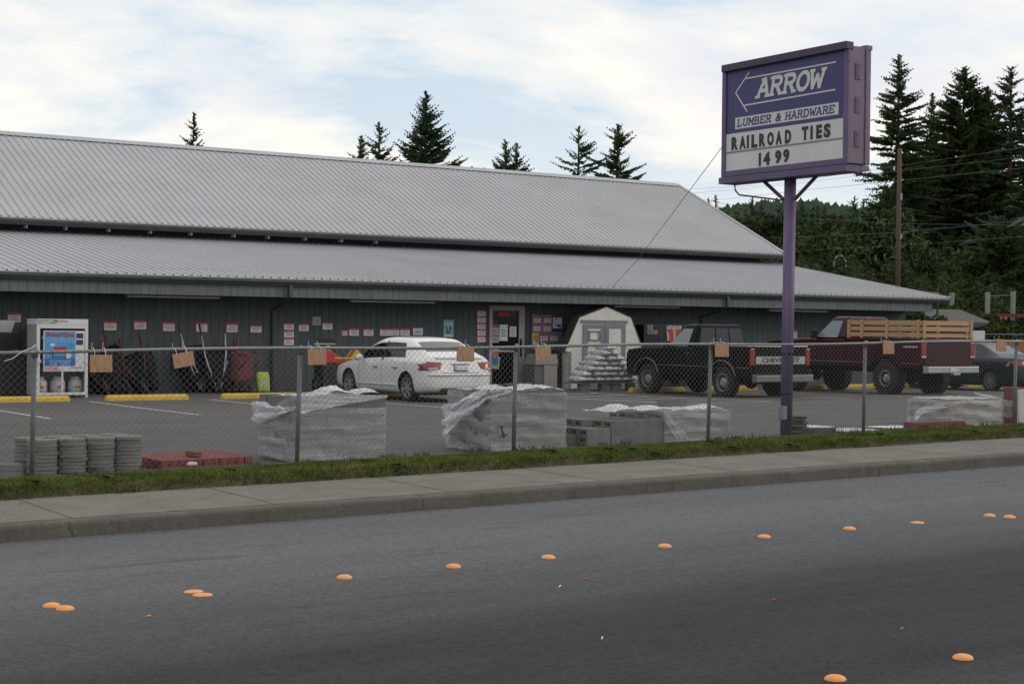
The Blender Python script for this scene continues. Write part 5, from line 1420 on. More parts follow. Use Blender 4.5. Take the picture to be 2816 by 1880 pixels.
# red and yellow powered tiller beyond the sedan bonnet
tx = onY(905, 1000, 35.4).x
tl = thing('garden_tiller', 'red and yellow garden machine with dark engine block left of the white sedan', 'garden machine', (tx, 35.4, 0))
def tz(v): return zat(905, v, 35.4)
MB().box(-.28, .30, -.2, .3, .05, tz(1000)).build('engine_block', 'black_plastic', tl, bevel=.03)
MB().prism([(-.30, tz(995)), (.95, tz(1003)), (.95, tz(988)), (.30, tz(984)), (-.05, tz(962)), (-.30, tz(968))], -.12, .2, 'Y').build('deck', 'bright_red', tl, bevel=.02)
MB().prism([(.45, tz(984)), (1.0, tz(990)), (.75, tz(958)), (.62, tz(958))], -.06, .0, 'Y').build('chute', 'bright_yellow', tl, bevel=.01)
MB().tube([(.45, -.09, tz(990)), (.68, -.10, tz(957))], .035, 8).build('chute_arm', 'bright_red', tl)
MB().box(.1, .62, -.13, -.122, tz(986), tz(982)).build('yellow_stripe', 'bright_yellow', tl)
MB().lathe([(.07, 0), (.08, .10), (.05, .16), (.001, .17)], 'Z', 12, (-.02, .05, tz(968))).build('tank', 'bag_green', tl)
MB().box(-.25, .2, .1, .16, tz(950), tz(931)).build('control_box', 'black_plastic', tl)
MB().box(-.38, .2, .06, .10, tz(947), tz(944)).build('green_strip', 'bag_green', tl)
for s in (-1, 1):
    w_ = MB().lathe([(.08, -.05), (.18, -.06), (.20, 0), (.18, .06), (.08, .05)], 'X', 18, (s * .3, .05, .2), caps=False).build('wheel', 'tyre', tl, smooth=True); MB().lathe([(.001, -.03), (.08, -.035), (.08, .035), (.001, .03)], 'X', 12, (s * .3, .05, .2)).build('rim', 'rim_dull', w_)
# litter bin
qx0, qx1, qxm = onY(1471, 1000, 35.7).x, onY(1533, 1000, 35.7).x, onY(1497, 1000, 35.7).x
bn = thing('litter_bin', 'beige square litter bin with sloped hood and grey green side, left of the shed', 'bin', (qxm, 35.7, 0), R_(0))
zt_, zs_ = zat(1500, 974, 35.7), zat(1500, 1003, 35.7)
W1 = qx1 - qxm; Lx = .42
# the bin is turned: beige face to the front, darker panel on its left side
rotb = thing
MB().box(0, W1, 0, .55, .02, zs_).build('front_panel', 'bin_beige', bn, bevel=.01)
MB().box(qx0 - qxm + .02, -.002, .04, .55, .02, zs_ - .01).build('side_panel', 'bin_grey', bn, bevel=.01)
MB().prism([(qx0 - qxm, zs_ + .002), (W1 + .02, zs_ + .002), (W1 - .03, zt_), (qx0 - qxm + .10, zt_)], -.02, .55, 'Y').build('hood', 'bin_beige', bn, bevel=.01)
# blocks by the door
for k, (u0, u1) in enumerate(((1382, 1432), (1433, 1460))):
    p = onY((u0 + u1) / 2, 1070, 34.6)
    bk = block_mesh(.42, .20, .20, 'Y').build('concrete_block', None) if k == 0 else MB().box(-.17, .17, -.1, .1, 0, .20).build('concrete_block', 'block', bevel=.005)
    bk.location = (p.x, 34.6, 0)
    tag(bk, ('grey hollow block on the ground before the store door, its two holes showing' if k == 0 else 'plain grey block end beside the hollow block before the door'), 'concrete block')

# ------------------------------------------------------------------ garden shed
SY = 35.62
def sxz(u, v): p = onY(u, v, SY); return p.x, p.z
xl, xr = sxz(1563, 1050)[0], sxz(1757, 1050)[0]
pk, shl, shr, el, er = sxz(1668, 844), sxz(1593, 873), sxz(1735, 873), sxz(1553, 966), sxz(1769, 966)
shed = thing('garden_shed', 'small cream gambrel roofed garden shed with blue grey trimmed double doors', 'shed', ((xl + xr) / 2, SY, 0)); o3 = tuple(shed.location)
SD = .30
wl_ = [(xl, 0), (xr, 0), (xr, er[1] + .1), (er[0] - .02, er[1]), shr, pk, shl, (el[0] + .02, el[1]), (xl, el[1] + .1)]
wl2 = [(xl, 0), (xr, 0), (xr, er[1] + .04), shr, pk, shl, (xl, el[1] + .04)]
def lerp2(p, q, t): return (lerp(p[0], q[0], t), lerp(p[1], q[1], t))
MB().prism([(xl, 0), (xr, 0), (xr, er[1]), er, shr, pk, shl, el, (xl, el[1])], SY, SY + SD, 'Y').build('wall', 'shed_cream', shed, off=o3, fixn=True)
rt = MB()
for p, q in ((el, shl), (shl, pk), (pk, shr), (shr, er)):
    L = math.hypot(q[0] - p[0], q[1] - p[1]); ex, ez = -(q[1] - p[1]) / L * .03, (q[0] - p[0]) / L * .03
    rt.prism([p, q, (q[0] + ex, q[1] + ez), (p[0] + ex, p[1] + ez)], SY - .012, SY + SD + .02, 'Y')
rt.build('roof', 'shed_roof', shed, off=o3, fixn=True)
tr = MB()
def rect(mb, u0, v0, u1, v1, d=.02): a_, b_ = sxz(u0, v0), sxz(u1, v1); mb.box(a_[0], b_[0], SY - d, SY - .001, b_[1], a_[1])
rect(tr, 1597, 879.5, 1725, 889, .035)
tr.build('door_header', 'shed_trim', shed, off=o3)
MB().box(xl - .0, xl + .075, SY - .02, SY - .001, .0, el[1] - .01).build('corner_trim', 'shed_trim', shed, off=o3); MB().box(xr - .075, xr, SY - .02, SY - .001, .0, er[1] - .01).build('corner_trim', 'shed_trim', shed, off=o3)
for k, (u0, u1) in enumerate(((1603, 1660), (1661, 1717))):
    d = MB(); a_, b_ = sxz(u0, 891), sxz(u1, 1062); x0_, x1_, z1_, z0_ = a_[0], b_[0], a_[1], b_[1]; f_ = .16
    d.box(x0_, x0_ + f_, SY - .032, SY - .002, z0_, z1_).box(x1_ - f_ + .02, x1_, SY - .032, SY - .002, z0_, z1_).box(x0_ + f_, x1_ - f_ + .02, SY - .032, SY - .002, z1_ - .12, z1_).box(x0_ + f_, x1_ - f_ + .02, SY - .032, SY - .002, z0_, z0_ + .12)
    dd = d.build('door', 'shed_trim', shed, off=o3)
    MB().box(x0_ + f_ + .001, x1_ - f_ + .019, SY - .020, SY - .003, z0_ + .121, z1_ - .121).build('door_panel', 'shed_cream', dd, off=o3)
    if k == 0:
        w_ = MB(); rect(w_, 1616, 909, 1649, 913, .045); rect(w_, 1616, 933, 1649, 938, .045); rect(w_, 1616, 913, 1621, 933, .045); rect(w_, 1644, 913, 1649, 933, .045); w2 = w_.build('window_frame', 'shed_trim', dd, off=o3)
# sacks on a board carried by blocks
bb0, bb1 = onY(1586, 1050, 33.9).x, onY(1753, 1050, 33.9).x
by = 33.75
o = MB().box(bb0 - .02, bb1, by, by + .75, .20, .225).build('base_board', 'pallet_wood'); tag(o, 'brown board on grey blocks carrying the pyramid of sacks', 'board')
for k, u in enumerate((1614, 1670, 1700, 1742)):
    o = put(bkZ, onY(u, 1060, by).x, by + .14 + .0, 0, 0, 'grey block under the sack board, %s' % ('leftmost', 'second from left', 'third from left', 'rightmost')[k], 'blocks under the sack board'); o.scale = (.75 if k < 3 else .6, 1, 1.02)
zrow = .225; counts = [7, 6, 5, 4, 3, 2, 1]; hz = .150
ordn = ['bottom', 'second', 'third', 'fourth', 'fifth', 'sixth', 'top']
pitchb = (bb1 - bb0) / 7.0
for r, n in enumerate(counts):
    xc0 = (bb0 + bb1) / 2 + (.01 * r)
    for i in range(n):
        x = xc0 + (i - (n - 1) / 2) * pitchb + rg.gauss(0, .012)
        sack('sack', 'silver grey filled sack in the %s row of the pyramid before the shed' % ordn[r], 'bag_silver', x, by + .38 + rg.gauss(0, .02), zrow + r * hz * .93, .132, .36 + .02 * rg.random(), hz * 1.12, rg.gauss(0, .07), 'silver grey sacks stacked in a pyramid', 'sack', r * 10 + i)
# drinks machine
vY = 35.75
a = onY(1771, 892, vY); b = onY(1896, 892, vY)
vm = thing('vending_machine', 'black drinks vending machine with white words and a red cup picture behind the black pickup', 'vending machine', ((a.x + b.x) / 2, vY, 0)); o3 = tuple(vm.location)
MB().box(a.x, b.x, vY, vY + .8, .02, a.z).build('cabinet', 'vending', vm, off=o3, bevel=.012)
MB().box(lerp(a.x, b.x, .37), lerp(a.x, b.x, .385), vY - .004, vY - .001, .2, a.z - .04).build('door_seam', 'ink', vm, off=o3)
p = onY(1790, 900, vY); p2 = onY(1792, 913, vY)
text('lettering', 'ICE', .155, 'lamp_white', vm, faceY(p.x - o3[0] - .13, -.006, p.z), .9, 'LEFT', .003)
text('lettering', 'COLD', .155, 'lamp_white', vm, faceY(p.x - o3[0] - .13, -.006, p2.z), .9, 'LEFT', .003)
p3 = onY(1795, 935, vY); text('lettering', 'Drinks', .20, 'cup_red', vm, faceY(p3.x - o3[0], -.006, p3.z - .02), 1.0) if False else None
cx = onY(1853, 930, vY).x - o3[0]; z1_ = zat(1853, 902, vY); z0_ = zat(1853, 950, vY)
MB().prism([(cx - .28, z1_), (cx + .28, z1_), (cx + .22, z0_), (cx - .22, z0_)], -.010, -.002, 'Y').build('cup_picture', 'cup_red', vm)
MB().prism([(cx - .03, z1_ + .0), (cx + .05, z1_), (cx + .06, z0_), (cx - .02, z0_)], -.014, -.0105, 'Y').prism([(cx - .29, z1_ - .05), (cx - .2, z1_ - .16), (cx - .18, z0_), (cx - .24, z0_)], -.014, -.0105, 'Y').build('cup_stripe', 'lamp_white', vm)
mbx = MB()
for k in range(6): mbx.lathe([(.001, -.012), (.06, -.012), (.06, -.004), (.001, -.004)], 'Y', 9, (cx - .23 + k * .09, 0, z1_ + .01 + .02 * (k % 2)))
mbx.build('ice_picture', 'lamp_white', vm)
# ------------------------------------------------------------------ vehicles (local frame: nose to +Y, ground at z=0)
def bake(o):
    dg = bpy.context.evaluated_depsgraph_get(); dg.update()
    me = bpy.data.meshes.new_from_object(o.evaluated_get(dg)); o.modifiers.clear(); o.data = me; return o
def wheel(par, x, y, r, wd, rimm='rim', spokes=7, rr=.62, hub='chrome', side=1, deep=.0):
    t = MB().lathe([(r * rr, -wd / 2), (r * .90, -wd / 2), (r * .985, -wd * .36), (r, 0), (r * .985, wd * .36), (r * .90, wd / 2), (r * rr, wd / 2)], 'X', 32, (x, y, r), caps=False)
    t.lathe([(r * rr, -wd * .3), (.001, -wd * .3)], 'X', 32, (x, y, r), caps=False)
    for k in range(28 if r > .4 else 0):                                   # tread blocks
        a = 2 * math.pi * k / 28
        M4 = Matrix.Translation((x, y, r)) @ Matrix.Rotation(a, 4, 'X')
        t.box(-wd * .46, wd * .46, -.018, .018, r * .985, r * 1.015, M4)
    o = t.build('wheel', 'tyre', par, smooth=False)
    f = x + side * wd * (.36 - deep)
    rm = MB()
    R2 = r * rr
    rm.lathe([(R2 * 1.0, f + side * wd * .12), (R2 * .93, f + side * wd * .13), (R2 * .90, f - side * .01), (R2 * .86, f - side * .03)], 'X', 32, (0, y, r), caps=False)
    if spokes:
        for k in range(spokes):
            a = 2 * math.pi * k / spokes
            M4 = Matrix.Translation((f, y, r)) @ Matrix.Rotation(a, 4, 'X')
            rm.box(-.012, .012, -R2 * .10, R2 * .10, R2 * .12, R2 * .92, M4)
        rm.lathe([(.001, f + side * .02), (R2 * .2, f + side * .018), (R2 * .24, f - side * .01)], 'X', 16, (0, y, r), caps=False)
    else:
        rm.lathe([(R2 * .86, f - side * .03), (R2 * .62, f - side * .05), (R2 * .50, f + side * .0), (R2 * .34, f + side * .01), (R2 * .30, f + side * .05), (.001, f + side * .05)], 'X', 28, (0, y, r), caps=False)
        for k in range(6):
            a = 2 * math.pi * k / 6; rm.lathe([(.001, f + side * .012), (R2 * .07, f + side * .010), (R2 * .07, f - side * .01)], 'X', 6, (0, y + math.cos(a) * R2 * .42, r + math.sin(a) * R2 * .42), caps=False)
    rm.build('rim', rimm, o)
    return o
def loft_body(par, ST, axles, ar, az, paint, underz=.16, glass_rows=(5,), side_i=(5, 8), rear_i=(3,), front_i=(7,), rear_glass='car_glass', lvl=2, side_glass='car_glass'):
    # ST: (yl, yt, wl, zb, zsh, zbelt, wt, zt)
    rings = []
    for (yl, yt, wl, zb, zsh, zbelt, wt, zt) in ST:
        zm = zb + (zsh - zb) * .45
        r_ = [(0, yl, zb), (.80 * wl, yl, zb), (.965 * wl, yl, zb + .05), (1.0 * wl, yl, zm), (.985 * wl, yl, zsh), (.94 * wl, lerp(yl, yt, .04), zbelt)]
        r_ += [(wt, lerp(yl, yt, .92), zbelt + (zt - zbelt) * .90), (wt * .92, yt, zbelt + (zt - zbelt) * .965), (wt * .5, yt, zt), (0, yt, zt + .004)]
        rings.append(r_ + [(-x, y, z) for x, y, z in r_[-2:0:-1]])
    n = len(rings[0]); V = [q for r_ in rings for q in r_]; F = []; mi = []
    half = 10
    for i in range(len(rings) - 1):
        for k in range(n):
            F.append((i * n + k, (i + 1) * n + k, (i + 1) * n + (k + 1) % n, i * n + (k + 1) % n))
            j = k if k < half - 1 else n - 1 - k           # row index, mirrored
            g_ = 0
            if j in glass_rows and side_i[0] <= i < side_i[1]: g_ = 1
            if i in rear_i and j in (7, 8): g_ = 2
            if i in front_i and j in (7, 8): g_ = 1
            mi.append(g_)
    F.append(tuple(range(n))); mi.append(0); F.append(tuple((len(rings) - 1) * n + k for k in range(n))[::-1]); mi.append(0)
    me = bpy.data.meshes.new('body'); me.from_pydata(V, [], F)
    bm = bmesh.new(); bm.from_mesh(me); bmesh.ops.recalc_face_normals(bm, faces=bm.faces); bm.to_mesh(me); bm.free()
    me.polygons.foreach_set('material_index', mi)
    for m in (paint, 'car_glass', rear_glass, 'underbody'): me.materials.append(mt[m])
    o = bpy.data.objects.new('body', me); COL.objects.link(o)
    s = o.modifiers.new('s', 'SUBSURF'); s.levels = lvl; s.render_levels = lvl
    bake(o)
    # wheel arches
    for ya in axles:
        c = MB().lathe([(ar, -1.2), (ar, -.42)], 'X', 40, (0, ya, az)).lathe([(ar, .42), (ar, 1.2)], 'X', 40, (0, ya, az)).build('cut', 'underbody')
        b = o.modifiers.new('b', 'BOOLEAN'); b.operation = 'DIFFERENCE'; b.solver = 'EXACT'; b.object = c
        bake(o); bpy.data.objects.remove(c)
    me = o.data
    bm = bmesh.new(); bm.from_mesh(me)
    bvh = BVHTree.FromBMesh(bm)
    bm.free()
    out = []
    for idx, nm in ((1, 'window'), (2, 'rear_window')):
        bm = bmesh.new(); bm.from_mesh(me)
        bmesh.ops.delete(bm, geom=[f for f in bm.faces if f.material_index != idx], context='FACES')
        if nm == 'window':
            for key, test in (('window', lambda c: c.x < -.0 and abs(c.x) > .45), ('window', lambda c: c.x > 0 and abs(c.x) > .45), ('windscreen', lambda c: abs(c.x) <= .45)):
                pass
            groups = {}
            bm.faces.ensure_lookup_table(); seen = set(); parts = []
            for f in bm.faces:
                if f.index in seen: continue
                st = [f]; seen.add(f.index); isl = []
                while st:
                    q = st.pop(); isl.append(q.index)
                    for e in q.edges:
                        for l in e.link_faces:
                            if l.index not in seen: seen.add(l.index); st.append(l)
                parts.append(isl)
            for isl in parts:
                b2 = bm.copy(); b2.faces.ensure_lookup_table(); ks = set(isl)
                bmesh.ops.delete(b2, geom=[f for f in b2.faces if f.index not in ks], context='FACES')
                m2 = bpy.data.meshes.new(nm); b2.to_mesh(m2); b2.free(); out.append((nm, m2, side_glass))
        else:
            m2 = bpy.data.meshes.new(nm); bm.to_mesh(m2); out.append((nm, m2, rear_glass))
        bm.free()
    bm = bmesh.new(); bm.from_mesh(me); bmesh.ops.delete(bm, geom=[f for f in bm.faces if f.material_index in (1, 2)], context='FACES')
    bm.to_mesh(me); bm.free()
    for m2 in [x[1] for x in out]: m2.polygons.foreach_set('use_smooth', [True] * len(m2.polygons))
    me.polygons.foreach_set('use_smooth', [True] * len(me.polygons))
    for nm, m2, mm in out:
        if len(m2.polygons) == 0: continue
        m2.materials.clear(); m2.materials.append(mt[mm]); q = bpy.data.objects.new(nm, m2); COL.objects.link(q); q.parent = par
    o.parent = par
    try: me.set_sharp_from_angle(angle=R_(50))
    except Exception: pass
    return o, bvh
def patch(bvh, corners, d, name, m, par, n=(8, 6), off=.006, outline=None):
    # bilinear patch projected along d on to the body and set a little proud of it
    c = [Vector(q) for q in corners]; d = Vector(d).normalized(); G = []
    for j in range(n[1] + 1):
        row = []
        for i in range(n[0] + 1):
            u_, v_ = i / n[0], j / n[1]
            p = (c[0] * (1 - u_) + c[1] * u_) * (1 - v_) + (c[3] * (1 - u_) + c[2] * u_) * v_
            hit = bvh.ray_cast(p - d * 4.0, d)
            q = hit[0] if hit[0] is not None else bvh.find_nearest(p)[0]
            row.append(q - d * off)
        G.append(row)
    mb = MB().grid(G)
    nn = (n[0] + 1) * (n[1] + 1)
    o = mb.build(name, m, par, smooth=True)
    s = o.modifiers.new('solid', 'SOLIDIFY'); s.thickness = off * 1.5; s.offset = 0
    return o

# --- white sedan
civ = thing('sedan', 'white four door sedan with red tail lamps parked nose to the store', 'car', (18.30, 31.62, gz(18.5, 31)), 0)
L = 4.49; H = L / 2
def Y(u): return u - H
ST = [(Y(.03), Y(.06), .62, .36, .62, .68, .50, .72),
      (Y(.10), Y(.13), .82, .24, .82, .90, .70, .97),
      (Y(.30), Y(.26), .89, .20, .86, .935, .70, 1.035),
      (Y(.58), Y(.44), .905, .17, .87, .93, .70, 1.065),
      (Y(.72), Y(1.10), .905, .16, .87, .915, .62, 1.37),
      (Y(.84), Y(1.26), .905, .16, .865, .905, .63, 1.415),
      (Y(1.90), Y(2.02), .905, .16, .855, .885, .64, 1.445),
      (Y(3.02), Y(2.62), .90, .16, .83, .855, .63, 1.405),
      (Y(3.44), Y(3.50), .89, .17, .81, .835, .66, .965),
      (Y(4.10), Y(4.12), .88, .20, .75, .79, .62, .84),
      (Y(4.46), Y(4.42), .80, .22, .64, .68, .52, .71),
      (Y(4.56), Y(4.53), .62, .28, .52, .56, .42, .58)]
body, bv = loft_body(civ, ST, (Y(.93), Y(3.63)), .355, .33, 'white_car', rear_glass='car_glass_pale')
for sx_ in (-1, 1):
    for ya in (Y(.93), Y(3.63)): wheel(civ, sx_ * .77, ya, .315, .20, 'rim', 7, .70, side=sx_)
MB().box(-.70, .70, Y(.3), Y(4.2), .17, .55).build('underbody', 'underbody', civ)
# tail lamps, wrapped round the corners
for s in (-1, 1):
    patch(bv, [(s * .90, Y(.0), .70), (s * .52, Y(.0), .75), (s * .46, Y(0), .88), (s * .80, Y(0), .90)], (0, 1, 0), 'tail_lamp', 'tail_red', civ, (14, 6), .008)
    patch(bv, [(s * 1.2, Y(.10), .70), (s * 1.2, Y(.30), .74), (s * 1.2, Y(.44), .84), (s * 1.2, Y(.12), .88)], (-s, 0, 0), 'tail_lamp', 'tail_red', civ, (10, 5), .007)
    patch(bv, [(s * .80, Y(.0), .715), (s * .60, Y(.0), .735), (s * .60, Y(0), .78), (s * .80, Y(0), .765)], (0, 1, 0), 'reverse_lamp', 'lamp_clear', civ, (6, 3), .013)
patch(bv, [(-.16, 0, .70), (.16, 0, .70), (.16, 0, .82), (-.16, 0, .82)], (0, 1, 0), 'number_plate', 'plate', civ, (4, 3), .018)
patch(bv, [(-.17, 0, .69), (.17, 0, .69), (.17, 0, .83), (-.17, 0, .83)], (0, 1, 0), 'plate_frame', 'black_plastic', civ, (4, 3), .010)
text('plate_lettering', '705 XVE', .075, 'ink', civ, faceY(0, Y(.0) - .035, .83), .9) if False else None
patch(bv, [(-.46, 0, .655), (.46, 0, .655), (.46, 0, .667), (-.46, 0, .667)], (0, 1, 0), 'boot_seam', 'bumper_grey', civ, (10, 1), .003)
patch(bv, [(-.26, 0, .84), (.26, 0, .84), (.26, 0, .855), (-.26, 0, .855)], (0, 1, 0), 'boot_grip', 'bumper_grey', civ, (10, 1), .006)
for s in (-1, 1):
    for y0_ in (Y(2.02), Y(3.10), Y(1.12)):
        patch(bv, [(s * 1.2, y0_, .28), (s * 1.2, y0_ + .010, .28), (s * 1.2, y0_ + .010 - (.14 if y0_ == Y(1.12) else 0), .92), (s * 1.2, y0_ - (.14 if y0_ == Y(1.12) else 0), .92)], (-s, 0, 0), 'door_seam', 'bumper_grey', civ, (1, 10), .002)
    patch(bv, [(s * 1.2, Y(1.35), .34), (s * 1.2, Y(3.25), .33), (s * 1.2, Y(3.25), .375), (s * 1.2, Y(1.35), .385)], (-s, 0, 0), 'sill_strip', 'white_car', civ, (14, 2), .010)
    for y0_ in (Y(1.30), Y(2.20)):
        patch(bv, [(s * 1.2, y0_, .735), (s * 1.2, y0_ + .20, .73), (s * 1.2, y0_ + .20, .76), (s * 1.2, y0_, .765)], (-s, 0, 0), 'door_handle', 'silver_band', civ, (5, 2), .018)
    MB().lathe([(.001, -.05), (.05, -.045), (.075, .0), (.055, .05), (.001, .06)], 'Y', 12, (0, 0, 0)).build('mirror', 'white_car', civ, smooth=True).matrix_local = Matrix.Translation((s * .98, Y(2.90), .94)) @ Matrix.Diagonal((1.5, 1, 1, 1))
    patch(bv, [(s * 1.2, Y(2.02), .90), (s * 1.2, Y(2.08), .90), (s * 1.2, Y(2.12), 1.33), (s * 1.2, Y(2.07), 1.33)], (-s, 0, 0), 'pillar', 'black_plastic', civ, (1, 6), .004)
patch(bv, [(-.80, 0, .60), (.80, 0, .60), (.80, 0, .635), (-.80, 0, .635)], (0, 1, 0), 'bumper_ridge', 'white_car', civ, (20, 2), .020)
patch(bv, [(-.60, 0, .965), (.60, 0, .965), (.60, 0, .99), (-.60, 0, .99)], (0, 1, 0), 'boot_lip', 'white_car', civ, (16, 2), .022)
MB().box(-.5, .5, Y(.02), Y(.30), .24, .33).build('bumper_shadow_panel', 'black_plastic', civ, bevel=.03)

# --- dark green sedan at the right edge
grn = thing('sedan', 'dark green older sedan parked at the right edge beyond the maroon pickup', 'car', (36.88, 30.95, gz(36, 31)), 0)
L = 4.45; H = L / 2
ST = [(Y(.03), Y(.05), .66, .36, .66, .76, .52, .80), (Y(.10), Y(.12), .82, .24, .88, .95, .68, .98), (Y(.50), Y(.45), .88, .20, .90, .97, .66, 1.02),
      (Y(1.00), Y(.98), .885, .17, .91, .97, .64, 1.04), (Y(1.20), Y(1.55), .885, .16, .91, .965, .55, 1.37), (Y(1.42), Y(1.75), .885, .16, .91, .96, .56, 1.40),
      (Y(2.1), Y(2.2), .885, .16, .90, .95, .57, 1.41), (Y(3.05), Y(2.66), .88, .16, .88, .92, .56, 1.38), (Y(3.30), Y(3.35), .87, .17, .84, .88, .60, .96),
      (Y(3.9), Y(3.95), .85, .20, .78, .82, .58, .86), (Y(4.34), Y(4.34), .76, .22, .66, .70, .5, .72), (Y(4.46), Y(4.45), .56, .28, .52, .56, .4, .58)]
body, bv = loft_body(grn, ST, (Y(1.0), Y(3.6)), .345, .32, 'green_paint', rear_glass='car_glass_pale', side_glass='car_glass_pale')
for sx_ in (-1, 1):
    for ya in (Y(1.0), Y(3.6)): wheel(grn, sx_ * .76, ya, .305, .19, 'rim_dull', 9, .68, side=sx_)
    patch(bv, [(sx_ * .86, 0, .72), (sx_ * .34, 0, .74), (sx_ * .34, 0, .87), (sx_ * .84, 0, .87)], (0, 1, 0), 'tail_lamp', 'tail_red', grn, (10, 5), .008)
    patch(bv, [(sx_ * 1.2, Y(.10), .72), (sx_ * 1.2, Y(.26), .74), (sx_ * 1.2, Y(.26), .86), (sx_ * 1.2, Y(.12), .87)], (-sx_, 0, 0), 'tail_lamp', 'tail_red', grn, (6, 4), .007)
    patch(bv, [(sx_ * 1.2, Y(1.45), .96), (sx_ * 1.2, Y(3.0), .935), (sx_ * 1.2, Y(3.0), .95), (sx_ * 1.2, Y(1.45), .975)], (-sx_, 0, 0), 'window_trim', 'bumper_grey', grn, (10, 1), .006)
    patch(bv, [(sx_ * 1.2, Y(2.16), .95), (sx_ * 1.2, Y(2.22), .95), (sx_ * 1.2, Y(2.22), 1.30), (sx_ * 1.2, Y(2.16), 1.30)], (-sx_, 0, 0), 'pillar', 'black_plastic', grn, (1, 6), .006)
    for y0_ in (Y(2.2), Y(3.1)):
        patch(bv, [(sx_ * 1.2, y0_, .28), (sx_ * 1.2, y0_ + .008, .28), (sx_ * 1.2, y0_ + .008, .9), (sx_ * 1.2, y0_, .9)], (-sx_, 0, 0), 'door_seam', 'underbody', grn, (1, 8), .002)
MB().box(-.70, .70, Y(.3), Y(4.2), .17, .55).build('underbody', 'underbody', grn)

# --- pickups
def pickup(name, lb, loc, rz, paint, D):
    t = thing(name, lb, 'pickup truck', loc, rz)
    L, hw, wb, ro = D['L'], D['hw'], D['wb'], D['ro']; lift, r = D['lift'], D['r']
    y0 = -L / 2; ra = y0 + ro; fa = ra + wb; y1 = L / 2
    zb = lift + .45; zrail = D['rail']; zh = D['hood']; cy0, cy1 = ra + D['cab0'], ra + D['cab1']; belt = D['belt']
    ar = D['ar']
    def arch(yc, n=12, rr=ar, a0=180, a1=0): return [(yc + rr * math.cos(R_(lerp(a0, a1, k / n))), max(zb, r + .06 + rr * .93 * math.sin(R_(lerp(a0, a1, k / n))))) for k in range(n + 1)]
    # bed: two sides with wheel openings, floor, front wall
    bed_y1 = cy0 - .03
    prof = [(y0 + .02, zrail), (y0, zrail - .05), (y0 + .02, zb + .08), (y0 + .10, zb)] + arch(ra) + [(bed_y1, zb), (bed_y1, zrail)]
    for s in (-1, 1):
        mb = MB(); a_, b_ = sorted((s * hw, s * (hw - .12)))
        mb.prism(prof, a_, b_, 'X'); mb.build('bed_side', paint, t, bevel=.022, fixn=True)
    MB().box(-hw + .13, hw - .13, y0 + .08, bed_y1, zb + .12, zb + .17).build('bed_floor', 'black_plastic', t)
    MB().box(-hw + .13, hw - .13, bed_y1 - .05, bed_y1, zb + .171, zrail).build('bed_front', paint, t)
    tg = MB().box(-hw + .125, hw - .125, y0 - .012, y0 + .06, zb + .06, zrail - .005).build('tailgate', paint, t, bevel=.015)
    # cab and front clip: one profile with wheel opening, slightly narrower at the top
    prof = [(cy0, zb), (cy0, belt)] + [(cy1 - .05, belt)] + [(cy1 + .02, belt + .01), (y1 - .55, zh), (y1 - .12, zh - .05), (y1 - .03, zh - .14), (y1, zb + .25), (y1 - .03, zb + .02)] + arch(fa, a0=0, a1=180) 
    mb = MB(); mb.prism(prof, -hw + .005, hw - .005, 'X'); cb = mb.build('cab_body', paint, t, bevel=.035, fixn=True)
    # greenhouse
    rt, rb = D['roof'], belt
    b0, b1 = cy0 + .015, cy1; t0, t1 = cy0 + .10, cy1 - D['rake']
    wb_, wt_ = hw - .06, hw - .24
    cr = [(-wb_, b0, rb), (wb_, b0, rb), (wb_, b1, rb), (-wb_, b1, rb), (-wt_, t0, rt), (wt_, t0, rt), (wt_, t1, rt), (-wt_, t1, rt)]
    gb = MB().add(cr, [(3, 2, 1, 0), (4, 5, 6, 7), (0, 1, 5, 4), (1, 2, 6, 5), (2, 3, 7, 6), (3, 0, 4, 7)]); gh = gb.build('cab_roof', paint, t, bevel=.07)
    def pane(c4, poly, nm, m, off=.012):
        c = [Vector(cr[i]) for i in c4]; nrm = (c[1] - c[0]).cross(c[3] - c[0]).normalized()
        P = [(c[0] * (1 - u) + c[1] * u) * (1 - v) + (c[3] * (1 - u) + c[2] * u) * v for u, v in poly]
        P0 = [p + nrm * (off - .010) for p in P]; P1 = [p + nrm * off for p in P]; n = len(P)
        o = MB().add(P0 + P1, [tuple(range(n))[::-1], tuple(range(n, 2 * n))] + [(k, (k + 1) % n, n + (k + 1) % n, n + k) for k in range(n)]).build(nm, m, t, fixn=True)
        return o
    # rear window in three lights, side windows, windscreen
    for u0, u1 in D['rear']: pane((0, 1, 5, 4), [(u0, .14), (u1, .14), (u1 - .0, .84), (u0 + .0, .84)], 'rear_window', 'truck_glass')
    for c4, fl in (((3, 0, 4, 7), 1), ((1, 2, 6, 5), 0)):
        poly = [(.20 if False else .06, .06), (.74, .06), (.74, .80), (.16, .80)] if fl else [(.26, .06), (.94, .06), (.84, .80), (.26, .80)]
        pane(c4, poly, 'side_window', D['sidegl'])
    pane((2, 3, 7, 6), [(.06, .06), (.94, .06), (.92, .9), (.08, .9)], 'windscreen', 'car_glass')
    # bumper, lamps, plate
    bz = zb - .02
    MB().prism([(y0 - .20, bz - .10), (y0 - .20, bz + .06), (y0 - .02, bz + .08), (y0 - .02, bz - .12)], -hw + .04, hw - .04, 'X').build('rear_bumper', D['bump'], t, bevel=.015, fixn=True)
    MB().box(-hw + .08, hw - .08, y0 - .19, y0 - .03, bz + .081, bz + .095).build('bumper_step', 'black_plastic', t)
    MB().box(-.16, .16, y0 - .215, y0 - .202, bz - .07, bz + .05).build('number_plate', 'plate', t)
    MB().prism([(y1 - .02, bz - .10), (y1 - .02, bz + .10), (y1 + .12, bz + .08), (y1 + .12, bz - .10)], -hw + .02, hw - .02, 'X').build('front_bumper', D['bump'], t, bevel=.02, fixn=True)
    lw = D['lampw']
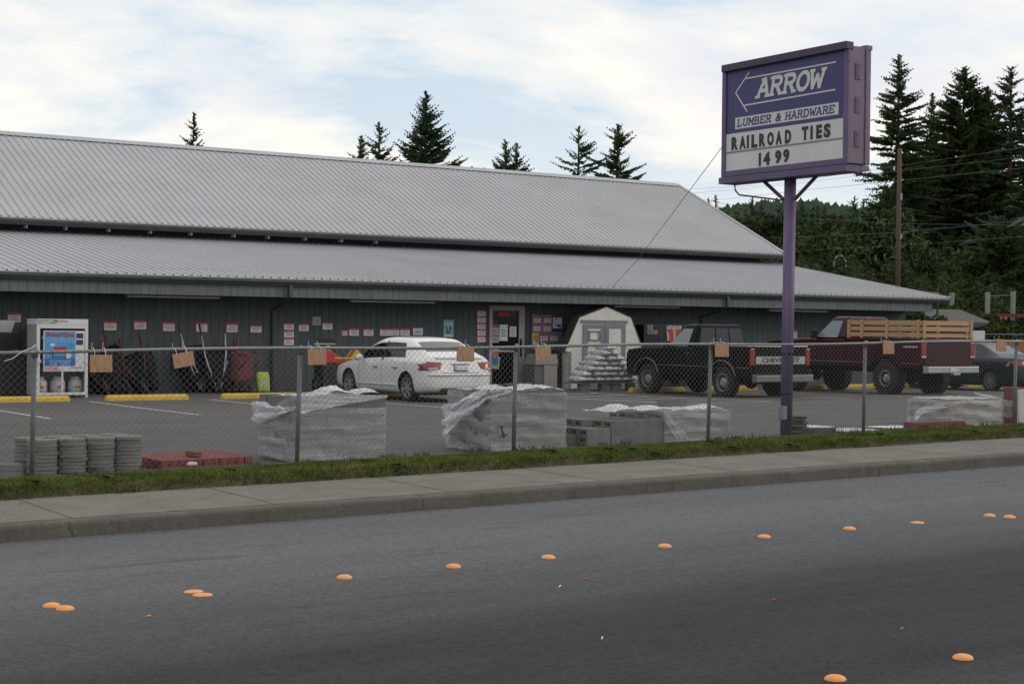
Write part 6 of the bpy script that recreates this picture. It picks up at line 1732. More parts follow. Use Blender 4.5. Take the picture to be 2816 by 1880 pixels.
    for s in (-1, 1):
        a_, b_ = sorted((s * (hw + .004), s * (hw - lw)))
        MB().box(a_, b_, y0 - .022, y0 + .035, zrail - D['lampt'] - D['lamph'], zrail - D['lampt']).build('tail_lamp', 'tail_red', t, bevel=.01)
        if D.get('clear'): MB().box(a_ + .004, b_ - .004, y0 - .026, y0 + .0, zrail - D['lampt'] - D['lamph'] - .05, zrail - D['lampt'] - D['lamph'] - .002).build('reverse_lamp', 'lamp_clear', t)
        # mirror
        MB().box(s * (hw + .06) - .10, s * (hw + .06) + .10, cy1 - .20, cy1 - .12, belt - .0, belt + D['mirr']).build('mirror', 'black_plastic', t, bevel=.02)
        a_, b_ = sorted((s * (hw + .012), s * (hw + .002)))
        # arch mouldings and side strip
        for yc in (ra, fa):
            pts = [(s * (hw + .006), y, z) for y, z in arch(yc, 14, ar + .012)]
            MB().tube(pts, D['archr'], 6).build('arch_trim', D['archm'], t)
        for ya_, yb_ in ((y0 + .05, ra - ar - .02), (ra + ar + .02, fa - ar - .02)):
            MB().box(a_, b_, ya_, yb_, zb + D['stripz'], zb + D['stripz'] + .016).build('side_strip', D['stripm'], t)
        MB().box(s * (hw + .012) - .010, s * (hw + .012) + .010, cy0 + .14, cy0 + .30, belt - .14, belt - .115).build('door_handle', 'chrome' if D['stripm'] != 'black_plastic' else 'black_plastic', t)
        MB().box(s * hw * 1.0 - .004, s * hw * 1.0 + .004, cy0 + .08, cy0 + .09, zb + .02, belt - .01).build('door_seam', 'underbody', t)
        MB().box(s * hw * 1.0 - .004, s * hw * 1.0 + .004, cy1 - .02, cy1 - .01, zb + .02, belt - .01).build('door_seam', 'underbody', t)
        for ya in (ra, fa): wheel(t, s * (hw - D['ww'] / 2 - .02 + D.get('out', 0)), ya, r, D['ww'], D['rimm'], 0, D['rr'], side=s)
    for s in (-1, 1): MB().box(s * .42 - .04, s * .42 + .04, y0 + .1, y1 - .3, zb - .16, zb - .02).build('chassis_rail', 'underbody', t)
    for ya in (ra, fa):
        MB().tube([(-hw + .15, ya, r), (hw - .15, ya, r)], .055, 8).lathe([(.02, -.14), (.15, -.08), (.17, 0), (.15, .08), (.02, .14)], 'X', 14, (.0, ya, r)).build('axle', 'underbody', t)
    for yc, x_ in ((ra, 0), (fa, 0)): MB().box(-hw + .13, hw - .13, yc - ar - .03, yc + ar + .03, zb + .25 if yc == ra else zb + .3, zb + .28 if yc == ra else zb + .33).build('arch_liner', 'underbody', t)
    MB().box(-.5, .5, cy0 - .2, cy1 + .6, zb - .06, zb + .02).build('underbody', 'underbody', t)
    if not D.get('nograb'): pass
    return t, dict(y0=y0, zrail=zrail, ra=ra, fa=fa, cy0=cy0, cy1=cy1, zb=zb, hw=hw)
P1 = dict(L=4.82, hw=.965, wb=2.94, ro=1.02, lift=.10, r=.385, rail=1.27, hood=1.18, cab0=1.06, cab1=2.22, belt=1.20, ar=.50, roof=1.80, rake=.58,
          rear=((.07, .36), (.38, .64), (.66, .93)), sidegl='cab_glass', bump='bumper_grey', lampw=.13, lampt=.05, lamph=.40, mirr=.17, archr=.012, archm='bumper_grey', stripz=.20, stripm='bumper_grey', ww=.27, rimm='rim', rr=.58)
ck, cd = pickup('pickup_truck', 'black regular cab pickup with chrome wheel arch trim and silver banded tailgate', (26.64, 30.68, gz(26.5, 31)), 0, 'black_paint', P1)
zr_, y0_ = cd['zrail'], cd['y0']
MB().box(-.83, .83, y0_ - .03, y0_ + .07, zr_ - .002, zr_ + .045).build('tailgate_cap', 'trim_bright', ck, bevel=.01)
for s in (-1, 1): MB().box(s * .90 - .05, s * .90 + .05, y0_ + .04, cd['cy0'] - .04, zr_ + .001, zr_ + .025).build('rail_cap', 'trim_bright', ck, bevel=.006)
MB().box(-.80, .80, y0_ - .024, y0_ - .0125, zr_ - .42, zr_ - .235).build('tailgate_band', 'silver_band', ck, bevel=.002)
text('tailgate_lettering', 'CHEVROLET', .155, 'black_letter', ck, faceY(0, y0_ - .027, zr_ - .328), 1.42, 'CENTER', .004)
P2 = dict(L=5.75, hw=.995, wb=3.52, ro=1.22, lift=.30, r=.455, rail=1.50, hood=1.42, cab0=1.45, cab1=2.70, belt=1.46, ar=.56, roof=2.06, rake=.62,
          rear=((.08, .92),), sidegl='cab_glass', bump='silver_band', lampw=.16, lampt=.10, lamph=.34, mirr=.24, archr=.010, archm='black_plastic', stripz=.10, stripm='bumper_grey', ww=.33, rimm='rim', rr=.46, clear=True, out=.03)
fk, fd = pickup('pickup_truck', 'maroon lifted pickup with big tyres and a timber rack on its bed', (31.92, 30.55, gz(32, 31)), 0, 'maroon_paint', P2)
# timber rack on the bed rails: stakes and boards
zr_, y0_ = fd['zrail'], fd['y0']; cyb = fd['cy0']
for s in (-1, 1):
    for k in range(3):
        z0 = zr_ + .03 + k * .155
        MB().box(s * .955 - .012, s * .955 + .012, y0_ + .06, cyb - .06, z0, z0 + .115).build('rack_board', 'rack_wood', fk, bevel=.003)
    for yy in (y0_ + .14, lerp(y0_, cyb, .45), lerp(y0_, cyb, .78), cyb - .12):
        MB().box(s * (.955 + .018) - .02, s * (.955 + .018) + .02, yy - .045, yy + .045, zr_ - .0, zr_ + .47).build('rack_stake', 'rack_wood', fk, bevel=.003)
for k in range(3):
    z0 = zr_ + .03 + k * .155
    MB().box(-.93, .93, y0_ + .035, y0_ + .058, z0, z0 + (.115 if k else .08)).build('rack_board', 'rack_wood', fk, bevel=.003)
    MB().box(-.93, .93, cyb - .09, cyb - .065, z0, z0 + .115).build('rack_board', 'rack_wood', fk, bevel=.003)
for x in (-.88, .90): MB().box(x - .045, x + .045, y0_ + .005, y0_ + .033, zr_ - .0, zr_ + .46).build('rack_stake', 'rack_wood', fk, bevel=.003)
MB().box(-.25, .25, y0_ + .5, y0_ + .9, zr_ - .1, zr_ + .10).build('red_load', 'barrow_red', fk) if False else None
MB().box(-.10, .10, cyb + .09, cyb + .115, 2.0, 2.04).build('brake_lamp', 'tail_red', fk)
# cab side badge stripe
for s in (-1,): MB().box(s * 1.0 - .004, s * 1.0 + .0, fd['ra'] - 1.1, fd['ra'] - .62, 1.26, 1.31).build('bed_badge', 'silver_band', fk)
MB().box(-.12, .12, y0_ - .30, y0_ - .20, .58, .64).build('tow_bar', 'rim', fk)
# ------------------------------------------------------------------ trees
def ground_at(x, y): return hillz(x, y) if y > 60 or x > 48 else 0
def conifer(lb, u, vtop, dist, rbase, seed, dens=1.0, mat_='conifer', zbase=None, ragged=.35, droop=.35, lean=0, cat='tree', grp=None, tpow=.85, low=.08, spray=.30, name='conifer_tree'):
    r5 = np.random.default_rng(seed)
    ptop = atd(u, vtop, dist); d_ = u < 1800
    x, y = ptop.x, ptop.y
    zb = ground_at(x, y) if zbase is None else zbase
    h = ptop.z - zb
    t = thing(name, lb, cat, (x, y, zb), 0, grp)
    tr_ = MB().tube([(0, 0, -.3), (.02, 0, h * .3), (-.02, .01, h * .65), (lean * .3, 0, h * .99)], [h * .017 + .04, h * .013 + .03, h * .007 + .02, .012], 8)
    V = []; 
    rbase *= 1.22; nb = int(h * (15 if d_ else 12) * dens)
    tri = []
    for b in range(nb):
        tt = low + (1 - low) * (b + r5.uniform(0, 1)) / nb
        z = tt * h
        prof = (1 - tt) ** tpow
        gap = 1.0 - ragged * r5.uniform(0, 1.3) * (1 if r5.uniform() < .8 else 1.6)
        Lb = max(.10, rbase * prof * max(.22, gap) + .05)
        az = r5.uniform(0, 2 * np.pi); dx, dy = np.cos(az), np.sin(az)
        up = lerp(-.05, .60, tt ** 1.5) + r5.normal(0, .08)
        nseg = max(4, int(Lb / .16))
        pts = []
        for k in range(nseg + 1):
            s = k / nseg
            zz_ = z + Lb * (up * s - droop * s * s * (1 - tt * .6) + .30 * max(0, s - .6) ** 1.3)
            pts.append((dx * Lb * s + lean * tt * .3, dy * Lb * s, zz_))
        if Lb > .8: tr_.tube([pts[0], pts[len(pts) // 2], pts[-1]], [.03 * Lb / 2 + .01, .016, .005], 3, caps=False)
        full = r5.uniform(.7, 1.25)
        for k in range(0, nseg + 1):
            s = k / nseg
            if s < .12 and Lb > 1: continue
            px, py, pz = pts[k]
            ll0 = (spray * .8 + .16 * Lb * math.sin(math.pi * min(1, s * .85 + .15))) * full * (1.12 - .75 * s) * min(1.0, .28 + Lb * .55)
            for q in range(6):
                sd = -1 if q % 2 else 1
                if q < 4: a2 = az + sd * r5.uniform(.45, 1.15); ll = ll0 * r5.uniform(.6, 1.15); dz = ll * r5.uniform(-.30, .06)
                elif q == 4: a2 = az + r5.uniform(-1.5, 1.5); ll = ll0 * .45; dz = -ll * r5.uniform(.8, 1.9)
                else: a2 = az + r5.uniform(-.4, .4); ll = ll0 * .6; dz = ll * r5.uniform(.1, .5)
                ex, ey = np.cos(a2) * ll, np.sin(a2) * ll
                wv = .035 + ll * .11
                sx_, sy_ = -np.sin(a2) * wv, np.cos(a2) * wv
                bx_, by_, bz_ = px + r5.normal(0, .02), py + r5.normal(0, .02), pz + r5.normal(0, .03)
                tri += [(bx_ - sx_, by_ - sy_, bz_ + wv * .3), (bx_ + sx_, by_ + sy_, bz_ - wv * .5), (bx_ + ex, by_ + ey, bz_ + dz)]
                tri += [(bx_ + ex * .2, by_ + ey * .2, bz_ + dz * .2 - wv), (bx_ + ex * .35, by_ + ey * .35, bz_ + dz * .3 + wv), (bx_ + ex, by_ + ey, bz_ + dz)]
    for k in range(int(14)):
        a = r5.uniform(0, 6.28); zz_ = h * (1 - .02 * k / 3) ; l = .10 + .02 * k
        tri += [(lean * .3, 0, zz_ - .1), (lean * .3 + .03, .0, zz_ - .12), (lean * .3 + np.cos(a) * l, np.sin(a) * l, zz_ + .08)]
    tr_.build('trunk', 'bark', t, smooth=True)
    tri = np.array(tri)
    npmesh('crown', tri, np.arange(len(tri)).reshape(-1, 3), mat_, t)
    return t
def crownblob(lb, u, vtop, dist, rx, seed, mat_='broadleaf', n=9000, leaf=.16, zb=None, name='broadleaf_tree', cat='tree', clumps=26, grp=None, hfac=None):
    r5 = np.random.default_rng(seed); p = atd(u, vtop, dist); x, y = p.x, p.y
    z0 = ground_at(x, y) if zb is None else zb; h = p.z - z0
    t = thing(name, lb, cat, (x, y, z0), 0, grp)
    tb = MB().tube([(0, 0, -.2), (.05, 0, h * .35), (0, .05, h * .7)], [.16, .12, .05], 8)
    cs = []
    for k in range(clumps):
        tt = r5.uniform(.22, .95); rr = rx * math.sqrt(max(0.05, 1 - ((tt - .45) / .58) ** 2)) * r5.uniform(.2, .85); a = r5.uniform(0, 6.28)
        cs.append((rr * np.cos(a), rr * np.sin(a), tt * h, r5.uniform(.16, .34) * min(rx, h * .5)))
        if k % 3 == 0: tb.tube([(0, 0, h * .3), (cs[-1][0] * .5, cs[-1][1] * .5, cs[-1][2] * .7), cs[-1][:3]], [.06, .03, .012], 4, caps=False)
    tb.build('trunk', 'bark', t, smooth=True)
    cs = np.array(cs); idx = r5.integers(0, len(cs), n)
    d = r5.normal(0, 1, (n, 3)); d /= np.linalg.norm(d, axis=1)[:, None]
    c = cs[idx, :3] + d * cs[idx, 3:4] * r5.uniform(.45, 1.1, (n, 1)) * np.array([1.15, 1.15, .85])
    c[:, 2] = np.minimum(np.maximum(c[:, 2], .1), h + .1)
    a = r5.normal(0, 1, (n, 3)); a /= np.linalg.norm(a, axis=1)[:, None]; b = np.cross(a, r5.normal(0, 1, (n, 3))); b /= np.linalg.norm(b, axis=1)[:, None]
    s = leaf * r5.uniform(.6, 1.3, (n, 1))
    V = np.stack([c - a * s, c + b * s * .6, c + a * s], 1).reshape(-1, 3)
    npmesh('crown', V, np.arange(3 * n).reshape(-1, 3), mat_, t)
    return t
# behind the store roof
conifer('scraggly small conifer with a crooked top showing alone above the left part of the roof', 526, 312, 95, 4.2, 1, .75, ragged=.75, droop=.1, lean=.6, low=.3, tpow=.85, zbase=0)
conifer('small conifer at the left of the cluster above the roof ridge', 992, 376, 100, 5.2, 2, 1.0, ragged=.5, droop=.1, zbase=0)
conifer('thin pointed conifer with open top left of the biggest ridge conifer', 1043, 338, 104, 6.0, 3, .9, ragged=.6, droop=.15, zbase=0)
conifer('biggest wide conifer rising above the middle of the roof ridge', 1172, 252, 100, 6.6, 4, 1.35, ragged=.38, droop=.05, tpow=.90, zbase=0, spray=.34)
conifer('short dark conifer right of the middle of the ridge, left of two close ones', 1390, 386, 105, 6.0, 5, 1.1, ragged=.5, droop=.2, zbase=0)
conifer('short slim conifer right of the middle of the ridge, right of two close ones', 1421, 396, 107, 6.0, 6, 1.0, ragged=.55, droop=.2, zbase=0)
conifer('see-through conifer with long open branches near the right end of the ridge', 1592, 348, 98, 6.6, 7, .85, ragged=.8, droop=.25, tpow=.85, zbase=0, spray=.26)
conifer('dense irregular conifer nearest the right end of the ridge, left of the sign', 1699, 343, 98, 6.2, 8, 1.1, ragged=.8, droop=.32, tpow=.72, zbase=0, spray=.34)
# right hand group on the rise
conifer('tall layered fir with horizontal branches, just right of the purple sign', 2473, 152, 95, 4.9, 11, 1.45, ragged=.38, droop=.42, tpow=.72, low=.12, spray=.30)
conifer('shorter fir filling the gap between the layered fir and the broad dark one', 2562, 258, 104, 4.0, 12, 1.2, ragged=.4, droop=.35, tpow=.8, spray=.36)
conifer('broad dense dark conifer, widest of the right hand group', 2652, 186, 98, 7.0, 13, 2.2, 'cedar', ragged=.28, droop=.35, tpow=.74, spray=.34, low=.02)
conifer('dark slim conifer top just right of the broad one', 2712, 240, 106, 4.2, 14, 1.6, 'cedar', ragged=.3, droop=.3, tpow=.7, spray=.40)
conifer('open tall fir with sky showing through at the right edge of the group', 2782, 186, 96, 4.0, 15, 1.05, ragged=.5, droop=.45, tpow=.55, low=.25, spray=.32)
conifer('tall fir cut by the right edge of the picture', 2850, 230, 100, 3.9, 16, 1.2, ragged=.5, droop=.4, tpow=.55, low=.15)
conifer('dark conifer low behind the layered fir, right of the power pole', 2600, 420, 110, 6.0, 17, 1.8, 'cedar', ragged=.3, tpow=.7, spray=.44, low=.02)
conifer('dark bushy conifer left of the power pole', 2440, 512, 88, 3.6, 18, 1.6, 'cedar', ragged=.4, tpow=.6, spray=.38, low=.02)
conifer('dark conifer low at the right, before the open tall fir', 2745, 600, 84, 4.0, 19, 2.0, 'cedar', ragged=.3, tpow=.5, spray=.42, low=.0)
# small ones along the far skyline
for k, (u, v, d, rb, lb) in enumerate(((1968, 538, 150, 2.6, 'small far conifer tip just above the roof end'), (2063, 542, 150, 2.4, 'far leaning conifer left of the purple pole under the sign'), (2092, 562, 160, 2.2, 'tiny far bushy conifer touching the purple pole'),
    (2205, 552, 160, 3.2, 'far bushy conifer right of the purple pole'), (2248, 565, 180, 2.6, 'second far conifer right of the purple pole'), (2266, 570, 185, 2.2, 'third thin far conifer right of the purple pole'), (2349, 542, 140, 3.2, 'small open conifer on the skyline left of the layered fir'), (2375, 552, 135, 3.0, 'small dense conifer on the skyline beside the open one'),
    (1948, 545, 170, 2.0, 'faint far conifer tip left of the one at the roof end'))):
    conifer(lb, u, v, d, rb, 40 + k, 1.0, 'conifer_far', ragged=.5, droop=.2, lean=.8 if k == 1 else 0)
# broadleaf and cedar masses before the ridge
for k, (u, v, d, rx, m, lb) in enumerate(((2080, 600, 105, 4.5, 'broadleaf', 'dark green round tree behind the roof end, left of the purple pole'), (2180, 612, 110, 4.5, 'cedar', 'blue green bushy tree just behind the purple pole'),
    (2255, 598, 115, 4.6, 'broadleaf', 'yellow green tree right of the purple pole'), (2330, 588, 100, 4.8, 'broadleaf', 'olive green tree under the small skyline conifers'),
    (2410, 575, 88, 4.2, 'cedar', 'dark tree at the foot of the layered fir, left of the power pole'), (2520, 640, 90, 5.0, 'cedar', 'dark bushy tree right of the power pole'),
    (2640, 680, 88, 5.2, 'cedar', 'very dark bushy tree below the broad conifer'), (2120, 655, 92, 4.0, 'broadleaf', 'olive bush low behind the roof edge right of the pole'), (2230, 680, 86, 4.0, 'broadleaf', 'olive brown bush low behind the roof edge at the white trellis'),
    (2700, 560, 104, 5.5, 'cedar', 'dark tree filling the space behind the slim conifer'), (2560, 520, 108, 5.5, 'cedar', 'dark tree between the fir trunks'))):
    crownblob(lb, u, v, d, rx, 60 + k, m, 7500, .22)
# far wooded ridge: reads as one mass
r5 = np.random.default_rng(5)
def ridgez(x, y): return 0
xs_, tris = [], []
for k in range(900):
    u = r5.uniform(1850, 2900); d = r5.uniform(240, 420)
    vt = 585 + 22 * math.sin(u * .008) + r5.normal(0, 5) + (d - 330) * -.02
    p = atd(u, vt, d); h = r5.uniform(9, 15); rb = r5.uniform(2.2, 4)
    for q in range(46):
        tt = r5.uniform(0, 1); a = r5.uniform(0, 6.28); rr = rb * (1 - tt) ** .8; z = p.z - h * (1 - tt)
        x, y = p.x + np.cos(a) * rr * r5.uniform(.3, 1), p.y + np.sin(a) * rr * r5.uniform(.3, 1); s = r5.uniform(.5, 1.1)
        tris += [(x - s, y, z - s * .3), (x + s, y + r5.uniform(-.5, .5), z - s * .5), (x + r5.uniform(-.4, .4), y, z + s)]
tris = np.array(tris); fo_ = npmesh('ridge_forest', tris, np.arange(len(tris)).reshape(-1, 3), 'conifer_far'); struct(fo_, 'stuff')
# the ridge itself
V = []; F = []
us = np.linspace(1700, 3300, 40)
for u in us:
    b = atd(u, 640 + 20 * math.sin(u * .008), 330); f_ = atd(u, 640, 150); back = atd(u, 600, 520)
    tpz = atd(u, 606 + 20 * math.sin(u * .008), 420)
    V += [(f_.x, f_.y, -1.0), (b.x, b.y, b.z - 6), (tpz.x, tpz.y, tpz.z - 8), (back.x, back.y, -2)]
n = len(us)
F = [(i * 4 + j, i * 4 + j + 1, (i + 1) * 4 + j + 1, (i + 1) * 4 + j) for i in range(n - 1) for j in range(3)]
struct(npmesh('hills', V, F, 'hill'))
# brambles on the bank behind the store
nl = 130000
u = r5.uniform(2040, 2930, nl); d = r5.uniform(60, 84, nl)
tv = (84 - d) / 24
vtop = np.interp(u, [2040, 2200, 2350, 2450, 2560, 2700, 2850, 2930], [700, 712, 722, 735, 745, 765, 790, 800]) + 10 * np.sin(u * .05) + 6 * np.sin(u * .13 + 1)
base = np.array([atd(a, b, c)[:] for a, b, c in zip(u[::1], vtop + 150 * tv, d)])
bz = base[:, 2] + .35 * np.sin(base[:, 0] * 1.7) * np.sin(base[:, 1] * 1.3)
bz = np.maximum(bz - r5.uniform(0, 1, nl) ** 2 * .5, -.1)
c = np.stack([base[:, 0], base[:, 1], bz], 1)
a = r5.normal(0, 1, (nl, 3)); a /= np.linalg.norm(a, axis=1)[:, None]; b = np.cross(a, r5.normal(0, 1, (nl, 3))); b /= np.linalg.norm(b, axis=1)[:, None]
s = .10 * r5.uniform(.6, 1.5, (nl, 1))
V = np.stack([c - a * s, c + b * s * .7, c + a * s], 1).reshape(-1, 3)
struct(npmesh('brambles', V, np.arange(3 * nl).reshape(-1, 3), 'bramble'), 'stuff')

# ------------------------------------------------------------------ poles, wires, rack, kiosk, house
pt = atd(2473, 408, 70); pbm = atd(2466, 720, 70)
pz = 0.0
pp = thing('power_pole', 'bare reddish brown power pole in front of the layered fir', 'pole', (pt.x, pt.y, pz))
MB().tube([(0, 0, 0), (0.02, 0, pt.z * .5), (.03, 0, pt.z)], [.125, .11, .095], 12).build('shaft', 'bark_red', pp, smooth=True)
MB().tube([(.0, -.16, pt.z - 2.3), (0, -.16, pt.z - 2.0)], .05, 6).tube([(.0, -.16, pt.z - 4.0), (0, -.16, pt.z - 3.8)], .05, 6).build('insulator', 'cage_grey', pp)
def cable(lb, pts, r=.011, m='galv_post'):
    P = [atd(*q) for q in pts]; out = []
    for a_, b_ in zip(P, P[1:]):
        for k in range(10):
            t_ = k / 10; q = lerp(a_, b_, t_); q.z -= .0 * math.sin(math.pi * t_); out.append(q)
    out.append(P[-1])
    tag(MB().tube(out, r * .6, 5).build('overhead_wire', m), lb, 'wire', 'overhead wires')
cable('uppermost pair of thin wires from behind the roof to the right, upper one', [(1870, 522, 95), (2120, 508, 85), (2380, 470, 76), (2816, 405, 62)], .010)
cable('thin wire just below the upper one crossing behind the sign foot', [(1900, 532, 95), (2150, 510, 85), (2400, 478, 76), (2816, 432, 62)], .010)
cable('thicker pale wire crossing the power pole below its top', [(1950, 552, 95), (2240, 520, 82), (2470, 497, 70), (2816, 462, 60)], .013)
cable('dark sagging wire from the roof end down past the purple pole', [(1930, 548, 90), (2060, 575, 85), (2200, 600, 80), (2466, 615, 70), (2816, 620, 60)], .016, 'gutter')
cable('pale wire crossing the dark trees at mid height', [(2115, 655, 90), (2466, 640, 70), (2816, 607, 60)], .012)
cable('lower faint wire over the dark trees, above the brambles', [(2180, 690, 90), (2466, 676, 70), (2816, 650, 60)], .010)
# stay wire right of the sign
a = onY(*zr(1505, 1135), YR); b = atd(2420, 520, 40)
o = MB().tube([a, lerp(a, b, .5) - Vector((0, 0, .05)), b], .006, 5).build('stay_wire', 'galv_post'); tag(o, 'short thin wire from the lower right corner of the purple sign', 'wire')
# kiosk with hip roof behind the pickups
kd = 62
def kp(u, v, d=kd): return atd(u, v, d)
ex0, ex1 = kp(2497, 884), kp(2731, 889); r0, r1 = kp(2566, 850, kd + 2.2), kp(2640, 851, kd + 2.2)
ki = thing('kiosk', 'small hut with grey shingled hip roof beyond the store corner', 'hut', (lerp(ex0.x, ex1.x, .5), lerp(ex0.y, ex1.y, .5), 0))
ko = tuple(ki.location)
dv = Vector((math.sin(YAW), math.cos(YAW), 0)); rv = Vector((math.cos(YAW), -math.sin(YAW), 0))
ez = (ex0.z + ex1.z) / 2; rzv = (r0.z + r1.z) / 2
A = Vector((ex0.x, ex0.y, ez)); Bv = Vector((ex1.x, ex1.y, ez)); Cv = Bv + dv * 4.4; Dv = A + dv * 4.4
R0v = Vector((r0.x, r0.y, rzv)); R1v = Vector((r1.x, r1.y, rzv))
MB().add([A, Bv, Cv, Dv, R0v, R1v], [(0, 1, 5, 4), (1, 2, 5), (2, 3, 4, 5), (3, 0, 4), (3, 2, 1, 0)]).build('roof', 'shingle', ki, off=ko, fixn=True)
q0, q1 = A + Vector((0, 0, -.005)), Bv + Vector((0, 0, -.005))
def wallq(p, q, z0, z1, th=.06):
    n_ = Vector((-(q - p).y, (q - p).x, 0)).normalized() * th
    return [Vector((p.x, p.y, z0)), Vector((q.x, q.y, z0)), Vector((q.x, q.y, z1)), Vector((p.x, p.y, z1)), Vector((p.x, p.y, z0)) + n_, Vector((q.x, q.y, z0)) + n_, Vector((q.x, q.y, z1)) + n_, Vector((p.x, p.y, z1)) + n_]
BF = [(0, 1, 2, 3), (7, 6, 5, 4), (0, 4, 5, 1), (1, 5, 6, 2), (2, 6, 7, 3), (3, 7, 4, 0)]
MB().add(wallq(A, Bv, ez - .22, ez - .01), BF).add(wallq(Bv, Cv, ez - .22, ez - .01), BF).build('eave_board', 'soffit', ki, off=ko, fixn=True)
Ai, Bi, Ci, Di = A + rv * .6 + dv * .7, Bv - rv * 1.3 + dv * .7, Cv - rv * 1.3 - dv * .6, Dv + rv * .6 - dv * .6
MB().add(wallq(Ai, Bi, -.1, ez - .05), BF).add(wallq(Bi, Ci, -.1, ez - .05), BF).add(wallq(Di, Ai, -.1, ez - .05), BF).build('wall', 'siding', ki, off=ko, fixn=True)
pv = Bv - rv * .18 + dv * .15
MB().tube([(pv.x, pv.y, -.1), (pv.x, pv.y, ez - .02)], .07, 8).build('post', 'green_timber', ki, off=ko)
# lumber rack of treated poles with a red beam
rk = thing('lumber_rack', 'row of tall grey green timber poles joined by a rusty red beam', 'rack', tuple(Vector((atd(2716, 900, 68).x, atd(2716, 900, 68).y, 0)))); ro = tuple(rk.location)
tops = []
for u, v in ((2618, 805), (2716, 803), (2786, 801), (2860, 799)):
    p = atd(u, v, 68); tops.append(p)
    MB().tube([(p.x, p.y, -.1), (p.x, p.y, p.z)], .105, 12).build('pole', 'green_timber', rk, off=ro, smooth=True)
a, b = atd(2668, 866, 67.6), atd(2900, 868, 67.6)
mb = MB().add(wallq(a, b, a.z - .075, a.z + .075, .08), BF).build('beam', 'red_steel', rk, off=ro, fixn=True)
for u in (2752, 2765): q = atd(u, 875, 67.5); MB().tube([(q.x, q.y, q.z - .06), (q.x, q.y, q.z + .06)], .07, 8).build('bracket', 'light_rust', rk, off=ro)
for p, q in zip(tops, tops[1:]):
    if p is tops[0]: 
        e = atd(2590, 816, 68); MB().tube([p - Vector((0, 0, .16)), e], .02, 5).build('tie_bar', 'galv_post', rk, off=ro)
    if p is tops[1]: MB().tube([p - Vector((0, 0, .18)), q - Vector((0, 0, .16))], .025, 5).build('tie_bar', 'galv_post', rk, off=ro)
# back fence and orange timber stacks behind the cars
a, b = atd(2640, 925, 58), atd(2960, 925, 58)
bf = thing('back_fence', 'dark chain link fence line beyond the parked cars at the right', 'fence', (a.x, a.y, 0)); bo = tuple(bf.location)
MB().tube([Vector((a.x, a.y, 1.62)), Vector((b.x, b.y, 1.62))], .025, 6).build('top_rail', 'galv_post', bf, off=bo)
L_ = (b - a).length; mb = MB()
for k in range(int(L_ / .16)):
    p = a + (b - a) * (k * .16 / L_); mb.tube([(p.x, p.y, 0), (p.x, p.y, 1.62)], .008, 3, caps=False)
mb.build('bars', 'gutter', bf, off=bo)
p = atd(2810, 935, 50); o = MB().box(-1.2, 3, -.5, .5, 0, p.z).build('timber_stack', 'light_rust', bevel=.02); o.location = (p.x, p.y, 0); o.rotation_euler = (0, 0, -YAW); tag(o, 'orange brown timber stack behind the dark green sedan at the right edge', 'timber stack')
p0, p1 = atd(2540, 798, 66), atd(2560, 808, 66)
o = MB().box(-.9, .25, -.3, .3, -.12, .08).build('timber_bundle', 'light_rust'); o.location = p1; o.rotation_euler = (0, R_(3), -YAW); tag(o, 'orange timber bundle showing above the roof corner', 'timber')
o2 = MB().box(-.9, .3, -.25, .25, 0, 1).build('stand', 'red_steel'); bpy.data.objects.remove(o2)
sp_ = MB().box(-.06, .06, -.06, .06, -p1.z, -.121).build('support_post', 'red_steel', o)
# white panel behind the rack of the maroon pickup
p = atd(2683, 935, 50); o = MB().box(-.28, .28, -.03, .03, 0, p.z + .3).build('notice_stand', 'paper'); o.location = (p.x, p.y, 0); o.rotation_euler = (0, 0, -YAW); tag(o, 'white upright notice panel behind the tail of the maroon pickup', 'panel')
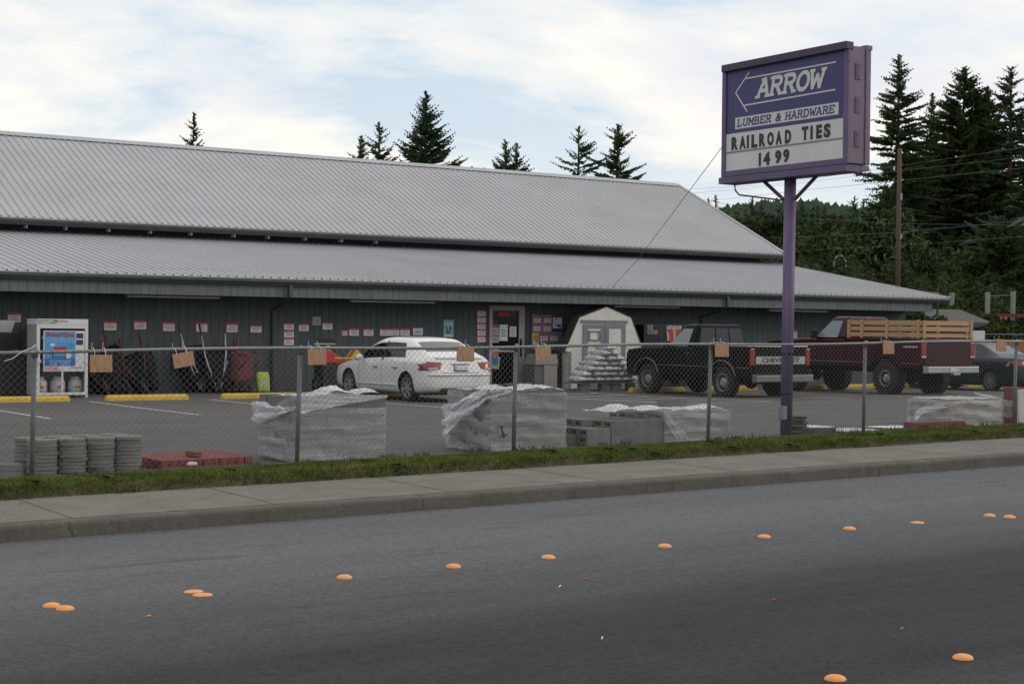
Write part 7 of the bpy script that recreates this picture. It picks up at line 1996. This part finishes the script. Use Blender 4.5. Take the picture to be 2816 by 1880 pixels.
# house on the bank at the right edge
hd = 86
h0 = atd(2765, 752, hd)
hs_ = thing('hillside_house', 'dark house with reddish timber deck on the bank at the right edge', 'house', tuple(h0), -YAW)
s = hd / FPX
def HX(u): return (u - 2765) * s
def HZ(v): return (752 - v) * s
MB().box(HX(2760), HX(3100), 1.6, 8, HZ(830), HZ(650)).build('wall', 'house_wall', hs_)
MB().box(HX(2752), HX(3100), .25, 1.59, HZ(815), HZ(754)).build('deck_skirt', 'house_teal', hs_)
MB().box(HX(2757), HX(3100), -.1, 1.58, HZ(756), HZ(746)).build('deck_floor', 'deck_red', hs_)
mb = MB().box(HX(2757), HX(3100), -.06, .0, HZ(709), HZ(706))
mb.build('deck_rail', 'deck_red', hs_)
mb = MB()
for k in range(34): mb.box(HX(2758 + k * 7), HX(2760.4 + k * 7), -.05, -.01, HZ(746), HZ(709.3))
mb.build('balusters', 'deck_red', hs_)
for u in (2786, 2850): MB().box(HX(u), HX(u + 5), -.05, .05, HZ(746), HZ(655)).build('deck_post', 'deck_red', hs_)
MB().prism([(HX(2750), HZ(655)), (HX(3110), HZ(648)), (HX(3110), HZ(560)), (HX(2900), HZ(575)), (HX(2752), HZ(648))], -.6, 8.2, 'Y').build('roof', 'house_wall', hs_, fixn=True)
MB().box(HX(2768), HX(2782), 1.5, 1.59, HZ(744), HZ(720)).box(HX(2764), HX(2800), 1.52, 1.585, HZ(705), HZ(685)).build('window', 'cage_grey', hs_)
# white trellis arch on the bank
ta = atd(2310, 740, 78)
tr_ = thing('garden_arch', 'small white garden arch half hidden in the brambles', 'garden arch', tuple(ta)); s = 78 / FPX
mb = MB()
for k in range(15):
    a_ = R_(lerp(200, -20, k / 14)); x = math.cos(a_) * 26 * s * .9; z = (12 + math.sin(a_) * 26) * s
    if k in (1, 2, 4, 5, 8, 10, 11, 13): mb.box(x - .03, x + .02, -.03, .03, z - .02 * (k % 3), z + .04)
mb.tube([(math.cos(R_(t_)) * 26 * s * .9, 0, (12 + math.sin(R_(t_)) * 26) * s) for t_ in range(200, -21, -20)], .008, 4)
tr_m = mb.build('arch', 'blossom', tr_)
